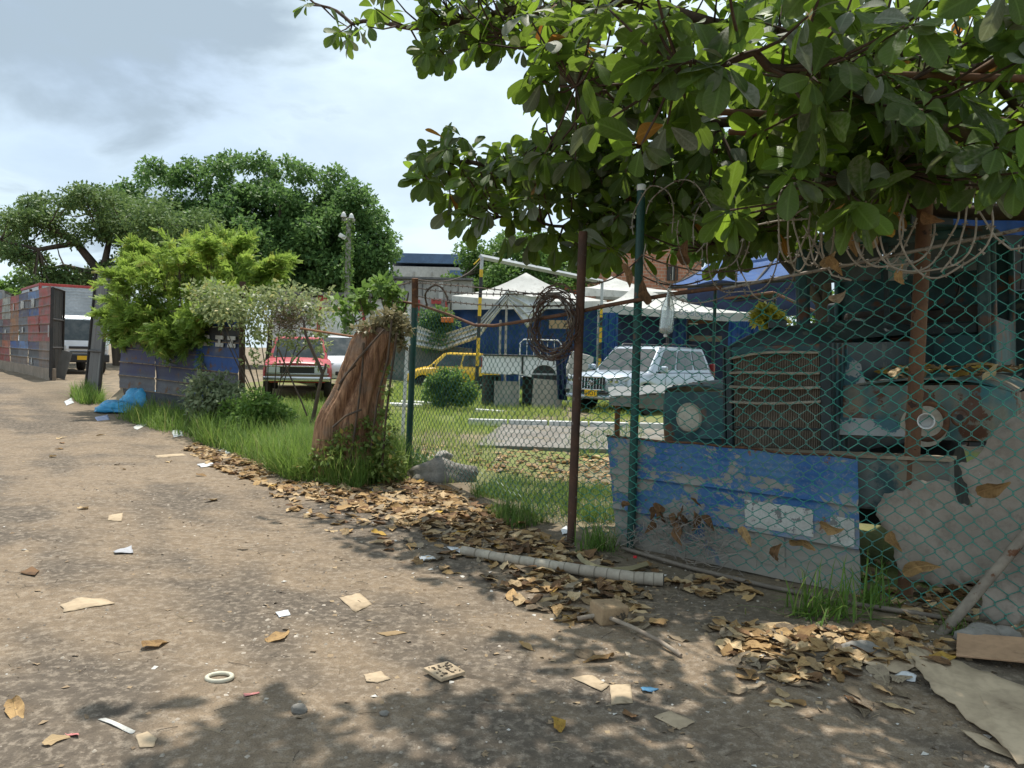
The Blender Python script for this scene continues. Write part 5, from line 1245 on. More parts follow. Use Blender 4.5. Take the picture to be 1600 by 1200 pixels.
def patch(rect, mat, off=.007):
    u0, u1, v0, v1 = rect
    b = MB(); b.grid(8, 5, lambda u, v: bsf(u0+(u1-u0)*u, v0+(v1-v0)*v)-nn_*off, .002); b.build('paint_patch', mat, BS, smooth=60, world=True)
patch((.59, .845, .37, .58), M_label); patch((.905, .985, .35, .55), M_label); patch((.015, .12, .50, .66), mk('beige_patch', (.40, .38, .33), (.32, .3, .26), .8, 9)); patch((.63, .74, .1, .33), mk('beige_patch2', (.34, .31, .26), (.28, .25, .2), .8, 9))
# ---- torn dusty boards at the right
t = NT('dusty_torn_board'); co = t.n('ShaderNodeTexCoord').outputs['Object']
c1 = t.mix(t.rng(t.noise(co, 2.4, 6), .35, .65), (.34, .29, .24), (.24, .205, .17))
c1 = t.mix(t.math('MULTIPLY', t.rng(t.noise(co, 11, 6, .7), .45, .7), .5), c1, (.155, .125, .1))
c1 = t.mix(t.rng(t.noise(co, 23, 3, .5), .74, .77), c1, (.6, .58, .54))
M_torn = t.done(t.pbsdf(c1, .92, 0, t.bump(t.math('ADD', t.noise(co, 14, 6), t.math('MULTIPLY', t.noise(co, 3, 4), 2.0)), .6, .02), .15))
def torn(label, poly, off, seed, lean=0.1, jag=7):
    pts = []; rn = random.Random(seed)
    for (x0, y0), (x1, y1) in zip(poly, poly[1:]+poly[:1]):
        L_ = math.hypot(x1-x0, y1-y0); k = max(1, int(L_/6))
        for j in range(k):
            f = j/k; e = rn.uniform(-2.2, 2.2)+jag*1.1*noise.noise(((x0+(x1-x0)*f)*.035, (y0+(y1-y0)*f)*.035, seed)); dx, dy = (y1-y0)/L_, -(x1-x0)/L_
            pts.append((x0+(x1-x0)*f+dx*e, y0+(y1-y0)*f+dy*e))
    # a sheet with the torn outline, triangulated and crumpled
    bm = bmesh.new(); vs = []
    for x, y in pts: vs.append(bm.verts.new(FP(x, y, off+lean*(950-y)/300)))
    es = [bm.edges.new((vs[i], vs[(i+1) % len(vs)])) for i in range(len(vs))]
    xs = [p[0] for p in pts]; ys = [p[1] for p in pts]
    for gx_ in np.arange(min(xs), max(xs), 13):
        for gy_ in np.arange(min(ys), max(ys), 13):
            x, y = gx_+rn.uniform(-3, 3), gy_+rn.uniform(-3, 3)
            if all(inpoly(x+a, y+c, pts) for a, c in ((5, 0), (-5, 0), (0, 5), (0, -5))):
                p = FP(x, y, off+lean*(950-y)/300); bm.verts.new(p)
    from mathutils.geometry import delaunay_2d_cdt
    allv = list(bm.verts); uu = Vector((un.x, un.y, 0))
    o0 = allv[0].co.copy(); c2 = [Vector(((v.co-o0).dot(uu), v.co.z-o0.z)) for v in allv]
    n0 = len(pts)
    res = delaunay_2d_cdt(c2, [], [list(range(n0))], 1, 1e-5)
    V2, F2 = res[0], res[2]
    origin = allv[0].co.copy(); orig = res[3]
    V3 = []
    for i, v in enumerate(V2):
        src = orig[i]; c = allv[src[0]].co.copy() if src else origin+uu*v.x+Vector((0, 0, v.y))
        c -= nn_*(.035*noise.noise((c.x*3.5, c.z*3.5, seed))+.012*noise.noise((c.x*11, c.z*11, seed))); V3.append(c)
    bm.free()
    b = MB(); b.add(V3, [list(f) for f in F2])
    o = b.build('torn_board', M_torn, None, smooth=180, world=True); m = o.modifiers.new('s', 'SOLIDIFY'); m.thickness = .007
    return setp(o, label, 'board')
torn('torn dusty grey board behind the mesh with a ragged left edge', [(1368, 792), (1382, 772), (1436, 754), (1470, 746), (1486, 752), (1500, 785), (1522, 792), (1506, 752), (1497, 724), (1528, 716), (1545, 690), (1600, 652), (1700, 610), (1720, 800), (1620, 838), (1540, 910), (1470, 915), (1408, 905), (1398, 870), (1396, 838), (1376, 822)], .07, 3)
torn('lower grey torn board beneath the slanting stay at right', [(1532, 918), (1600, 848), (1700, 800), (1710, 968), (1640, 975), (1596, 968), (1560, 980), (1530, 965)], .02, 6, .05)
torn('dark curved sheet edge standing above the torn board', [(1540, 690), (1560, 665), (1605, 640), (1700, 600), (1700, 660), (1600, 668), (1560, 690)], .16, 9, .1, 1)
# ---- bottle and cup caught on the fence
t = NT('clear_plastic'); co = t.n('ShaderNodeTexCoord').outputs['Object']
gl = t.n('ShaderNodeBsdfGlossy', {'Roughness': .08, 'Color': (.9, .95, .95, 1)}).outputs[0]; tr_ = t.n('ShaderNodeBsdfTransparent', {'Color': (.86, .9, .88, 1)}).outputs[0]
df = t.n('ShaderNodeBsdfDiffuse', {'Color': (.75, .78, .76, 1)}).outputs[0]
lw = t.n('ShaderNodeLayerWeight', {'Blend': .35}).outputs[1]
s1 = t.n('ShaderNodeMixShader', {0: t.math('MINIMUM', t.math('ADD', t.math('MULTIPLY', lw, .75), .12), 1.0), 1: tr_, 2: gl}).outputs[0]
M_clear = t.done(t.n('ShaderNodeMixShader', {0: .22, 1: s1, 2: df}).outputs[0])
bq = FP(1040, 521, -.06); BO = thing('plastic_bottle', 'empty clear plastic bottle hanging by its neck on the fence', 'bottle', bq, (0, .06, 0))
b = MB(); b.lathe([(0, .0), (.03, .0), (.05, .012), (.054, .04), (.052, .07), (.054, .1), (.052, .13), (.053, .17), (.05, .20), (.036, .245), (.022, .285), (.015, .31), (.014, .335), (.016, .338), (.014, .345)], 22); b.build('body', M_clear, BO, smooth=60)
MB().lathe([(0, -.03), (.014, -.026), (.016, -.012), (.006, 0), (0, 0)], 10).build('knob', M_white, BO, smooth=60)
MB().tube([(0, 0, .34), (.01, .02, .40), (0, .03, .46)], .003, 5).build('tie', M_wire, BO)
cq = FP(1447, 658, -.03); CU = thing('paper_cup', 'white disposable cup stuck in the mesh in front of the headlight hole', 'cup', cq)
dirv = (CAMP-cq).normalized(); rq = dirv.to_track_quat('Z', 'Y').to_matrix().to_4x4()
b = MB(); b.lathe([(.0, -.085), (.033, -.085), (.047, 0), (.050, .002), (.050, -.003), (.045, -.006), (.032, -.08), (0, -.08)], 24); ob('body', b.mesh('cup', M_white, smooth=40), CU, rq)

# ---- flattened drum fences along the lane
def drum_sheet(w_, h_, bands, seed, ribmat=3):
    b = MB(); rn = random.Random(seed); nv = 18
    def fn(u, v):
        rib = sum(math.exp(-((v-c)/.02)**2) for c in (.333, .667))*.022
        small = .004*math.sin(v*h_*60)*(1 if .75 < v < .95 or .05 < v < .25 else 0)
        return Vector((w_*u, -rib-small+.03*noise.noise((u*2.3, v*1.8, seed))+.008*noise.noise((u*8, v*7, seed)), h_*v))
    for k in range(3): b.grid(10, 8, lambda u, v, k=k: fn(u, (k+v)/3), 0, mi=k)
    for c in (.333, .667): b.tube([fn(k/10, c)+Vector((0, -.003, 0)) for k in range(11)], .011, 5, mi=3)
    for c in (.004, .996): b.tube([fn(k/10, c) for k in range(11)], .008, 5, mi=3)
    return b.mesh('drum_panel', bands+[M_ribrust], smooth=60)
M_ribrust = mk('rib_rust', (.30, .24, .17), (.2, .13, .08), .8, 7, third=(.17, .08, .04), tscale=5)
dpal = {}
def dmat(c, wear=.58):
    k = tuple(c)
    if k not in dpal: dpal[k] = mk('drum_paint', c, tuple(min(1, x*.35+.055) for x in c), .6, 2.0, 0, .35, third=(.18, .085, .04), tscale=4, tthr=wear, tw=.07, dust=(.26, .23, .19), dthr=.68)
    return dpal[k]
M_letter = mk('white_letter', (.58, .57, .54), (.42, .41, .38), .75, 6, third=(.12, .11, .1), tscale=9, tthr=.6)
def drum_fence(label, a, b_, rows, cells, z0f, texts, post_at=(0, .5, 1)):
    """cells[row][col] = three band colours; rows from the top"""
    a, b_ = Vector(a), Vector(b_); nC = len(cells[0]); Lh = (b_-a).length; w_ = Lh/nC; u = (b_-a)/Lh; ang = math.atan2(u.y, u.x); hh = .86
    za = z0f(a.x, a.y); zb = z0f(b_.x, b_.y); tilt = math.atan2(zb-za, Lh)
    th = thing('drum_fence', label, 'fence', (a.x, a.y, za), (0, -tilt, ang))
    for r in range(rows):
        for c in range(nC):
            cl3 = cells[r][c]; me = drum_sheet(w_+.02, hh+.012, [dmat(q) for q in cl3], r*17+c*5+int(a.x*10))
            z = (rows-1-r)*hh
            o = ob('drum_panel', me, th, Matrix.Translation((c*w_-.01, -.012*((r+c) % 2)-.004*r, z)) @ Matrix.Rotation(rnd.uniform(-.008, .008), 4, 'Y'))
            tx_ = texts.get((r, c))
            if tx_:
                for (s_, x, zz, size, rot, m) in tx_:
                    ob('lettering', text_mesh(s_, size, m, .008, bold=.022), o, Matrix.Translation((x*w_, -.035, zz*hh)) @ Matrix.Rotation(R_(90), 4, 'X') @ Matrix.Rotation(R_(rot), 4, 'Z'))
    for f in post_at:
        MB().tube([(f*Lh, .08, -.3), (f*Lh, .08, rows*hh+.12)], .045, 8).build('post', M_rustbrown, th, smooth=60)
    return th
BLU, NAV, DRK, GRY, RED, MAR, OCH, BEI, LBL, BRN, ORA = (.03, .085, .27), (.045, .052, .115), (.045, .05, .06), (.13, .13, .145), (.34, .06, .045), (.16, .05, .05), (.32, .13, .04), (.36, .36, .30), (.10, .18, .36), (.2, .14, .11), (.4, .12, .06)
PUR = (.06, .06, .125)
# near dark fence, from its far end to the post by the red pickup (left to right as seen)
na, nb_ = Vector((-8.72, 17.06)), Vector((-5.22, 14.62))
cellsN = [[(DRK, DRK, NAV), (DRK, DRK, NAV), (BLU, DRK, BLU)], [(PUR, PUR, GRY), (NAV, NAV, GRY), (BLU, GRY, BLU)], [(DRK, GRY, PUR), (DRK, DRK, GRY), (GRY, DRK, GRY)]]
cellsN = [[tuple(reversed(q)) for q in r] for r in cellsN]
tN = {(0, 2): [('H', .34, .36, .30, 90, M_letter), ('H', .66, .36, .30, 90, M_letter), ('H', .93, .36, .30, 90, M_letter), ('I', .1, .36, .3, 0, M_letter)], (0, 1): [('H', .3, .36, .28, 90, M_letter), ('H', .75, .36, .28, 90, M_letter)],
      (2, 1): [('R', .2, .42, .32, 90, M_letter), ('n', .62, .38, .42, 0, M_letter)], (2, 0): [('L', .8, .4, .3, 90, M_letter)]}
dfn = drum_fence('dark blue and black flattened drum fence below the lime green bush', na, nb_, 3, cellsN, lambda x, y: hz(x, y)-.45, tN, (0, .5))
# tall post at its near end
q0 = Vector((-5.12, 14.55, hz(-5.12, 14.55)-.2)); q1 = P(379, 440, 14.5)
b = MB(); b.tube([q0, q1], .06, 8); b.build('post', M_rustbrown, dfn, smooth=60, world=True)
# far red fence
fa, fb = Vector((-22.6, 33.6)), Vector((-14.33, 23.9))
RR = lambda c: (c, c, c)
cellsF = [[RR(RED), RR(BEI), (RED, ORA, OCH), (NAV, GRY, PUR), (LBL, GRY, BLU), RR(RED)], [(GRY, PUR, DRK), (MAR, GRY, MAR), RR(OCH), RR(GRY), RR(RED), (RED, MAR, RED)], [(BRN, RED, RED), (ORA, RED, RED), (BLU, DRK, BRN), (LBL, GRY, BRN), (PUR, DRK, GRY), RR(BRN)]]
cellsF = [[tuple(reversed(q)) for q in r] for r in cellsF]
tF = {(0, 2): [('II', .5, .38, .3, 0, M_letter)], (0, 3): [('ABM', .5, .38, .36, 0, M_letter)], (0, 4): [('VN', .5, .36, .42, 0, M_letter)], (1, 1): [('o o', .5, .36, .24, 0, M_letter)], (1, 5): [('I', .85, .2, .5, 0, M_letter)], (1, 3): [('BE', .5, .38, .22, 0, M_letter)], (2, 4): [('A', .4, .1, .3, 0, M_letter)]}
dff = drum_fence('patchwork red fence of flattened drums at the far left', fa, fb, 3, cellsF, lambda x, y: hz(x, y)+.32, tF, (0, .33, .66))
b = MB(); b.box((6.37, .02, -.22), (12.7, .2, .5)); b.build('base_wall', mk('earth_base', (.33, .26, .2), (.25, .2, .15), .95, 2), dff)
# gate leaves
M_gate = mk('weathered_gate', (.17, .165, .155), (.11, .105, .10), .75, 1.6, 0, .25, third=(.2, .12, .07), tscale=4, tthr=.62, stretch=(1, 1, .3))
def leaf_gate(label, pb, pt, d, w_, ang, lab2=None, dark=False):
    b0 = P(pb[0], pb[1], d); t0 = P(pt[0], pt[1], d); b0.z = hz(b0.x, d)
    th = thing('gate_leaf', label, 'gate', b0); ld = Vector((math.cos(ang), math.sin(ang), 0)); ax = (t0-b0)
    b = MB(); n_ = Vector((-ld.y, ld.x, 0))
    k = 3
    for j in range(k):
        b2 = MB(); f0, f1 = j/k, (j+1)/k-.015
        b2.prism([b0+ld*w_*f0+Vector((0, 0, .08)), b0+ld*w_*f1+Vector((0, 0, .08)), b0+ax+ld*w_*f1, b0+ax+ld*w_*f0], n_*.03); b2.build('board', M_gate if not dark else M_dark, th, world=True)
    f_ = MB(); f_.tube([b0-n_*.03, b0+ax-n_*.03, b0+ax+ld*w_-n_*.03, b0+ld*w_-n_*.03], .035, 6)
    for q in (.35, .66): f_.tube([b0+ax*q-n_*.03, b0+ax*q+ld*w_-n_*.03], .03, 6)
    f_.build('gate_frame', M_dark, th, smooth=60, world=True)
    return th
q0, q1 = P(135, 607, 20.0), P(156, 620, 18.4)
leaf_gate('tall weathered grey gate leaf standing open beside the lime bush', (135, 607), (152, 426), 20.0, math.hypot(q1.x-q0.x, q1.y-q0.y), math.atan2(q1.y-q0.y, q1.x-q0.x))
q0, q1 = P(78, 596, 23.8), P(96, 591, 25.4)
leaf_gate('dark gate leaf hinged on the end of the red drum fence', (78, 596), (81, 449), 23.8, math.hypot(q1.x-q0.x, q1.y-q0.y), math.atan2(q1.y-q0.y, q1.x-q0.x), dark=True)
# dark leaning board at the foot of the dark gate
q = P(99, 590, 24.6); o = MB().box((0, 0, .45), (.3, .05, .9), (0, .25, .3)).build('board', M_gate, None); o.location = (q.x, 24.6, hz(q.x, 24.6)); setp(o, 'grey board leaning at the foot of the dark gate leaf', 'board')
# ================================================================= VEGETATION
BLADE = np.array([(-.5, 0, 0), (.5, 0, 0), (-.42, .02, .45), (.42, .02, .45), (-.22, .12, .8), (.22, .12, .8), (0, .3, 1.0)]); BLADEF = np.array([[0, 1, 3, 2], [2, 3, 5, 4]]); BLADEF3 = np.array([[4, 5, 6]])
def blades(P0, hgt, wid, lean=.45):
    n = len(P0); an = np.random.rand(n)*6.283; ln = np.abs(np.random.normal(size=n))*lean
    d = np.stack([np.cos(an), np.sin(an), np.zeros(n)], 1)
    up = np.stack([d[:, 0]*np.sin(ln), d[:, 1]*np.sin(ln), np.cos(ln)], 1); y = np.cross(up, np.stack([-d[:, 1], d[:, 0], np.zeros(n)], 1)); x = np.cross(y, up)
    B = np.stack([x, -y*np.sign(np.sum(-y*d, 1))[:, None], up], 2)
    sc = np.stack([wid, hgt, hgt], 1)
    k = len(BLADE)
    V = np.einsum('nij,nkj->nki', B, BLADE[None]*sc[:, None, :])+P0[:, None, :]
    F4 = (BLADEF[None]+(np.arange(n)*k)[:, None, None]).reshape(-1, 4); F3 = (BLADEF3[None]+(np.arange(n)*k)[:, None, None]).reshape(-1, 3)
    return V.reshape(-1, 3), [F4, F3], np.repeat(np.random.rand(n), k)
M_grass = mk_leaf('grass', (.055, .11, .022), (.15, .235, .05), alt=(.33, .27, .12), transl=.35, rough=.55)
M_grass_road = mk_leaf('verge_grass', (.07, .135, .025), (.20, .30, .06), alt=(.36, .31, .14), transl=.38, rough=.55)
M_grass_y = mk_leaf('yard_grass', (.13, .20, .035), (.32, .40, .09), alt=(.4, .33, .14), transl=.4, rough=.55)
M_grass_tuft = mk_leaf('tuft_grass', (.06, .12, .02), (.16, .27, .05), alt=(.36, .33, .16), transl=.3, rough=.5)
def pts_in(poly, n, wfun=None):
    """random ground points whose picture lies in the pixel polygon"""
    gs = [G(x, y) for x, y in poly]; x0, x1 = min(g.x for g in gs), max(g.x for g in gs); y0, y1 = min(g.y for g in gs), max(g.y for g in gs); out = []
    k = 0
    while len(out) < n and k < n*60:
        k += 1; x, y = rnd.uniform(x0, x1), rnd.uniform(y0, y1); z = gz(x, y); p = proj((x, y, z))
        if inpoly(p[0], p[1], poly) and (wfun is None or rnd.random() < wfun(x, y)): out.append((x, y, z))
    return np.array(out).reshape(-1, 3)
def grass_obj(name, P0, h0, h1, w0, mat, lean, label=None):
    n = len(P0); hg = h0+(h1-h0)*np.random.rand(n)**1.5; dist = np.maximum(1, P0[:, 1]/9)
    V, F, ti = blades(P0, hg, w0*(.7+.6*np.random.rand(n))*dist, lean)
    o = ob(name, mesh_np(name, V, F, mat, tint=ti)); o['kind'] = 'stuff'
    if label: o['label'] = label
    return o
clumpn = lambda s, t: (lambda x, y: ss(t-.2, t+.25, noise.noise((x*s, y*s, 6))+.1))
tall = np.concatenate([pts_in([(415, 735), (470, 700), (620, 720), (636, 745), (560, 766), (450, 752)], 10000), pts_in([(300, 690), (380, 650), (480, 660), (520, 700), (440, 745), (360, 710)], 4500)])
grass_obj('grass', tall, .22, .62, .008, M_grass_road, .55)
road = np.concatenate([pts_in([(300, 690), (330, 655), (400, 640), (500, 650), (600, 690), (640, 725), (600, 745), (520, 755), (450, 742), (380, 715)], 15000),
                       pts_in([(180, 655), (250, 640), (330, 650), (330, 690), (270, 680)], 2500), pts_in([(108, 620), (150, 612), (165, 632), (125, 632)], 1200)])
grass_obj('grass', road, .14, .52, .007, M_grass_road, .5)
yardg = np.concatenate([pts_in([(600, 735), (590, 640), (620, 600), (900, 618), (1000, 640), (1000, 668), (780, 668), (770, 740), (700, 760), (660, 740)], 30000, clumpn(.9, -.2)),
                        pts_in([(600, 610), (560, 600), (400, 640), (520, 650)], 4000)])
grass_obj('grass', yardg, .06, .24, .006, M_grass_y, .6)
yardn = np.concatenate([pts_in([(735, 770), (790, 750), (900, 765), (960, 770), (960, 820), (900, 815), (850, 820), (800, 830), (760, 800)], 6500, clumpn(1.6, -.1)), pts_in([(880, 690), (1000, 668), (1010, 690), (900, 720)], 1500)])
grass_obj('grass', yardn, .07, .24, .006, M_grass, .7)
vergeg = pts_in([(1180, 960), (1350, 900), (1440, 960), (1400, 985), (1250, 985)], 0) if False else None
def tuft(label, c, n, h0, h1, w_, spread, mat=M_grass_tuft, lean=.75):
    P0 = np.array([(c.x+rnd.gauss(0, spread), c.y+rnd.gauss(0, spread*.7), 0) for _ in range(n)]); P0[:, 2] = [gz(x, y) for x, y, _ in P0]
    hg = h0+(h1-h0)*np.random.rand(n); V, F, ti = blades(P0, hg, w_*(.7+.6*np.random.rand(n)), lean)
    V -= np.array(c); o = ob('grass_tuft', mesh_np('grass_tuft', V, F, mat, tint=ti), None, Matrix.Translation(c)); return setp(o, label, 'grass tuft')
tuft('large bright green grass tuft before the right end of the blue sheet', G(1290, 962), 190, .12, .40, .011, .12, lean=1.25)
tuft('grass clump with upright stalks at the dark gap beside the blue sheet', G(1362, 948), 70, .15, .42, .010, .07)
tuft('grass clump at the left foot of the blue sheet', G(935, 858), 170, .12, .30, .008, .08, lean=.7)
tuft('tiny green grass clump at the foot of the slanting stay', G(1490, 992), 45, .08, .2, .006, .03)
# ---- small weeds: clouds of little leaves
SM = np.array([(0, 0, 0), (.3, .45, .06), (0, 1, -.05), (-.3, .45, .06)])
def leafcloud(name, cl, n, size, mat, parent=None, flat=.8, kind='stuff', up=.5):
    cs = np.array([tuple(c) for c, r in cl]); rs = np.array([r for c, r in cl])
    pos, B, sc, ti = leaf_mass(cs, rs, n, size, flat); pos[:, 2] = np.maximum(pos[:, 2], .01)
    V, F, t_, _ = scatter(SM, LEAFQF, pos, B, sc, ti)
    inv = np.array(WM[parent.name].inverted()) if parent is not None else np.eye(4)
    V = V @ inv[:3, :3].T+inv[:3, 3]
    o = ob(name, mesh_np(name, V, F, mat, tint=t_), parent)
    if kind: o['kind'] = kind
    return o
def shrub(name, label, base, cl, n, size, mat, stems=6, cat='shrub', flat=.8, stemr=.012, stemmat=None):
    th = thing(name, label, cat, base); b = MB(); base = Vector(base)
    for c, r in sorted(cl, key=lambda q: -q[1])[:stems]:
        c = Vector(c); m_ = base.lerp(c, .5)+Vector((rnd.gauss(0, .04), rnd.gauss(0, .04), .04)); b.tube([base+Vector((rnd.gauss(0, .03), rnd.gauss(0, .03), 0)), m_, c], [stemr, stemr*.8, stemr*.4], 5)
    b.build('stem', stemmat or M_bark, th, smooth=60, world=True)
    leafcloud('foliage', cl, n, size, mat, th, flat)
    return th
# leafy bush before the taxi
bb = G(690, 632); bb = P(700, 636, 20.4); bb.z = gz(bb.x, bb.y)
cl = [(P(x, y, 20.4+rnd.uniform(-.35, .35)), r) for x, y, r in ((690, 592, .26), (715, 594, .28), (732, 607, .24), (678, 607, .26), (700, 612, .32), (722, 622, .26), (688, 626, .24), (710, 582, .16), (676, 594, .16), (738, 618, .16), (668, 620, .14), (694, 580, .12))]
shrub('leafy_bush', 'round glossy green bush growing in the yard before the yellow taxi', bb, cl, 3600, .10, M_fol_light, 7)
# kiosk plant and orange thing
kb_ = P(682, 545, 31.4); kb_.z = 0
cl = [(P(x, y, 31.4+rnd.uniform(-.3, .3)), r) for x, y, r in ((672, 500, .5), (690, 492, .4), (700, 506, .42), (682, 515, .5), (664, 512, .35), (690, 526, .45), (676, 535, .45))]
shrub('leafy_bush', 'dark green bush in front of the grey shutter kiosk', kb_, cl, 2600, .16, M_fol_mid, 6)
o = MB().box(P(699, 500, 30.8), (.5, .4, .2)).build('orange_box', mk('orange_plastic', (.55, .16, .03), (.45, .12, .02), .5, 4), None, world=True, bevel=.04); setp(o, 'small orange box beside the bush at the kiosk', 'box')
# hanging yellow green palm like fronds behind the radiator
th = thing('yellow_plant', 'drooping yellow green plant between the lettered tent and the old truck radiator', 'plant', (P(1195, 545, 26).x, 26, 0))
cl = [(P(1190, 492, 26), .3), (P(1200, 486, 26), .28), (P(1205, 497, 26), .3), (P(1195, 500, 26), .3), (P(1212, 503, 26), .25), (P(1222, 506, 26), .2)]
MB().tube([(0, 0, 0), (.05, 0, 1.4), P(1198, 494, 26)-Vector(th.location)], .03, 6).build('stem', M_bark, th)
leafcloud('foliage', cl, 500, .3, mk_leaf('yellow_fronds', (.28, .27, .04), (.5, .44, .08), transl=.4), th)
# lime bush over the drum fence
lb0 = Vector((-7.2, 16.9, hz(-7.2, 16.9)))
cl = []
for x, y, r in [(190, 440, .5), (215, 420, .5), (245, 405, .55), (280, 395, .5), (310, 400, .55), (345, 395, .5), (375, 400, .5), (400, 405, .42), (425, 415, .3), (175, 470, .45), (200, 480, .5), (235, 460, .6), (270, 445, .65), (310, 440, .65), (345, 430, .55), (385, 435, .5), (410, 450, .35),
                (185, 500, .4), (210, 515, .4), (245, 500, .55), (280, 495, .55), (310, 485, .5), (250, 530, .42), (280, 535, .42), (300, 525, .4), (200, 515, .45), (230, 515, .5), (265, 515, .5), (300, 505, .45), (325, 495, .4), (190, 500, .4), (215, 490, .5), (255, 480, .5), (175, 520, .22), (365, 378, .3), (385, 372, .22), (330, 372, .25), (300, 378, .25), (205, 392, .25), (225, 385, .22), (440, 400, .16), (452, 398, .1), (160, 485, .2), (430, 440, .2), (330, 460, .5), (360, 460, .4)]:
    cl.append((P(x+rnd.uniform(-4, 4), y+rnd.uniform(-4, 4), rnd.uniform(15.4, 17.2) if y < 455 else 17.06-(x-187)/191*2.38-rnd.uniform(.2, .8)), r*.92))
th = thing('lime_bush', 'feathery lime green bush arching over the dark drum fence', 'bush', lb0)
b = MB()
for c, r in cl[:34]:
    m_ = lb0.lerp(c, .5)+Vector((0, 0, .5)); b.tube([lb0, m_, c], [.05, .03, .006], 5)
b.build('stem', M_bark, th, smooth=60, world=True)
# feather sprays: many thin leaflets along arching twigs
FT = []; ft_f = []
for k in range(7):
    for s in (-1, 1):
        y = .12+.12*k; o_ = len(FT); l = .34*(1-.07*k); FT += [(0, y, 0), (s*l*.5, y+.10, .03), (s*l, y+.10, -.04), (s*l*.5, y-.01, .02)]; ft_f.append([o_, o_+1, o_+2, o_+3])
FT = np.array(FT); FTF = np.array(ft_f)
pos, fw, scl = [], [], []; arcs = MB()
for c, r in cl:
    for q_ in range(10):
        e = Vector((rnd.gauss(0, 1), rnd.gauss(0, 1), rnd.gauss(.2, .7))).normalized()*r*rnd.uniform(.5, 1.35)
        c0 = lb0.lerp(c, .80)+Vector((rnd.gauss(0, .12), rnd.gauss(0, .12), .12)); c2 = c+e; c1 = (c0+c2)/2+Vector((0, 0, .28*r+.1)); c2 = c2-Vector((0, 0, .10))
        pts = [c0.lerp(c1, f).lerp(c1.lerp(c2, f), f) for f in [k/9 for k in range(10)]]
        arcs.tube(pts, [.006-.0005*k for k in range(10)], 3, caps=False)
        for k in range(2, 10):
            for s_ in range(4):
                p = pts[k].lerp(pts[k-1], rnd.random()); d = (pts[k]-pts[k-1]).normalized()
                f = (d*.7+Vector((rnd.gauss(0, .6), rnd.gauss(0, .6), rnd.gauss(-.05, .45)))).normalized()
                pos.append(p); fw.append(f); scl.append(rnd.uniform(.10, .26))
o = arcs.build('arching_twig', M_bark, th, world=True); o['kind'] = 'stuff'
pos = np.array([tuple(p) for p in pos]); fw = np.array([tuple(p) for p in fw]); n = len(pos)
V, F, t_, _ = scatter(FT, FTF, pos, basis(fw, np.random.normal(size=(n, 3))*.4+np.array([0, 0, 1.0])), np.array(scl), np.random.rand(n)); V -= np.array(lb0)
o = ob('foliage', mesh_np('foliage', V, F, M_fol_lime, tint=t_), th); o['kind'] = 'stuff'
# vines over the wire between the drum fence and the stump
vb = Vector((-4.4, 13.95, hz(-4.4, 13.95)))
M_vine = mk_leaf('vine_leaves', (.10, .15, .05), (.33, .37, .17), alt=(.45, .38, .12), transl=.35)
cl = [(P(x, y, rnd.uniform(13.0, 14.3)), r) for x, y, r in ((335, 470, .3), (355, 480, .3), (375, 475, .28), (400, 485, .3), (420, 475, .25), (440, 470, .28), (465, 468, .26), (485, 480, .22), (500, 495, .18), (345, 492, .14), (395, 505, .22), (410, 520, .15), (515, 480, .14), (390, 530, .12), (320, 460, .25))]
cl = [(c, r*1.35) for c, r in cl]+[(P(x+rnd.uniform(-12, 12), y, rnd.uniform(13.0, 14.3)), .09) for x in range(325, 520, 9) for y in (455, 500, 520, 540) if rnd.random() < .5 and (x > 400 or y < 510)]+[(P(x+rnd.uniform(-8, 8), y+rnd.uniform(-6, 6), rnd.uniform(12.8, 13.6)), rnd.uniform(.06, .12)) for x in range(388, 505, 9) for y in (528, 545, 562) if rnd.random() < .6]
th = shrub('vine', 'pale leafed vine tangled over the wire right of the drum fence', vb, cl, 3400, .085, M_vine, 9)
nest = MB(); rn = random.Random(11)
for k in range(420):
    c = P(452+rn.gauss(0, 17), 498+rn.gauss(0, 13), 13.3+rn.gauss(0, .15)); d = Vector((rn.gauss(0, 1), rn.gauss(0, 1), rn.gauss(0, .7))).normalized()*rn.uniform(.08, .3)
    nest.tube([c-d*.5, c+Vector((rn.gauss(0, .03), rn.gauss(0, .03), rn.gauss(0, .04))), c+d*.5], .004, 3, caps=False)
o = nest.build('dry_tangle', mk('dry_stems', (.22, .15, .09), (.14, .1, .065), .9, 9, bump=0), th, world=True); o['kind'] = 'stuff'
th = thing('bare_branch', 'dark forked bare branch leaning in the fence before the red pickup', 'branch', G(492, 668))
b = MB(); d = 12.6
b.tube([P(486, 668, d), P(492, 640, d), P(500, 600, d), P(504, 583, d), P(490, 552, d), P(478, 524, d), P(474, 500, d)], [.035, .034, .03, .03, .028, .024, .018], 7); b.build('main_stem', M_wiredark, th, smooth=60, world=True)
b = MB(); b.tube([P(503, 586, d), P(508, 575, d), P(509, 568, d)], [.025, .022, .018], 6); b.build('fork', M_wiredark, th, smooth=60, world=True)
for pts in ([(435, 545), (452, 585), (470, 625), (480, 650)], [(381, 555), (395, 590), (405, 625)], [(478, 540), (460, 560), (440, 590)]):
    b = MB(); b.tube([P(x, y, d+.3) for x, y in pts], .014, 5); b.build('twig', M_wiredark, th, smooth=60, world=True)
b = MB(); b.tube([P(470, 513, 12.6), P(500, 518, 12.2), P(545, 525, 11.3), P(585, 529, 10.2)], .018, 8); setp(b.build('rusty_bar', mk('orange_rust', (.30, .13, .06), (.2, .09, .04), .85, 6), None, smooth=60, world=True), 'orange rusty bar running from the dry vine tangle to the stump', 'bar')
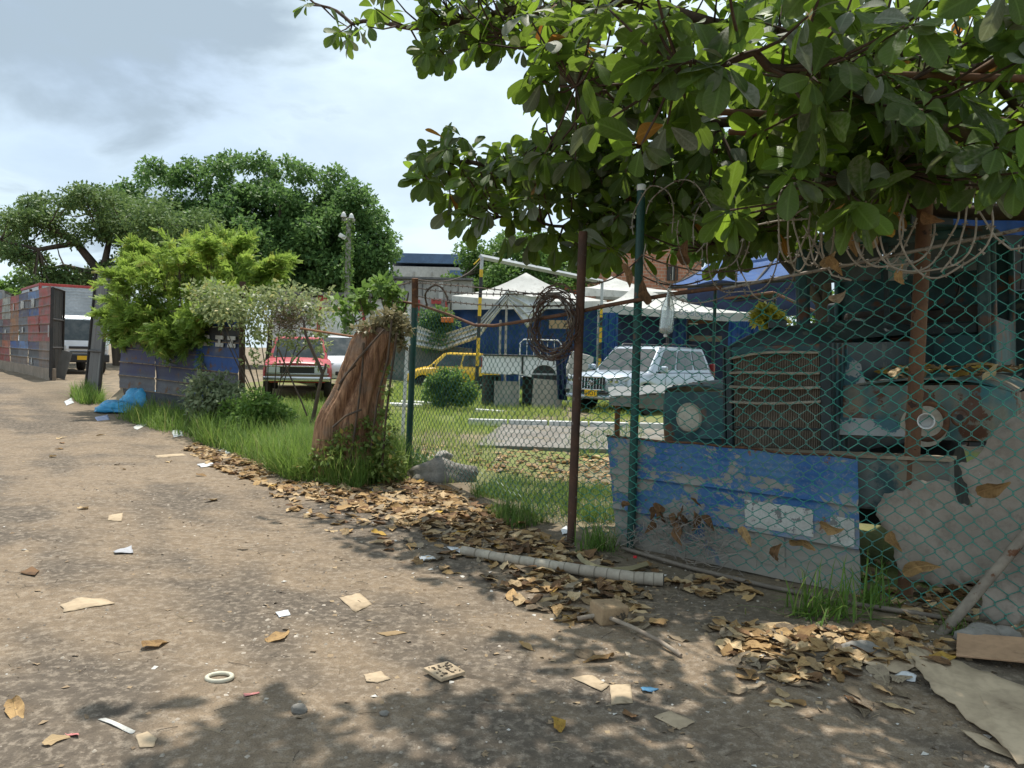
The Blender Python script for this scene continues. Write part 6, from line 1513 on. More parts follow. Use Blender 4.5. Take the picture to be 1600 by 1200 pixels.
# weedy shrub before the drum fence
sb = Vector((-5.9, 13.9, hz(-5.9, 13.9)))
cl = [(P(x, y, 13.9+rnd.uniform(-.3, .3)), r) for x, y, r in ((310, 605, .22), (330, 615, .3), (345, 600, .25), (355, 625, .3), (320, 635, .28), (340, 645, .3), (300, 620, .2), (370, 610, .16), (305, 590, .1), (318, 585, .1))]
shrub('weed_bush', 'greyish green weed bush in front of the drum fence', sb, cl, 1700, .10, mk_leaf('grey_weed', (.11, .15, .07), (.27, .31, .18), transl=.3), 8)
cl = [(P(x, y, 13+rnd.uniform(-.5, .5)), r) for x, y, r in ((370, 640, .25), (400, 630, .28), (420, 645, .28), (385, 665, .3), (350, 675, .25), (410, 670, .3), (440, 655, .25), (360, 690, .22), (330, 690, .2), (300, 680, .16))]
shrub('weed_bush', 'fresh green weeds on the verge between the drum fence and the red pickup', (cl[3][0].x, 13, 0), cl, 4200, .09, M_fol_light, 8)
# ---- stump with creepers
st0 = G(556, 748); sbx = st0
t = NT('cut_trunk'); co = t.n('ShaderNodeTexCoord').outputs['Object']; sc_ = t.n('ShaderNodeMapping', {'Vector': co, 'Scale': (1, 1, .12)}).outputs[0]
f1 = t.noise(sc_, 26, 6, .65, .4); f2 = t.noise(co, 3, 5)
c1 = t.mix(t.rng(f1, .32, .68), (.46, .265, .155), (.17, .09, .055)); c1 = t.mix(t.math('MULTIPLY', t.rng(f2, .50, .70), .6), c1, (.21, .18, .15))
M_stump = t.done(t.pbsdf(c1, .92, 0, t.bump(t.math('ADD', f1, t.math('MULTIPLY', t.noise(sc_, 70, 4), .5)), .95, .05), .12))
SP = thing('tree_stump', 'reddish brown leaning tree stump overgrown with creepers beside the fence', 'tree stump', st0)
rows = [(748, 486, 602), (700, 489, 598), (660, 494, 597), (640, 502, 598), (621, 514, 600), (600, 525, 603), (576, 533, 608), (555, 541, 613), (535, 548, 620), (522, 555, 623), (512, 564, 617)]
b = MB(); vs = []; N_ = 110; dS = st0.y
rows = [tuple(p_+(q_-p_)*k/4 for p_, q_ in zip(r0, r1)) for r0, r1 in zip(rows[:-1], rows[1:]) for k in range(4)]+[rows[-1]]
for (y, xl, xr) in rows:
    L0, R0 = P(xl, y, dS), P(xr, y, dS); c = (L0+R0)/2; r = (R0.x-L0.x)/2
    for k in range(N_):
        a = 2*math.pi*k/N_
        yy_ = (748-y)/260
        cre = 1-.30*math.exp(-((math.sin((a-4.62+.12*math.sin(yy_*5))/2))/(.05+.05*(1-yy_)))**2)-.13*math.exp(-((math.sin((a-5.45-.2*yy_)/2))/.05)**2)-.08*math.exp(-((math.sin((a-3.9+.2*yy_)/2))/.04)**2)
        w_ = cre*(1+.06*noise.noise((math.cos(a)*1.6, math.sin(a)*1.6, c.z*.9))+.05*noise.noise((math.cos(a)*6, math.sin(a)*6, c.z*1.0))+.03*noise.noise((math.cos(a)*17, math.sin(a)*17, c.z*1.6)))
        vs.append(Vector((c.x+r*w_*math.cos(a), c.y+r*.85*w_*math.sin(a), c.z+(.03*noise.noise((math.cos(a)*3, math.sin(a)*3, 2)) if y < 500 else 0))))
fs = [(i*N_+k, i*N_+(k+1) % N_, (i+1)*N_+(k+1) % N_, (i+1)*N_+k) for i in range(len(rows)-1) for k in range(N_)]+[tuple((len(rows)-1)*N_+k for k in range(N_))]
b.add(vs, fs); b.build('trunk', M_stump, SP, smooth=70, world=True)
vv = MB(); rn = random.Random(21)
for pts in ([(568, 535), (566, 580), (560, 630), (552, 690), (545, 735)], [(620, 520), (612, 580), (603, 650), (596, 740)], [(600, 515), (560, 560), (530, 600)], [(565, 640), (540, 650), (520, 668)], [(612, 500), (606, 560), (590, 620), (580, 700)], [(556, 570), (540, 585), (528, 610)]):
    q = [P(x, y, dS-.42+.05*rn.random()) for x, y in pts]; vv.tube(q, [.014]*len(q), 5)
vv.build('creeper_stem', M_wiredark, SP, smooth=60, world=True)
cl = [(P(x, y, dS-.3+rnd.uniform(-.15, .15)), r) for x, y, r in ((540, 715, .14), (500, 715, .13), (515, 695, .11), (535, 680, .09), (552, 668, .08), (588, 672, .08), (606, 690, .09), (560, 695, .12), (480, 730, .12), (530, 700, .1), (575, 660, .06), (600, 640, .05), (610, 670, .07), (590, 700, .12), (580, 715, .17), (555, 735, .18), (590, 735, .17), (530, 740, .15), (575, 685, .12), (600, 700, .12), (565, 660, .08), (598, 650, .08), (603, 610, .06), (606, 580, .06), (612, 740, .16), (620, 720, .12), (520, 715, .12))]
leafcloud('creeper', cl, 2600, .065, mk_leaf('creeper_leaves', (.09, .14, .035), (.24, .31, .08), alt=(.4, .28, .08), transl=.3), SP)
cl = [(P(x, y, dS+rnd.uniform(-.3, .3)), r) for x, y, r in ((590, 512, .13), (610, 506, .16), (622, 515, .13), (575, 512, .1), (618, 530, .08), (600, 498, .12), (626, 500, .1), (612, 490, .08), (634, 515, .07), (628, 540, .06), (560, 515, .06))]
leafcloud('dry_creeper', cl, 1100, .075, mk_leaf('dry_creeper_leaves', (.16, .13, .07), (.30, .27, .15), alt=(.2, .28, .08), transl=.25), SP)
cl = [(P(x, y, 10.6+rnd.uniform(-.2, .2)), r) for x, y, r in ((560, 462, .12), (580, 452, .12), (600, 447, .13), (615, 455, .12), (575, 475, .1), (545, 478, .1), (612, 472, .1), (622, 486, .1), (535, 495, .1), (555, 500, .08), (590, 440, .07), (525, 470, .06))]
th = shrub('vine', 'light green vine climbing the wire above the stump', (P(600, 560, 10.6).x, 10.6, 1.2), cl, 520, .12, M_fol_light, 7)
# creeper at foot of the green post + stones
cl = [(P(x, y, 10.4+rnd.uniform(-.25, .25)), r) for x, y, r in ((650, 722, .16), (665, 730, .14), (630, 735, .15), (645, 740, .14), (610, 745, .12))]
leafcloud('ground_creeper', cl, 420, .08, M_fol_dark)
def stone(label, c, sx, sy, sz, mat, seed, name='stone', cat='stone'):
    bm = bmesh.new(); bmesh.ops.create_icosphere(bm, subdivisions=3, radius=1)
    for v in bm.verts:
        n_ = noise.noise((v.co.x*1.3+seed, v.co.y*1.3, v.co.z*1.3))*.35+noise.noise((v.co.x*4+seed, v.co.y*4, v.co.z*4))*.1
        v.co *= 1+n_; v.co.x *= sx; v.co.y *= sy; v.co.z *= sz
    me = bpy.data.meshes.new(name); bm.to_mesh(me); bm.free(); me.materials.append(mat); me.polygons.foreach_set('use_smooth', [True]*len(me.polygons))
    o = ob(name, me, None, Matrix.Translation(c)); return setp(o, label, cat)
M_stone = mk('stone', (.27, .25, .22), (.19, .175, .155), .92, 4, 0, .15, bump=.6, bscale=30, bdist=.02)
stone('long grey concrete lump at the foot of the fence right of the green post', G(690, 750)+Vector((0, 0, .05)), .42, .2, .2, M_stone, 1)
stone('small pale stone on top of the concrete lump by the fence', G(690, 742)+Vector((.02, .0, .24)), .11, .09, .07, mk('pale_stone', (.4, .38, .34), (.3, .28, .25), .9, 5), 4)
for k, (x, y, s) in enumerate(((665, 600, .4), (640, 612, .3))):
    o = MB().box((0, 0, .05), (1.2-.3*k, .4, .08), (0, .03, .2)).build('white_slab', M_white, None, bevel=.02); q = P(x-5, 620, 21.5-k*.9); o.location = (q.x, q.y, gz(q.x, q.y)); setp(o, ['white slab lying beside the leafy bush, the farther one', 'white slab lying left of the leafy bush, the nearer one'][k], 'slab')
q = P(765, 634, 19.6); o = MB().box((0, 0, .05), (.75, .2, .1), (0, .04, -.1)).build('white_slab', M_white, None, bevel=.03); o.location = (q.x, q.y, gz(q.x, q.y)); setp(o, 'short white slab in the grass right of the leafy bush', 'slab')

# ================================================================= ALMOND TREE
Wd = [(.0, .025), (.1, .06), (.28, .15), (.48, .225), (.66, .262), (.8, .25), (.91, .175), (.975, .085), (1.0, .01)]
def leaf_template(fold, curl, twist, wav, seed):
    V = []; UV = []
    for i, (s, wd) in enumerate(Wd):
        for c in (-1, 0, 1):
            x = c*wd; z = fold*abs(x)*1.0-curl*s*s+wav*math.sin(s*9+seed+c)*abs(c)*wd
            tw = twist*s; x, z = x*math.cos(tw)-z*math.sin(tw)*abs(c), z+x*math.sin(tw)
            V.append((x, s, z)); UV.append((.5+c*wd, s))
    F = []
    for i in range(len(Wd)-1):
        for c in range(2): F.append([i*3+c, i*3+c+1, (i+1)*3+c+1, (i+1)*3+c])
    return np.array(V), np.array(F), np.array(UV)
LT = [leaf_template(rnd.uniform(.1, .45), rnd.uniform(.02, .3), rnd.uniform(-.5, .5), rnd.uniform(0, .1), k) for k in range(8)]
M_alm = [mk_leaf('almond_leaf', (.038, .072, .018), (.085, .138, .028), transl=.46, rough=.5, vein=True, tcol=(.28, .42, .03), dusty=(.22, .22, .15)),
         mk_leaf('almond_leaf_young', (.09, .17, .022), (.15, .25, .035), transl=.5, rough=.4, vein=True, tcol=(.42, .60, .05)),
         mk_leaf('almond_leaf_dusty', (.13, .155, .105), (.17, .19, .13), transl=.25, rough=.6, vein=True, tcol=(.26, .3, .08), dusty=(.30, .30, .25)),
         mk_leaf('almond_leaf_orange', (.24, .10, .03), (.33, .17, .04), transl=.4, rough=.5, vein=True, tcol=(.6, .25, .04))]
AT = thing('almond_tree', 'large leaved almond tree reaching over the fence and truck from the right', 'tree', (5.9, 7.7, 0))
tb = MB(); tb.tube([(5.9, 7.7, -.1), (5.85, 7.65, 1.5), (5.8, 7.6, 3.2), (5.9, 7.7, 5.6)], [.24, .2, .17, .10], 14); tb.build('trunk', M_bark, AT, smooth=60, world=True)
M_twig = mk('almond_twig', (.10, .065, .045), (.065, .045, .035), .85, 8, 0, .2, bump=.5)
def V3(*a): return Vector(a)
branches = [([V3(5.8, 7.6, 3.0), P(1420, 320, 7.3), P(1250, 318, 7.2), P(1080, 300, 7.3), P(930, 270, 7.5), P(800, 262, 7.7), P(700, 255, 7.8), P(655, 258, 7.8)], .075, .010),
            ([V3(5.8, 7.6, 3.5), P(1400, 225, 6.8), P(1250, 205, 6.6), P(1120, 190, 6.5), P(1000, 150, 6.6), P(930, 90, 6.8), P(860, 70, 7.0)], .075, .012),
            ([V3(5.85, 7.65, 4.2), P(1350, 70, 7.0), P(1150, 40, 7.2), P(950, 0, 7.5), P(800, 20, 8.0), P(660, 40, 8.6), P(550, 35, 9.2), P(480, -5, 9.6)], .08, .012),
            ([V3(5.8, 7.6, 3.2), V3(4.6, 6.2, 3.15), P(1420, 190, 4.9), P(1300, 130, 4.5), P(1180, 90, 4.3), P(1060, 100, 4.4)], .07, .012),
            ([V3(5.8, 7.6, 2.8), V3(4.6, 6.4, 2.75), P(1500, 280, 5.0), P(1400, 265, 4.7), P(1320, 280, 4.6)], .055, .010),
            ([P(1250, 318, 7.2), P(1150, 360, 6.9), P(1100, 390, 6.8)], .03, .008), ([P(1080, 300, 7.3), P(960, 340, 7.2), P(880, 350, 7.2), P(780, 340, 7.4)], .03, .008),
            ([P(930, 270, 7.5), P(880, 230, 7.3), P(850, 205, 7.2)], .02, .007), ([P(1000, 150, 6.6), P(960, 130, 6.2), P(900, 135, 6.0)], .02, .007), ([P(660, 40, 8.6), P(680, 70, 8.4)], .015, .006), ([P(800, 20, 8.0), P(780, 60, 7.6)], .02, .006),
            ([V3(4.6, 6.2, 3.15), V3(4.2, 5.0, 3.2), V3(3.6, 3.9, 3.1)], .05, .012), ([V3(5.85, 7.65, 4.4), V3(4.5, 6, 4.9), V3(2.8, 4.6, 5.1), V3(1.4, 4.3, 5.2), V3(.2, 4.6, 5.3), V3(-1.7, 4.8, 5.3)], .08, .012), ([V3(1.4, 4.3, 5.2), V3(.4, 3.9, 5.0), V3(-.5, 4.0, 4.9)], .03, .01), ([V3(1.4, 4.3, 5.2), V3(.6, 5.4, 5.5), V3(-.3, 5.9, 5.6)], .03, .01), ([V3(4.5, 6, 4.9), V3(3.2, 4.6, 4.2), V3(2.6, 3.6, 4.0)], .04, .01), ([V3(4.6, 6.2, 3.15), V3(3.6, 5.9, 3.7), V3(2.4, 5.6, 3.9)], .04, .01), ([V3(5.85, 7.65, 4.8), V3(3.8, 7.6, 5.5), V3(1.8, 7.4, 5.6), V3(.2, 7.2, 5.5)], .08, .012),
            ([V3(5.85, 7.65, 4.2), V3(7.5, 6.6, 4.6), V3(9, 5.8, 4.6)], .08, .012), ([V3(5.85, 7.65, 4.0), V3(7, 9.2, 4.4), V3(7.8, 10.8, 4.4)], .08, .012), ([V3(5.85, 7.65, 4.6), V3(4.8, 9.4, 5.0), V3(3.8, 10.6, 5.0)], .08, .012), ([V3(5.9, 7.7, 5.4), V3(5.4, 6.6, 6.3), V3(4.4, 5.6, 6.6)], .07, .012)]
skel = []; bbm = MB()
for pts, r0, r1 in branches:
    n_ = len(pts); fine = []
    for i in range(n_-1):
        for k in range(6):
            f = k/6; p = pts[i].lerp(pts[i+1], f)+Vector((0, 0, .03*math.sin(i*2+f*6))); fine.append(p)
    fine.append(pts[-1]); m_ = len(fine); rr = [r0+(r1-r0)*i/(m_-1) for i in range(m_)]
    MB().tube(fine, rr, 8).build('branch', M_twig, AT, smooth=60, world=True)
    skel += [(p, r) for p, r in zip(fine, rr)]
sil = [(455, -40), (470, 12), (520, 22), (515, 55), (550, 82), (590, 70), (585, 45), (640, 20), (655, 60), (650, 90), (680, 122), (715, 110), (740, 80), (790, 95), (800, 125), (850, 170), (885, 120), (895, 185), (840, 205), (800, 225), (740, 210), (715, 195), (690, 205), (632, 250), (640, 300), (680, 310), (700, 350), (720, 392), (745, 375), (760, 350), (800, 372), (860, 400), (905, 405), (930, 440), (985, 420),
       (1010, 392), (1050, 362), (1085, 372), (1110, 405), (1130, 430), (1160, 432), (1180, 392), (1235, 395), (1265, 372), (1320, 385), (1380, 345), (1480, 305), (1540, 310), (1700, 330), (2300, 420), (2300, -40)]
def inside_crown(p):
    x, y, d = proj(p)
    if d < 0: return None
    if y < -30 or x > 1640: return .75     # the crown goes on above and beside the frame
    m_ = .085*1200/d
    return 1.0 if all(inpoly(x+a*m_, y+b*m_, sil) for a, b in ((0, 0), (1, 0), (-1, 0), (0, 1), (0, -1), (.7, .7), (-.7, .7))) else None
ros = []
tries = 0
def sun_ok(p): return True
while len(ros) < 1350 and tries < 90000:
    tries += 1
    if rnd.random() < .8:
        bp, br0 = rnd.choice(skel); p = bp+Vector((rnd.gauss(0, .42), rnd.gauss(0, .5), rnd.gauss(0, .26)+.02))
    else: p = Vector((rnd.uniform(-1.5, 8), rnd.uniform(3.4, 11), rnd.uniform(2.3, 6.2)))
    if p.z < 2.05: continue
    k = inside_crown(p)
    if not k or rnd.random() > k: continue
    px_, py_, _ = proj(p)
    if p.z > 5.3+noise.noise((p.x*.6, p.y*.6, 2)): continue
    # holes where sky and the trees behind show
    if py_ > -20 and noise.noise((px_*.012, py_*.014, 3)) > .40: continue
    if any((p-q).length < .14 for q in ros[-300:]): continue
    if min((p-q[0]).length_squared for q in skel) > .75: continue
    ros.append(p)
# denser filling low at the right and along the drooping fringe
fr_pts = [(x, y, rnd.uniform(a, c)) for x, y, a, c in ((1040, 100, 4.2, 4.4), (1080, 95, 4.2, 4.5), (1010, 110, 4.3, 4.6), (1440, 230, 4.3, 4.5), (1490, 250, 4.4, 4.6), (1560, 230, 3.9, 4.2), (1590, 270, 3.9, 4.2), (1530, 290, 4.2, 4.4), (1400, 260, 4.5, 4.8), (1290, 270, 4.8, 5.2), (1330, 60, 4.3, 4.6), (1560, 30, 3.9, 4.3), (1500, 150, 4.2, 4.6), (1380, 40, 4.2, 4.6),
          (660, 262, 7.6, 7.9), (690, 250, 7.6, 7.9), (720, 262, 7.5, 7.8), (745, 290, 7.5, 7.8), (760, 262, 7.4, 7.7), (735, 350, 7.2, 7.5), (720, 330, 7.3, 7.6), (800, 340, 7.2, 7.5), (770, 320, 7.3, 7.6), (830, 370, 7.0, 7.4), (870, 380, 6.9, 7.2), (900, 340, 6.9, 7.2), (960, 390, 6.6, 7), (1140, 400, 6.5, 6.9), (1165, 372, 6.5, 6.9), (1215, 360, 6.3, 6.8), (1240, 345, 6.3, 6.8), (545, 60, 9, 9.3), (560, 45, 9, 9.3), (530, 50, 9, 9.3), (605, 20, 8.8, 9.2), (680, 95, 8.2, 8.5), (695, 75, 8.2, 8.5), (660, 75, 8.3, 8.6), (760, 60, 7.6, 7.9), (785, 75, 7.5, 7.8), (840, 120, 6.5, 6.9), (855, 145, 6.4, 6.8), (880, 90, 6.4, 6.9), (860, 40, 6.8, 7.2), (480, 5, 9.3, 9.6), (1180, 340, 6.8, 7.1), (1050, 390, 6.8, 7.2), (1000, 370, 6.8, 7.1), (1020, 330, 6.6, 7.0), (1075, 340, 6.6, 7.0), (1110, 375, 6.6, 6.9), (960, 350, 6.7, 7.0), (930, 400, 6.8, 7.1), (1000, 395, 6.7, 7.0), (1155, 345, 6.5, 6.9), (1190, 320, 6.4, 6.8), (1230, 300, 5.6, 6.2), (1265, 330, 5.4, 6.0), (1300, 300, 5.2, 5.6), (1345, 320, 5.0, 5.4), (860, 360, 7, 7.2), (905, 375, 6.9, 7.2), (820, 330, 7.2, 7.5), (750, 320, 7.3, 7.6), (790, 370, 7.1, 7.4), (700, 300, 7.5, 7.8))]
ros += [P(x, y, d) for x, y, d in fr_pts]
ros += [V3(rnd.uniform(-1.75, .9), rnd.uniform(3.9, 5.4), rnd.uniform(4.85, 5.6)) for _ in range(95)]
ros = [p for p in ros]
tw = MB(); leaves = []
for ri, p in enumerate(ros):
    bp, br0 = min(skel, key=lambda q: (q[0]-p).length_squared); dl = (p-bp).length
    if dl > .04: tw.tube([bp, bp.lerp(p, .5)+Vector((0, 0, -.06*dl)), p], [min(br0, .012), .009, .006], 5)
    ax = (p-bp); ax = (ax.normalized()*.6+Vector((rnd.gauss(0, .3), rnd.gauss(0, .3), .45))).normalized()
    x_ = ax.orthogonal().normalized(); y_ = ax.cross(x_); nl = rnd.randint(6, 9); a0 = rnd.uniform(0, 6.28)
    young = rnd.random() < .16
    for k in range(nl):
        a = a0+k*2.4; out = x_*math.cos(a)+y_*math.sin(a)
        d = (out*.9+ax*rnd.uniform(-.15, .55)+Vector((0, 0, rnd.uniform(-.8, .12)))).normalized()
        L_ = rnd.uniform(.12, .245)*(.85 if young else 1.0)*(1.12 if p.y < 5.3 else 1)
        rtype = rnd.random()
        mt = 1 if (young and rtype < .6) or rtype < .09 else (2 if rtype > .90 else (3 if .893 < rtype < .90 else 0))
        up = (ax*.9+Vector((rnd.gauss(0, .4), rnd.gauss(0, .4), .6)))
        leaves.append((p+out*.012+d*.02, d, up, L_, rnd.randrange(8), mt))
tw.build('twig', M_twig, AT, smooth=60, world=True)['kind'] = 'stuff'
vis = []
for i, (p, d, up, L_, sh, mt) in enumerate(leaves):
    x, y, dd = proj(p+d*L_*.5)
    vis.append((L_*(1-.55*abs(d.dot((p-CAMP).normalized())))/dd if 0 <= x <= 1600 and 0 <= y <= 1200 else 0, i))
vis.sort(reverse=True); top300 = set(i for s, i in vis[:300])
lm = {}
ATi = WM[AT.name].inverted()
def leafM(p, d, up, L_):
    x = d.cross(up).normalized(); z = x.cross(d); return Matrix(((x.x*L_, d.x*L_, z.x*L_, p.x), (x.y*L_, d.y*L_, z.y*L_, p.y), (x.z*L_, d.z*L_, z.z*L_, p.z), (0, 0, 0, 1)))
for i in sorted(top300):
    p, d, up, L_, sh, mt = leaves[i]; tv = rnd.randrange(3); key = (sh, mt, tv)
    if key not in lm:
        V, F, UV = LT[sh]; lm[key] = mesh_np('leaf', V, F, M_alm[mt], smooth=True, tint=np.full(len(V), .15+.33*tv), uv=UV)
    ob('leaf', lm[key], AT, ATi @ leafM(p, d, up, L_))
Vs, Fs, Ts, Us, Ms = [], [], [], [], []; off = 0
for i, (p, d, up, L_, sh, mt) in enumerate(leaves):
    if i in top300: continue
    V, F, UV = LT[sh]; M_ = np.array(ATi @ leafM(p, d, up, L_)); Vs.append(V @ M_[:3, :3].T+M_[:3, 3]); Fs.append(F+off); off += len(V); Ts.append(np.full(len(V), rnd.random())); Us.append(UV); Ms.append(np.full(len(F), mt))
o = ob('foliage', mesh_np('foliage', np.concatenate(Vs), np.concatenate(Fs), M_alm, mi=np.concatenate(Ms), smooth=True, tint=np.concatenate(Ts), uv=np.concatenate(Us)), AT); o['kind'] = 'stuff'

# ================================================================= FALLEN LEAVES AND LITTER
def dry_template(seed):
    rn = random.Random(seed); fold = rn.uniform(.0, .5); curl = rn.uniform(-.35, .4); twist = rn.uniform(-.5, .5); V, F, UV = leaf_template(fold, curl, twist, .25, seed)
    
    for i in range(len(Wd)):
        kl, kr = rn.uniform(.7, 1.15), rn.uniform(.7, 1.15); bend = .10*math.sin(i*.55+seed)
        V[i*3, 0] *= kl; V[i*3+2, 0] *= kr; V[i*3:i*3+3, 0] += bend
        V[i*3, 2] += rn.uniform(-.05, .09); V[i*3+2, 2] += rn.uniform(-.05, .09); V[i*3+1, 2] += rn.uniform(-.02, .03); V[i*3:i*3+3, 1] += rn.uniform(-.02, .02)
    V[:, 1] -= .5; V[:, 2] *= .62; V[:, 2] -= np.percentile(V[:, 2], 20); return V, F, UV
DT = [dry_template(100+k) for k in range(16)]
M_dry = []
for nm, a, c in (('dry_leaf_tan', (.43, .28, .125), (.31, .195, .09)), ('dry_leaf_pale', (.54, .40, .23), (.43, .31, .17)), ('dry_leaf_brown', (.22, .125, .06), (.14, .08, .042)), ('dry_leaf_grey', (.30, .24, .165), (.21, .165, .115)), ('dry_leaf_yellow', (.48, .31, .06), (.36, .21, .05))):
    t = NT(nm); co = t.n('ShaderNodeTexCoord').outputs['Object']; uv = t.n('ShaderNodeUVMap').outputs[0]; sp_ = t.n('ShaderNodeSeparateXYZ', {0: uv})
    u_ = t.math('ABSOLUTE', t.math('SUBTRACT', sp_.outputs[0], .5)); w2 = t.math('ABSOLUTE', t.math('SUBTRACT', t.math('FRACT', t.math('SUBTRACT', t.math('MULTIPLY', sp_.outputs[1], 10.0), t.math('MULTIPLY', u_, 8.0))), .5))
    vn = t.math('MAXIMUM', t.rng(u_, .012, .03, 1, 0), t.math('MULTIPLY', t.rng(w2, .03, .1, 1, 0), .6))
    cc_ = t.mix(t.rng(t.noise(co, 3.5, 5), .35, .68), a, c); cc_ = t.mix(t.math('MULTIPLY', t.rng(t.noise(co, 11, 4), .55, .7), .6), cc_, tuple(q*.4 for q in c)); cc_ = t.mix(t.math('MULTIPLY', vn, .4), cc_, tuple(min(1, q*1.35) for q in a))
    oi_ = t.math('FRACT', t.math('ADD', t.n('ShaderNodeObjectInfo').outputs['Random'], t.n('ShaderNodeAttribute', attribute_name='tint').outputs['Fac'])); cc_ = t.mix(1.0, cc_, t.n('ShaderNodeCombineColor', {0: t.rng(oi_, 0, 1, .66, 1.25), 1: t.rng(oi_, 0, 1, .62, 1.25), 2: t.rng(oi_, 0, 1, .58, 1.25)}).outputs[0], 'MULTIPLY')
    pb_ = t.pbsdf(cc_, .75, 0, t.bump(t.math('ADD', t.math('MULTIPLY', vn, .7), t.noise(co, 14, 4)), .5, .01), .25); trl = t.n('ShaderNodeBsdfTranslucent', {'Color': cc_}).outputs[0]
    M_dry.append(t.done(t.n('ShaderNodeMixShader', {0: .15, 1: pb_, 2: trl}).outputs[0]))
zones = [([(640, 745), (700, 765), (760, 790), (830, 830), (890, 850), (880, 900), (800, 895), (700, 850), (600, 815), (520, 795), (470, 770), (560, 758)], 950),
         ([(300, 690), (380, 718), (450, 745), (560, 758), (500, 785), (420, 765), (340, 735), (290, 705)], 420),
         ([(420, 770), (520, 795), (700, 850), (860, 905), (800, 930), (600, 860), (450, 800)], 70), ([(860, 850), (960, 870), (1010, 960), (1080, 1005), (1000, 985), (920, 985), (800, 945), (760, 905)], 170),
         ([(1060, 930), (1180, 945), (1180, 910), (1060, 900)], 45),
         ([(1100, 970), (1250, 985), (1400, 985), (1500, 1010), (1480, 1050), (1380, 1040), (1240, 1070), (1130, 1020)], 210),
         ([(1130, 1040), (1420, 1060), (1440, 1110), (1280, 1130), (1150, 1080)], 22),
         ([(1400, 930), (1470, 900), (1560, 920), (1560, 965), (1470, 985), (1400, 965)], 130),
         ([(730, 720), (950, 720), (960, 770), (780, 745)], 200), ([(770, 700), (950, 690), (950, 725), (770, 730)], 120), ([(640, 690), (760, 700), (740, 740), (660, 735)], 60),
         ([(840, 900), (1010, 880), (1060, 915), (960, 960)], 50), ([(1340, 850), (1400, 880), (1400, 940), (1340, 935)], 20),
         ([(0, 1100), (60, 1080), (110, 1200), (0, 1200)], 2), ([(60, 660), (300, 700), (700, 860), (1200, 1190), (200, 1190)], 22)]
dl = []
for poly, n in zones:
    for (x, y, z) in pts_in(poly, n):
        sc_ = rnd.uniform(.09, .195); pil = 1.0 if n > 150 else .25
        dl.append((x, y, z+rnd.random()**2*.022*pil+.002, sc_, rnd.uniform(0, 6.283), rnd.gauss(0, .12), rnd.gauss(0, .12), rnd.randrange(16), rnd.choices(range(5), (5, 3.8, 2.2, 2.2, .3))[0]))
# leaves lying on the truck's right fender and left fender, and caught in the mesh
for k in range(60):
    lx, ly = rnd.uniform(.4, 1.35), rnd.uniform(.1, 1.5); p = WM[TR.name] @ Vector((lx, ly, 1.41+.05*rnd.random()+.05*math.sin(min(ly, 1.35)/1.35*2.2)))
    dl.append((p.x, p.y, p.z, rnd.uniform(.12, .22), rnd.uniform(0, 6.28), rnd.gauss(0, .25), rnd.gauss(0, .25), rnd.randrange(10), rnd.choices(range(5), (5, 3, 2, .6, 2))[0]))
for k in range(14):
    lx, ly = rnd.uniform(-1.15, -.6), rnd.uniform(.15, .6); p = WM[TR.name] @ Vector((lx, ly, 1.37+.03*rnd.random())); dl.append((p.x, p.y, p.z, rnd.uniform(.1, .18), rnd.uniform(0, 6.28), rnd.gauss(0, .25), rnd.gauss(0, .25), rnd.randrange(10), 2))
def dM(x, y, z, s, a, tx_, ty_): return Matrix.Translation((x, y, z)) @ Euler((tx_, ty_, a)).to_matrix().to_4x4() @ Matrix.Scale(s, 4)
def scr(q):
    x, y, dd = proj(q[:3]); return q[3]/dd if 0 <= x <= 1600 and 0 <= y <= 1200 else 0
def zone_of(q):
    if q[2] > .6: return 'lying on the old truck fender'
    x, y, _ = proj(q[:3])
    if x < 420 and y > 700: return 'scattered on the open lane'
    if fence_side(q[0], q[1])[0] > .15: return 'in the yard behind the mesh' if x < 1000 else 'at the foot of the torn board'
    if x < 640: return 'on the verge left of the green post'
    if y > 1075: return 'in the shade at the bottom of the lane'
    if x < 780: return 'in the pile before the green post'
    if x < 920: return 'around the beige tube and brown post'
    if x < 1090: return 'by the block and stick'
    if x < 1250: return 'before the middle of the blue sheet'
    return 'beside the big grass tuft' if y < 1000 else 'next to the large cardboard'
order = sorted(range(len(dl)), key=lambda i: -scr(dl[i])); topd = order[:290]; dmesh = {}
for i in topd:
    q = dl[i]; key = (q[7], q[8])
    if key not in dmesh:
        V, F, UV = DT[q[7]]; dmesh[key] = mesh_np('dry_leaf', V, F, M_dry[q[8]], smooth=True, uv=UV)
    zl = zone_of(q); cl_ = ('tan', 'pale buff', 'dark brown', 'greyish', 'yellowish')[q[8]]; szw = 'large' if q[3] > .165 else 'small'
    setp(ob('dry_leaf', dmesh[key], None, dM(*q[:7])), szw+' '+cl_+' dry leaf '+zl, 'leaf', szw+' '+cl_+' leaves '+zl)
Vs, Fs, Us, Ms, Ts = [], [], [], [], []; off = 0
for i in order[290:]:
    q = dl[i]; V, F, UV = DT[q[7]]; M_ = np.array(dM(*q[:7])); Vs.append(V @ M_[:3, :3].T+M_[:3, 3]); Fs.append(F+off); off += len(V); Us.append(UV); Ts.append(np.full(len(V), rnd.random())); Ms.append(np.full(len(F), q[8]))
setp(ob('leaf_litter', mesh_np('leaf_litter', np.concatenate(Vs), np.concatenate(Fs), M_dry, mi=np.concatenate(Ms), smooth=True, tint=np.concatenate(Ts), uv=np.concatenate(Us))), kind='stuff')
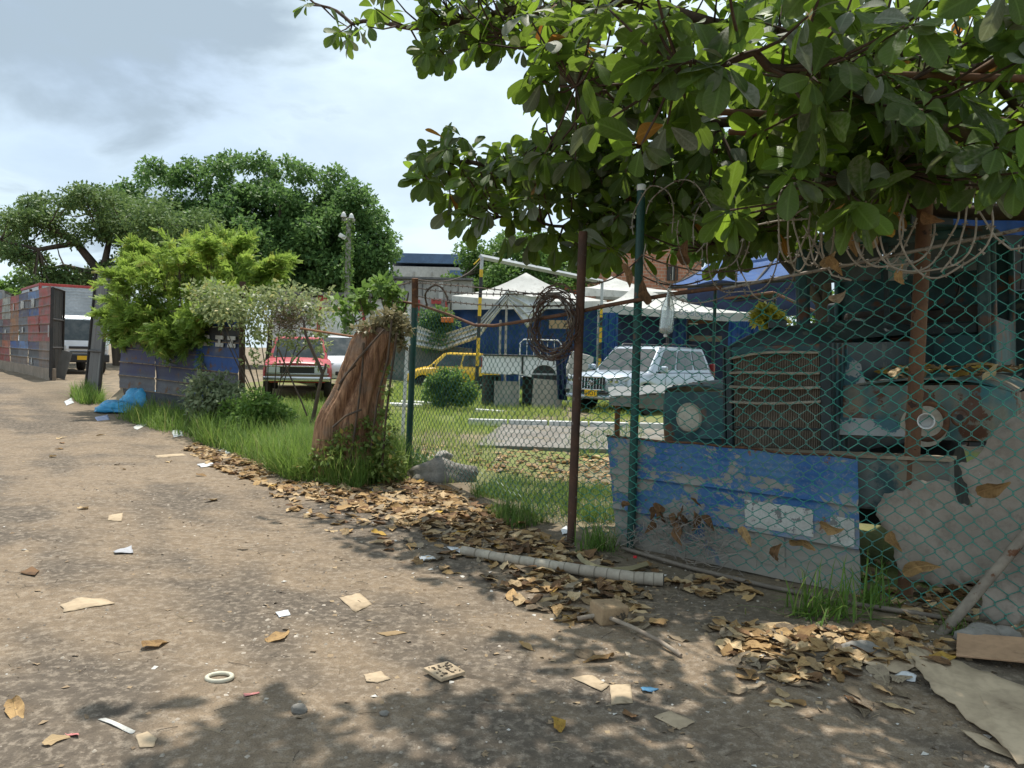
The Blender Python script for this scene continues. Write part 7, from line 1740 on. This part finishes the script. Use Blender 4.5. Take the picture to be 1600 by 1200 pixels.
# leaves hanging in the mesh and in the razor wire
def hang(label, px, py, off, s, ang, ti, mi, face=.3):
    c = FP(px, py, off); V, F, UV = DT[ti]
    M_ = Matrix.Translation(c) @ Matrix.Rotation(R_(-39), 4, 'Z') @ Matrix.Rotation(R_(90)+face, 4, 'X') @ Matrix.Rotation(R_(ang), 4, 'Z') @ Matrix.Scale(s, 4)
    setp(ob('dry_leaf', mesh_np('dry_leaf', V, F, M_dry[mi], smooth=True, uv=UV), None, M_), label, 'leaf')
for a in (("crisp brown leaf caught in the mesh over the white label", 1255, 850, -.02, .17, 60, 1, 0), ("curled orange brown leaf caught in the mesh near the sheet's right edge", 1300, 822, -.02, .17, 100, 4, 0), ("dangling brown leaf in the mesh left of the white label", 1167, 838, -.02, .16, 10, 2, 0), ("crumpled dark leaf in the mesh below the white label", 1215, 860, -.02, .17, 160, 6, 2), ("wide brown leaf pressed on the torn board's upper right", 1552, 762, -.02, .19, 130, 5, 0), ("small brown leaf hooked in the mesh beside the dark gap", 1400, 846, -.02, .15, 20, 3, 0), ("large brown leaf lying against the foot of the torn board", 1440, 890, -.03, .24, 110, 7, 0),
          ("yellow orange leaf hanging inside the razor wire coil", 1392, 345, -.12, .2, 175, 0, 4), ("long crisp brown leaf hanging left in the razor wire", 1330, 375, -.12, .22, 10, 8, 0), ("narrow tan leaf hanging in the razor wire loops", 1360, 370, -.12, .16, 170, 9, 1), ("orange brown leaf dangling below the razor wire", 1306, 415, -.14, .15, 20, 2, 0), ("pale curled leaf dangling lowest from the razor wire", 1310, 462, -.12, .13, 130, 4, 3), ("brown leaf at the bottom of the razor wire coil", 1408, 428, -.14, .13, 175, 6, 0), ("reddish leaf near the right razor wire loop", 1457, 340, -.14, .14, 60, 3, 2), ("tan leaf dangling in the twisted strand left of the coil", 1295, 405, -.14, .13, 150, 5, 1),
          ("dark dead leaf hanging beside the tall green post", 1008, 455, -.06, .2, 175, 1, 2), ("thin dead leaf hanging left of the tall green post", 980, 430, -.06, .2, 5, 7, 2), ("twisted dry leaf on the barbed wire right of the green post", 1072, 395, -.06, .2, 150, 8, 2), ("big dry curled leaf hanging at the top edge of the view", 1292, 42, -.35, .3, 15, 2, 0)):
    hang(*a)
# dead vine tangle in the mesh over the blue sheet
b = MB(); rn = random.Random(4)
DV = thing('dead_vine', 'dead grey vine tangle caught in the mesh over the blue sheet', 'vine', FP(1060, 870, -.03))
for k in range(230):
    px = rn.gauss(1065, 48); py = 800+abs(rn.gauss(0, 1))*36+abs(px-1065)*.35
    c = FP(px, min(py, 905), -.03+rn.gauss(0, .02)); d = Vector((rn.gauss(0, 1), rn.gauss(0, .4), rn.gauss(0, .8))).normalized()*rn.uniform(.06, .22)
    b.tube([c-d*.5, c+Vector((rn.gauss(0, .02), rn.gauss(0, .015), rn.gauss(0, .025))), c+d*.5], rn.uniform(.0015, .003), 3, caps=False)
b.build('vine_stems', mk('dead_stems', (.30, .26, .22), (.2, .17, .14), .9, 9, bump=0), DV, world=True)['kind'] = 'stuff'
for k in range(16):
    px, py = rn.gauss(1060, 30), rn.gauss(812, 12); c = FP(px, py, -.04); V, F, UV = DT[k % 10]
    ob('dry_leaf', dmesh.get((k % 10, 2)) or mesh_np('dry_leaf', V, F, M_dry[2], smooth=True, uv=UV), DV, WM[DV.name].inverted() @ dM(c.x, c.y, c.z, rn.uniform(.1, .17), rn.uniform(0, 6), rn.uniform(.6, 2), rn.uniform(-.6, .6)))
# ---- small stones and chips on the lane, one mass
n = 7000; tv = np.array([(-.5, -.4, 0), (.5, -.45, 0), (.42, .5, 0), (-.45, .38, 0), (-.25, -.2, .5), (.3, -.2, .42), (.22, .25, .55), (-.22, .2, .4)]); tf = np.array([[0, 1, 5, 4], [1, 2, 6, 5], [2, 3, 7, 6], [3, 0, 4, 7], [4, 5, 6, 7]])
pp_ = []
while len(pp_) < n:
    y = 1.8+8.5*rnd.random()**1.3; x = rnd.uniform(-.75*y-.3, .75*y)
    if fence_side(x, y)[0] > .1: continue
    if rnd.random() < .2+.8*ss(-.1, .4, noise.noise((x*1.1, y*1.1, 7))): pp_.append((x, y, gz(x, y)-.0015))
pp_ = np.array(pp_); s_ = .004+.017*np.random.rand(n)**5; an = np.random.rand(n)*6.28
Bz = np.stack([np.stack([np.cos(an), -np.sin(an), 0*an], 1), np.stack([np.sin(an), np.cos(an), 0*an], 1), np.stack([0*an, 0*an, 1+0*an], 1)], 1)
V, F, ti, _ = scatter(tv, tf, pp_, Bz, np.stack([s_, s_, s_], 1), np.random.rand(n))
t = NT('gravel'); tt_ = t.n('ShaderNodeAttribute', attribute_name='tint').outputs['Fac']
M_gravel = t.done(t.pbsdf(t.mix(t.rng(tt_, .3, 1), (.16, .13, .10), (.36, .31, .25)), .9))
setp(ob('gravel', mesh_np('gravel', V, F, M_gravel, tint=ti)), kind='stuff')
n = 2600; pp_ = []
while len(pp_) < n:
    y = 1.9+9*rnd.random()**1.2; x = rnd.uniform(-.75*y-.3, .75*y); fs_ = fence_side(x, y)[0]
    if fs_ > .1: continue
    if rnd.random() < .12+.88*ss(-3.2, -.2, fs_): pp_.append((x, y, gz(x, y)+.002))
pp_ = np.array(pp_); s_ = .010+.035*np.random.rand(n)**2; f = np.random.normal(size=(n, 3)); f[:, 2] *= .12; up_ = np.random.normal(size=(n, 3))*.25+np.array([0, 0, 1])
V, F, ti, _ = scatter(np.array([(-.3, -.4, 0), (.35, -.3, .08), (.25, .5, -.02), (-.3, .3, .1)]), np.array([[0, 1, 2, 3]]), pp_, basis(f, up_), s_, np.random.rand(n))
t = NT('leaf_crumbs'); tt_ = t.n('ShaderNodeAttribute', attribute_name='tint').outputs['Fac']
M_crumb = t.done(t.pbsdf(t.mix(t.rng(tt_, .85, .9), t.mix(tt_, (.15, .10, .06), (.40, .29, .17)), (.55, .52, .47)), .85))
setp(ob('leaf_crumbs', mesh_np('leaf_crumbs', V, F, M_crumb, tint=ti)), kind='stuff')
# rubble chips in loose patches
pp_ = []; 
for (x, y, sx, sy, k) in ((445, 975, 34, 22, 130), (120, 940, 30, 8, 45), (215, 800, 40, 20, 70), (560, 960, 40, 20, 30), (420, 1090, 120, 60, 90), (480, 1000, 60, 30, 70), (250, 760, 60, 24, 60), (900, 1000, 120, 50, 50)):
    for _ in range(k): g_ = G(rnd.gauss(x, sx), min(1195, rnd.gauss(y, sy))); pp_.append((g_.x, g_.y, g_.z-.002))
pp_ = np.array(pp_); n = len(pp_); s_ = .006+.022*np.random.rand(n)**3.5; an = np.random.rand(n)*6.28
Bz = np.stack([np.stack([np.cos(an), -np.sin(an), 0*an], 1), np.stack([np.sin(an), np.cos(an), 0*an], 1), np.stack([0*an, 0*an, .4+0*an], 1)], 1)
V, F, ti, _ = scatter(tv, tf, pp_, Bz, np.stack([s_, s_, s_], 1), np.random.rand(n))
t = NT('rubble_chips'); tt_ = t.n('ShaderNodeAttribute', attribute_name='tint').outputs['Fac']
setp(ob('rubble_chips', mesh_np('rubble_chips', V, F, t.done(t.pbsdf(t.mix(tt_, (.26, .21, .16), (.48, .42, .35)), .9)), tint=ti)), kind='stuff')
# thin twigs and straw on the lane
b = MB(); rn = random.Random(9)
for k in range(420):
    y = rn.uniform(2.3, 8.5); x = rn.uniform(-.7*y, .62*y)
    if fence_side(x, y)[0] > 0: continue
    a = rn.uniform(0, 6.28); l = rn.uniform(.02, .13); d = Vector((math.cos(a), math.sin(a), 0))*l; p = Vector((x, y, gz(x, y)+.003)); q = p+d; q.z = gz(q.x, q.y)+.004
    b.tube([p, (p+q)/2+Vector((rn.gauss(0, .004), rn.gauss(0, .004), .004)), q], .0014, 3, caps=False, mi=rn.randrange(2))
setp(b.build('straw', [mk('straw_pale', (.34, .26, .16), (.25, .19, .12), bump=0), mk('straw_dark', (.11, .08, .055), (.08, .06, .045), bump=0)], None), kind='stuff')
# ---- pieces of rubbish
M_paper = mk('paper', (.58, .58, .54), (.5, .48, .44), .85, 6); M_card = mk('cardboard', (.46, .29, .175), (.38, .24, .145), .9, 3, 0, .15, third=(.22, .16, .1), tscale=3, tthr=.6, tw=.12, bump=.3)
M_cardpale = mk('pale_cardboard', (.50, .39, .265), (.40, .31, .21), .9, 3, 0, .15, third=(.27, .2, .13), tscale=2.5, tthr=.58, tw=.14, bump=.3)
M_plasticw = mk('white_plastic', (.70, .71, .72), (.58, .59, .6), .4, 9, 0, .5)
def flat(name, label, cat, pxs, mat, thick=.004, lift=.006, wob=.01, seed=0):
    """thin irregular sheet lying on the ground, with curled relief"""
    g = [G(x, y) for x, y in pxs]; c = sum(g, Vector())/len(g); nseg = 5; b = MB(); vs = [Vector((0, 0, gz(c.x, c.y)-c.z+lift+wob*.5))]; rings_ = 4; fs = []
    per = []
    for p, q in zip(g, g[1:]+g[:1]):
        per += [p.lerp(q, k/nseg) for k in range(nseg)]
    m_ = len(per)
    for r in range(1, rings_+1):
        for k, p in enumerate(per):
            v = c.lerp(p, r/rings_); e = 1+((.10*noise.noise((k*.9, seed, 2))+.07*noise.noise((k*2.7, seed, 5))) if r == rings_ else 0); v = c+(v-c)*e
            v.z = gz(v.x, v.y)+lift+wob*(.5+noise.noise((v.x*9+seed, v.y*9, seed)))+(wob*.6*max(0, noise.noise((k*.4, seed, 8))) if r == rings_ else 0); vs.append(v-c)
    for k in range(m_): fs.append((0, 1+k, 1+(k+1) % m_))
    for r in range(rings_-1):
        for k in range(m_): a0 = 1+r*m_; fs.append((a0+k, a0+m_+k, a0+m_+(k+1) % m_, a0+(k+1) % m_))
    b.add(vs, fs); o = ob(name, b.mesh(name, mat, None, 50), None, Matrix.Translation(c)); m2 = o.modifiers.new('s', 'SOLIDIFY'); m2.thickness = thick; m2.offset = 1
    return setp(o, label, cat)
flat('cardboard_sheet', 'large flattened pale cardboard sheet at the lower right corner', 'cardboard', [(1415, 1015), (1440, 1022), (1490, 1040), (1560, 1068), (1700, 1110), (1760, 1180), (1590, 1205), (1555, 1165), (1500, 1120), (1455, 1085), (1430, 1048)], M_cardpale, .005, .012, .022, 3)
flat('cardboard_sheet', 'smaller tan cardboard scrap continuing left of the big pale sheet', 'cardboard', [(1330, 1020), (1385, 1012), (1420, 1022), (1440, 1045), (1400, 1055), (1340, 1040)], M_cardpale, .004, .008, .014, 5)
o = MB().box((0, 0, 0), (.44, .32, .012), (.08, -.12, -.55)).build('cardboard_sheet', M_card, None, bevel=.003); q = G(1568, 1030); o.location = q+Vector((0, 0, .06)); setp(o, 'stiff brown cardboard piece with raised edge at the right picture edge', 'cardboard')
flat('cardboard_sheet', 'torn tan cardboard flap poking out beneath the big pale sheet', 'cardboard', [(1500, 1145), (1530, 1150), (1580, 1175), (1590, 1195), (1530, 1170)], M_cardpale, .004, .006, .012, 8)
for k, (lab, px, mt, nm, ct) in enumerate([
    ('squarish tan paper scrap with a dark spot on mid lane', [(530, 935), (562, 928), (582, 945), (556, 958)], M_cardpale, 'paper_scrap', 'paper'),
    ('pale crumpled paper pair left piece in the tree shade', [(893, 1060), (925, 1056), (952, 1072), (940, 1082)], M_cardpale, 'paper_scrap', 'paper'),
    ('pale upright paper pair right piece in the tree shade', [(953, 1072), (985, 1070), (989, 1100), (955, 1102)], M_cardpale, 'paper_scrap', 'paper'),
    ('light brown paper scrap near the lower centre', [(1022, 1122), (1048, 1113), (1086, 1130), (1062, 1142)], M_cardpale, 'paper_scrap', 'paper'),
    ('small tan card square on the grey patch at left', [(170, 806), (192, 802), (190, 815), (168, 814)], M_cardpale, 'paper_scrap', 'paper'),
    ('grey plastic triangle on the lane', [(177, 864), (205, 855), (209, 866), (180, 867)], mk('grey_plastic', (.42, .42, .44), (.36, .36, .38), .5), 'plastic_scrap', 'plastic'),
    ('pinkish white paper strip at lower left', [(153, 1126), (165, 1124), (212, 1144), (205, 1149)], M_paper, 'paper_scrap', 'paper'),
    ('small pink plastic strip far lower left', [(101, 1145), (122, 1148), (124, 1154), (106, 1152)], mk('pink_plastic', (.62, .22, .2), (.5, .18, .17), .5), 'plastic_scrap', 'plastic'),
    ('small pink plastic strip near the ring lid', [(380, 1086), (404, 1082), (406, 1086), (382, 1091)], mk('pink_plastic2', (.55, .2, .18), (.45, .16, .15), .5), 'plastic_scrap', 'plastic'),
    ('small blue plastic scrap in the shade', [(1001, 1078), (1015, 1074), (1030, 1078), (1018, 1084), (1004, 1083)], mk('blue_scrap', (.08, .22, .36), (.06, .16, .28), .5), 'plastic_scrap', 'plastic'),
    ('white tissue scrap beside the big cardboard', [(1398, 1056), (1412, 1050), (1432, 1060), (1430, 1068), (1410, 1065)], M_plasticw, 'tissue', 'tissue'),
    ('white plastic wrapper at the left end of the beige tube', [(698, 858), (718, 854), (748, 864), (720, 868)], M_plasticw, 'plastic_bag', 'plastic'),
    ('small white plastic bag left of the beige tube', [(652, 872), (672, 868), (682, 876), (660, 879)], M_plasticw, 'plastic_bag', 'plastic'),
    ('tilted white foam tray on the verge before the blue bag', [(208, 668), (232, 656), (238, 660), (214, 672)], M_paper, 'foam_tray', 'foam tray'),
    ('white plastic bag on the verge left of the weeds', [(268, 674), (282, 671), (287, 681), (272, 684)], M_plasticw, 'plastic_bag', 'plastic'),
    ('white bag scrap in the grass edge', [(340, 706), (352, 700), (360, 708), (348, 712)], M_plasticw, 'plastic_bag', 'plastic'),
    ('flat white scrap on the far leaves', [(308, 726), (330, 723), (336, 729), (314, 731)], M_plasticw, 'plastic_scrap', 'plastic'),
    ('upright white scrap at the foot of the stump grass', [(512, 742), (522, 738), (528, 748), (518, 752)], M_plasticw, 'paper_scrap', 'paper'),
    ('crumpled white paper among the leaves before the green post', [(575, 760), (600, 755), (602, 766), (582, 770)], M_plasticw, 'paper_scrap', 'paper'),
    ('pale oval cardboard scrap on the lane', [(568, 1055), (595, 1050), (610, 1062), (590, 1068), (572, 1066)], M_cardpale, 'paper_scrap', 'paper'),
    ('white chip of plaster on the lane', [(430, 958), (450, 954), (454, 962), (436, 966)], M_plasticw, 'plaster_chip', 'plaster'),
    ('round tan disc near the lower left', [(212, 1150), (230, 1145), (245, 1155), (240, 1170), (218, 1170)], M_cardpale, 'disc', 'disc'),
    ('white plastic scrap by the fence foot left of the brown post', [(876, 828), (886, 824), (888, 834), (879, 838)], M_plasticw, 'plastic_scrap', 'plastic'),
    ('pale plastic sheet on the lane far left', [(100, 628), (112, 622), (116, 630), (104, 634)], M_plasticw, 'plastic_bag', 'plastic'),
    ('blue and white wrapper before the blue bag', [(148, 652), (168, 648), (172, 656), (152, 658)], mk('blue_white_wrap', (.25, .28, .5), (.55, .55, .6), .5, 12), 'wrapper', 'wrapper'),
    ('tan stick like palm scrap on the far verge', [(242, 712), (285, 709), (292, 712), (246, 716)], M_cardpale, 'palm_scrap', 'palm scrap'),
    ('crumpled beige paper pile at left mid lane', [(95, 945), (120, 935), (160, 936), (182, 944), (140, 950), (100, 958)], M_cardpale, 'paper_scrap', 'paper'),
    ('dry curled leaf clump at the left picture edge', [(30, 897), (50, 888), (62, 893), (55, 902)], M_dry[2], 'leaf_clump', 'leaf clump'),
    ('narrow tan strip before the shade patch', [(588, 990), (620, 986), (636, 990), (604, 995)], M_dry[1], 'paper_scrap', 'paper')]):
    flat(nm, lab, ct, px, mt, .0015, .002, .014 if ct in ('plastic', 'tissue', 'leaf clump') else .0035, k+20)
# square board with dark pattern
q = G(694, 1056); BD = thing('square_board', 'small square tan board with dark dots lying on the lane', 'board', q+Vector((0, 0, .01)), (.05, .03, .75))
MB().box((0, 0, .012), (.15, .145, .018)).build('board', M_cardpale, BD, bevel=.003)
b = MB(); rn = random.Random(2)
for k in range(36): b.box((rn.uniform(-.06, .06), rn.uniform(-.055, .055), .0225), (rn.uniform(.006, .018), rn.uniform(.005, .012), .003), (0, 0, rn.uniform(0, 3)))
b.build('dark_specks', mk('dark_stain', (.07, .05, .03), (.05, .035, .02)), BD)['kind'] = 'stuff'
# ring lid
q = G(343, 1061); b = MB(); b.tube([(.058*math.cos(a*2*math.pi/24), .045*math.sin(a*2*math.pi/24), .008) for a in range(24)], .011, 7, closed=True); o = b.build('ring_lid', mk('cream_plastic', (.62, .58, .45), (.5, .46, .36), .5), None, smooth=60); o.location = q; setp(o, 'cream oval plastic ring lying on the lane', 'ring')
# cut block
q = G(950, 970); t = NT('cut_block'); 
BK = thing('block', 'small cut brown block of wood on the leaves beside the stick', 'block', q, (.06, .02, .45))
MB().box((0, 0, .055), (.19, .15, .115), (0, .06, 0)).build('block_body', mk('block_face', (.38, .26, .15), (.26, .175, .1), .9, 7, third=(.09, .07, .05), tscale=7, tthr=.56, bump=.5), BK, bevel=.014, seg=3)
stone('small round brown stone on the lane near the shade', G(468, 1112)+Vector((0, 0, .012)), .035, .03, .022, M_stone, 7)
stone('dark grey pebble in the lane shade', G(600, 1118)+Vector((0, 0, .008)), .022, .016, .012, M_stone, 12)
stone('grey lump on the leaves left of the big cardboard', G(1345, 1020)+Vector((0, 0, .02)), .10, .07, .04, M_stone, 15)
stone('grey rubble lump at the foot of the right torn board', G(1530, 1002)+Vector((0, 0, .03)), .13, .09, .06, M_stone, 18)
stone('pale rubble lump at the right fence foot', G(1570, 1003)+Vector((0, 0, .03)), .08, .06, .05, M_stone, 23)
# stick, tube, curved strip
b = MB(); pts = [G(*q)+Vector((0, 0, z)) for q, z in (((902, 972), .02), ((940, 972), .045), ((985, 990), .04), ((1030, 1010), .03), ((1064, 1028), .012))]; b.tube(pts, [.016, .015, .0135, .012, .012], 8); setp(b.build('stick', mk('peeled_stick', (.36, .30, .23), (.26, .2, .15), .85, 9), None, smooth=60, world=True), 'pale straight stick lying from the block toward the lane', 'stick')
TB = thing('wrapped_tube', 'long beige wrapped tube with dark hollow end lying at the lane edge', 'tube', G(870, 893))
pts = [G(*q)+Vector((0, 0, z)) for q, z in (((722, 868), .04), ((790, 882), .045), ((860, 894), .05), ((930, 905), .05), ((990, 914), .05), ((1036, 917), .05))]
fine = []
for p, q in zip(pts[:-1], pts[1:]): fine += [p.lerp(q, k/6) for k in range(6)]
fine.append(pts[-1])
b = MB(); b.tube(fine, [.034+.012*i/len(fine)+.002*math.sin(i*2.3) for i in range(len(fine))], 14); b.build('tube', mk('beige_wrap', (.44, .39, .31), (.34, .29, .23), .85, 5, bump=.4, bscale=20, bdist=.01), TB, smooth=50, world=True)
e = (fine[-1]-fine[-2]).normalized(); b = MB(); b.tube([fine[-1]-e*.002, fine[-1]+e*.006], .037, 14); b.build('hollow_end', M_void, TB, world=True)
b = MB()
for i in range(2, len(fine)-1, 2): b.tube([fine[i], fine[i]+(fine[i+1]-fine[i]).normalized()*.006], .0365+.012*i/len(fine), 14)
b.build('wrap_seam', mk('wrap_seam', (.25, .21, .16), (.2, .17, .13)), TB, world=True)
b = MB(); pts = [G(x, y)+Vector((0, 0, .03)) for x, y in ((905, 874), (912, 884), (930, 893), (955, 898), (985, 896), (1010, 888))]; fine = []
for p, q in zip(pts[:-1], pts[1:]): fine += [p.lerp(q, k/4) for k in range(4)]
fine.append(pts[-1]); b.tube(fine, [.024]*len(fine), 4); setp(b.build('curved_strip', mk('olive_foam', (.34, .29, .16), (.25, .21, .12), .85, 5), None, smooth=30, world=True), 'curved olive rubber strip resting behind the beige tube', 'strip')
q = G(992, 884)+Vector((0, 0, .06)); setp(MB().lathe([(0, 0), (.014, .0), (.014, .014), (0, .014)], 10, q).build('bottle_cap', mk_flat('red_cap', (.55, .02, .03), .4), None, world=True), 'tiny red bottle cap by the end of the curved strip', 'bottle cap')
# rubbish heap by the drum fence
M_bag = mk('blue_bag', (.03, .27, .52), (.045, .36, .62), .32, 5, 0, .5, bump=.6, bscale=14, bdist=.05)
def bag(label, c, sx, sy, sz, seed, mat=M_bag):
    bm = bmesh.new(); bmesh.ops.create_icosphere(bm, subdivisions=4, radius=1)
    for v in bm.verts:
        n0 = v.co.copy(); r = 1+.3*noise.noise(n0*1.4+Vector((seed, 0, 0)))+.16*abs(noise.noise(n0*3.6+Vector((0, seed, 0))))+.07*noise.noise(n0*9)
        v.co = Vector((n0.x*sx, n0.y*sy, max(-.3, n0.z)*sz))*r
    me = bpy.data.meshes.new('bag'); bm.to_mesh(me); bm.free(); me.materials.append(mat); me.polygons.foreach_set('use_smooth', [True]*len(me.polygons))
    return setp(ob('plastic_bag', me, None, Matrix.Translation(c)), label, 'bag')
g0 = G(214, 641); bag('large bright blue plastic bag heaped by the drum fence', g0+Vector((0, .2, .16)), .42, .32, .34, 2)
g1 = G(178, 645); bag('lower bright blue plastic bag spilling left', g1+Vector((0, .1, .08)), .42, .3, .17, 9)
g2 = G(236, 640); bag('small torn end of blue bag at the right of the heap', g2+Vector((.05, .25, .12)), .12, .12, .22, 5)
q = G(175, 641)
b = MB(); b.prism([P(150, 638, q.y+.25), P(172, 622, q.y+.4), P(200, 598, q.y+.6), P(203, 608, q.y+.6), P(190, 628, q.y+.35), P(168, 640, q.y+.2)], (0, .02, .01)); setp(b.build('cardboard_sheet', M_cardpale, None, world=True), 'pale cardboard flap leaning behind the blue bags', 'cardboard')
b = MB(); q2 = P(212, 610, q.y+.7); b.box((0, 0, 0), (.42, .3, .5), (.1, .2, .3)); o = b.build('cardboard_box', M_card, None, bevel=.01); o.location = q2; setp(o, 'open brown cardboard box behind the blue bags', 'box')
MB().box((.05, -.22, .02), (.16, .02, .3), (.1, .2, .3)).build('label_sticker', M_paper, o)
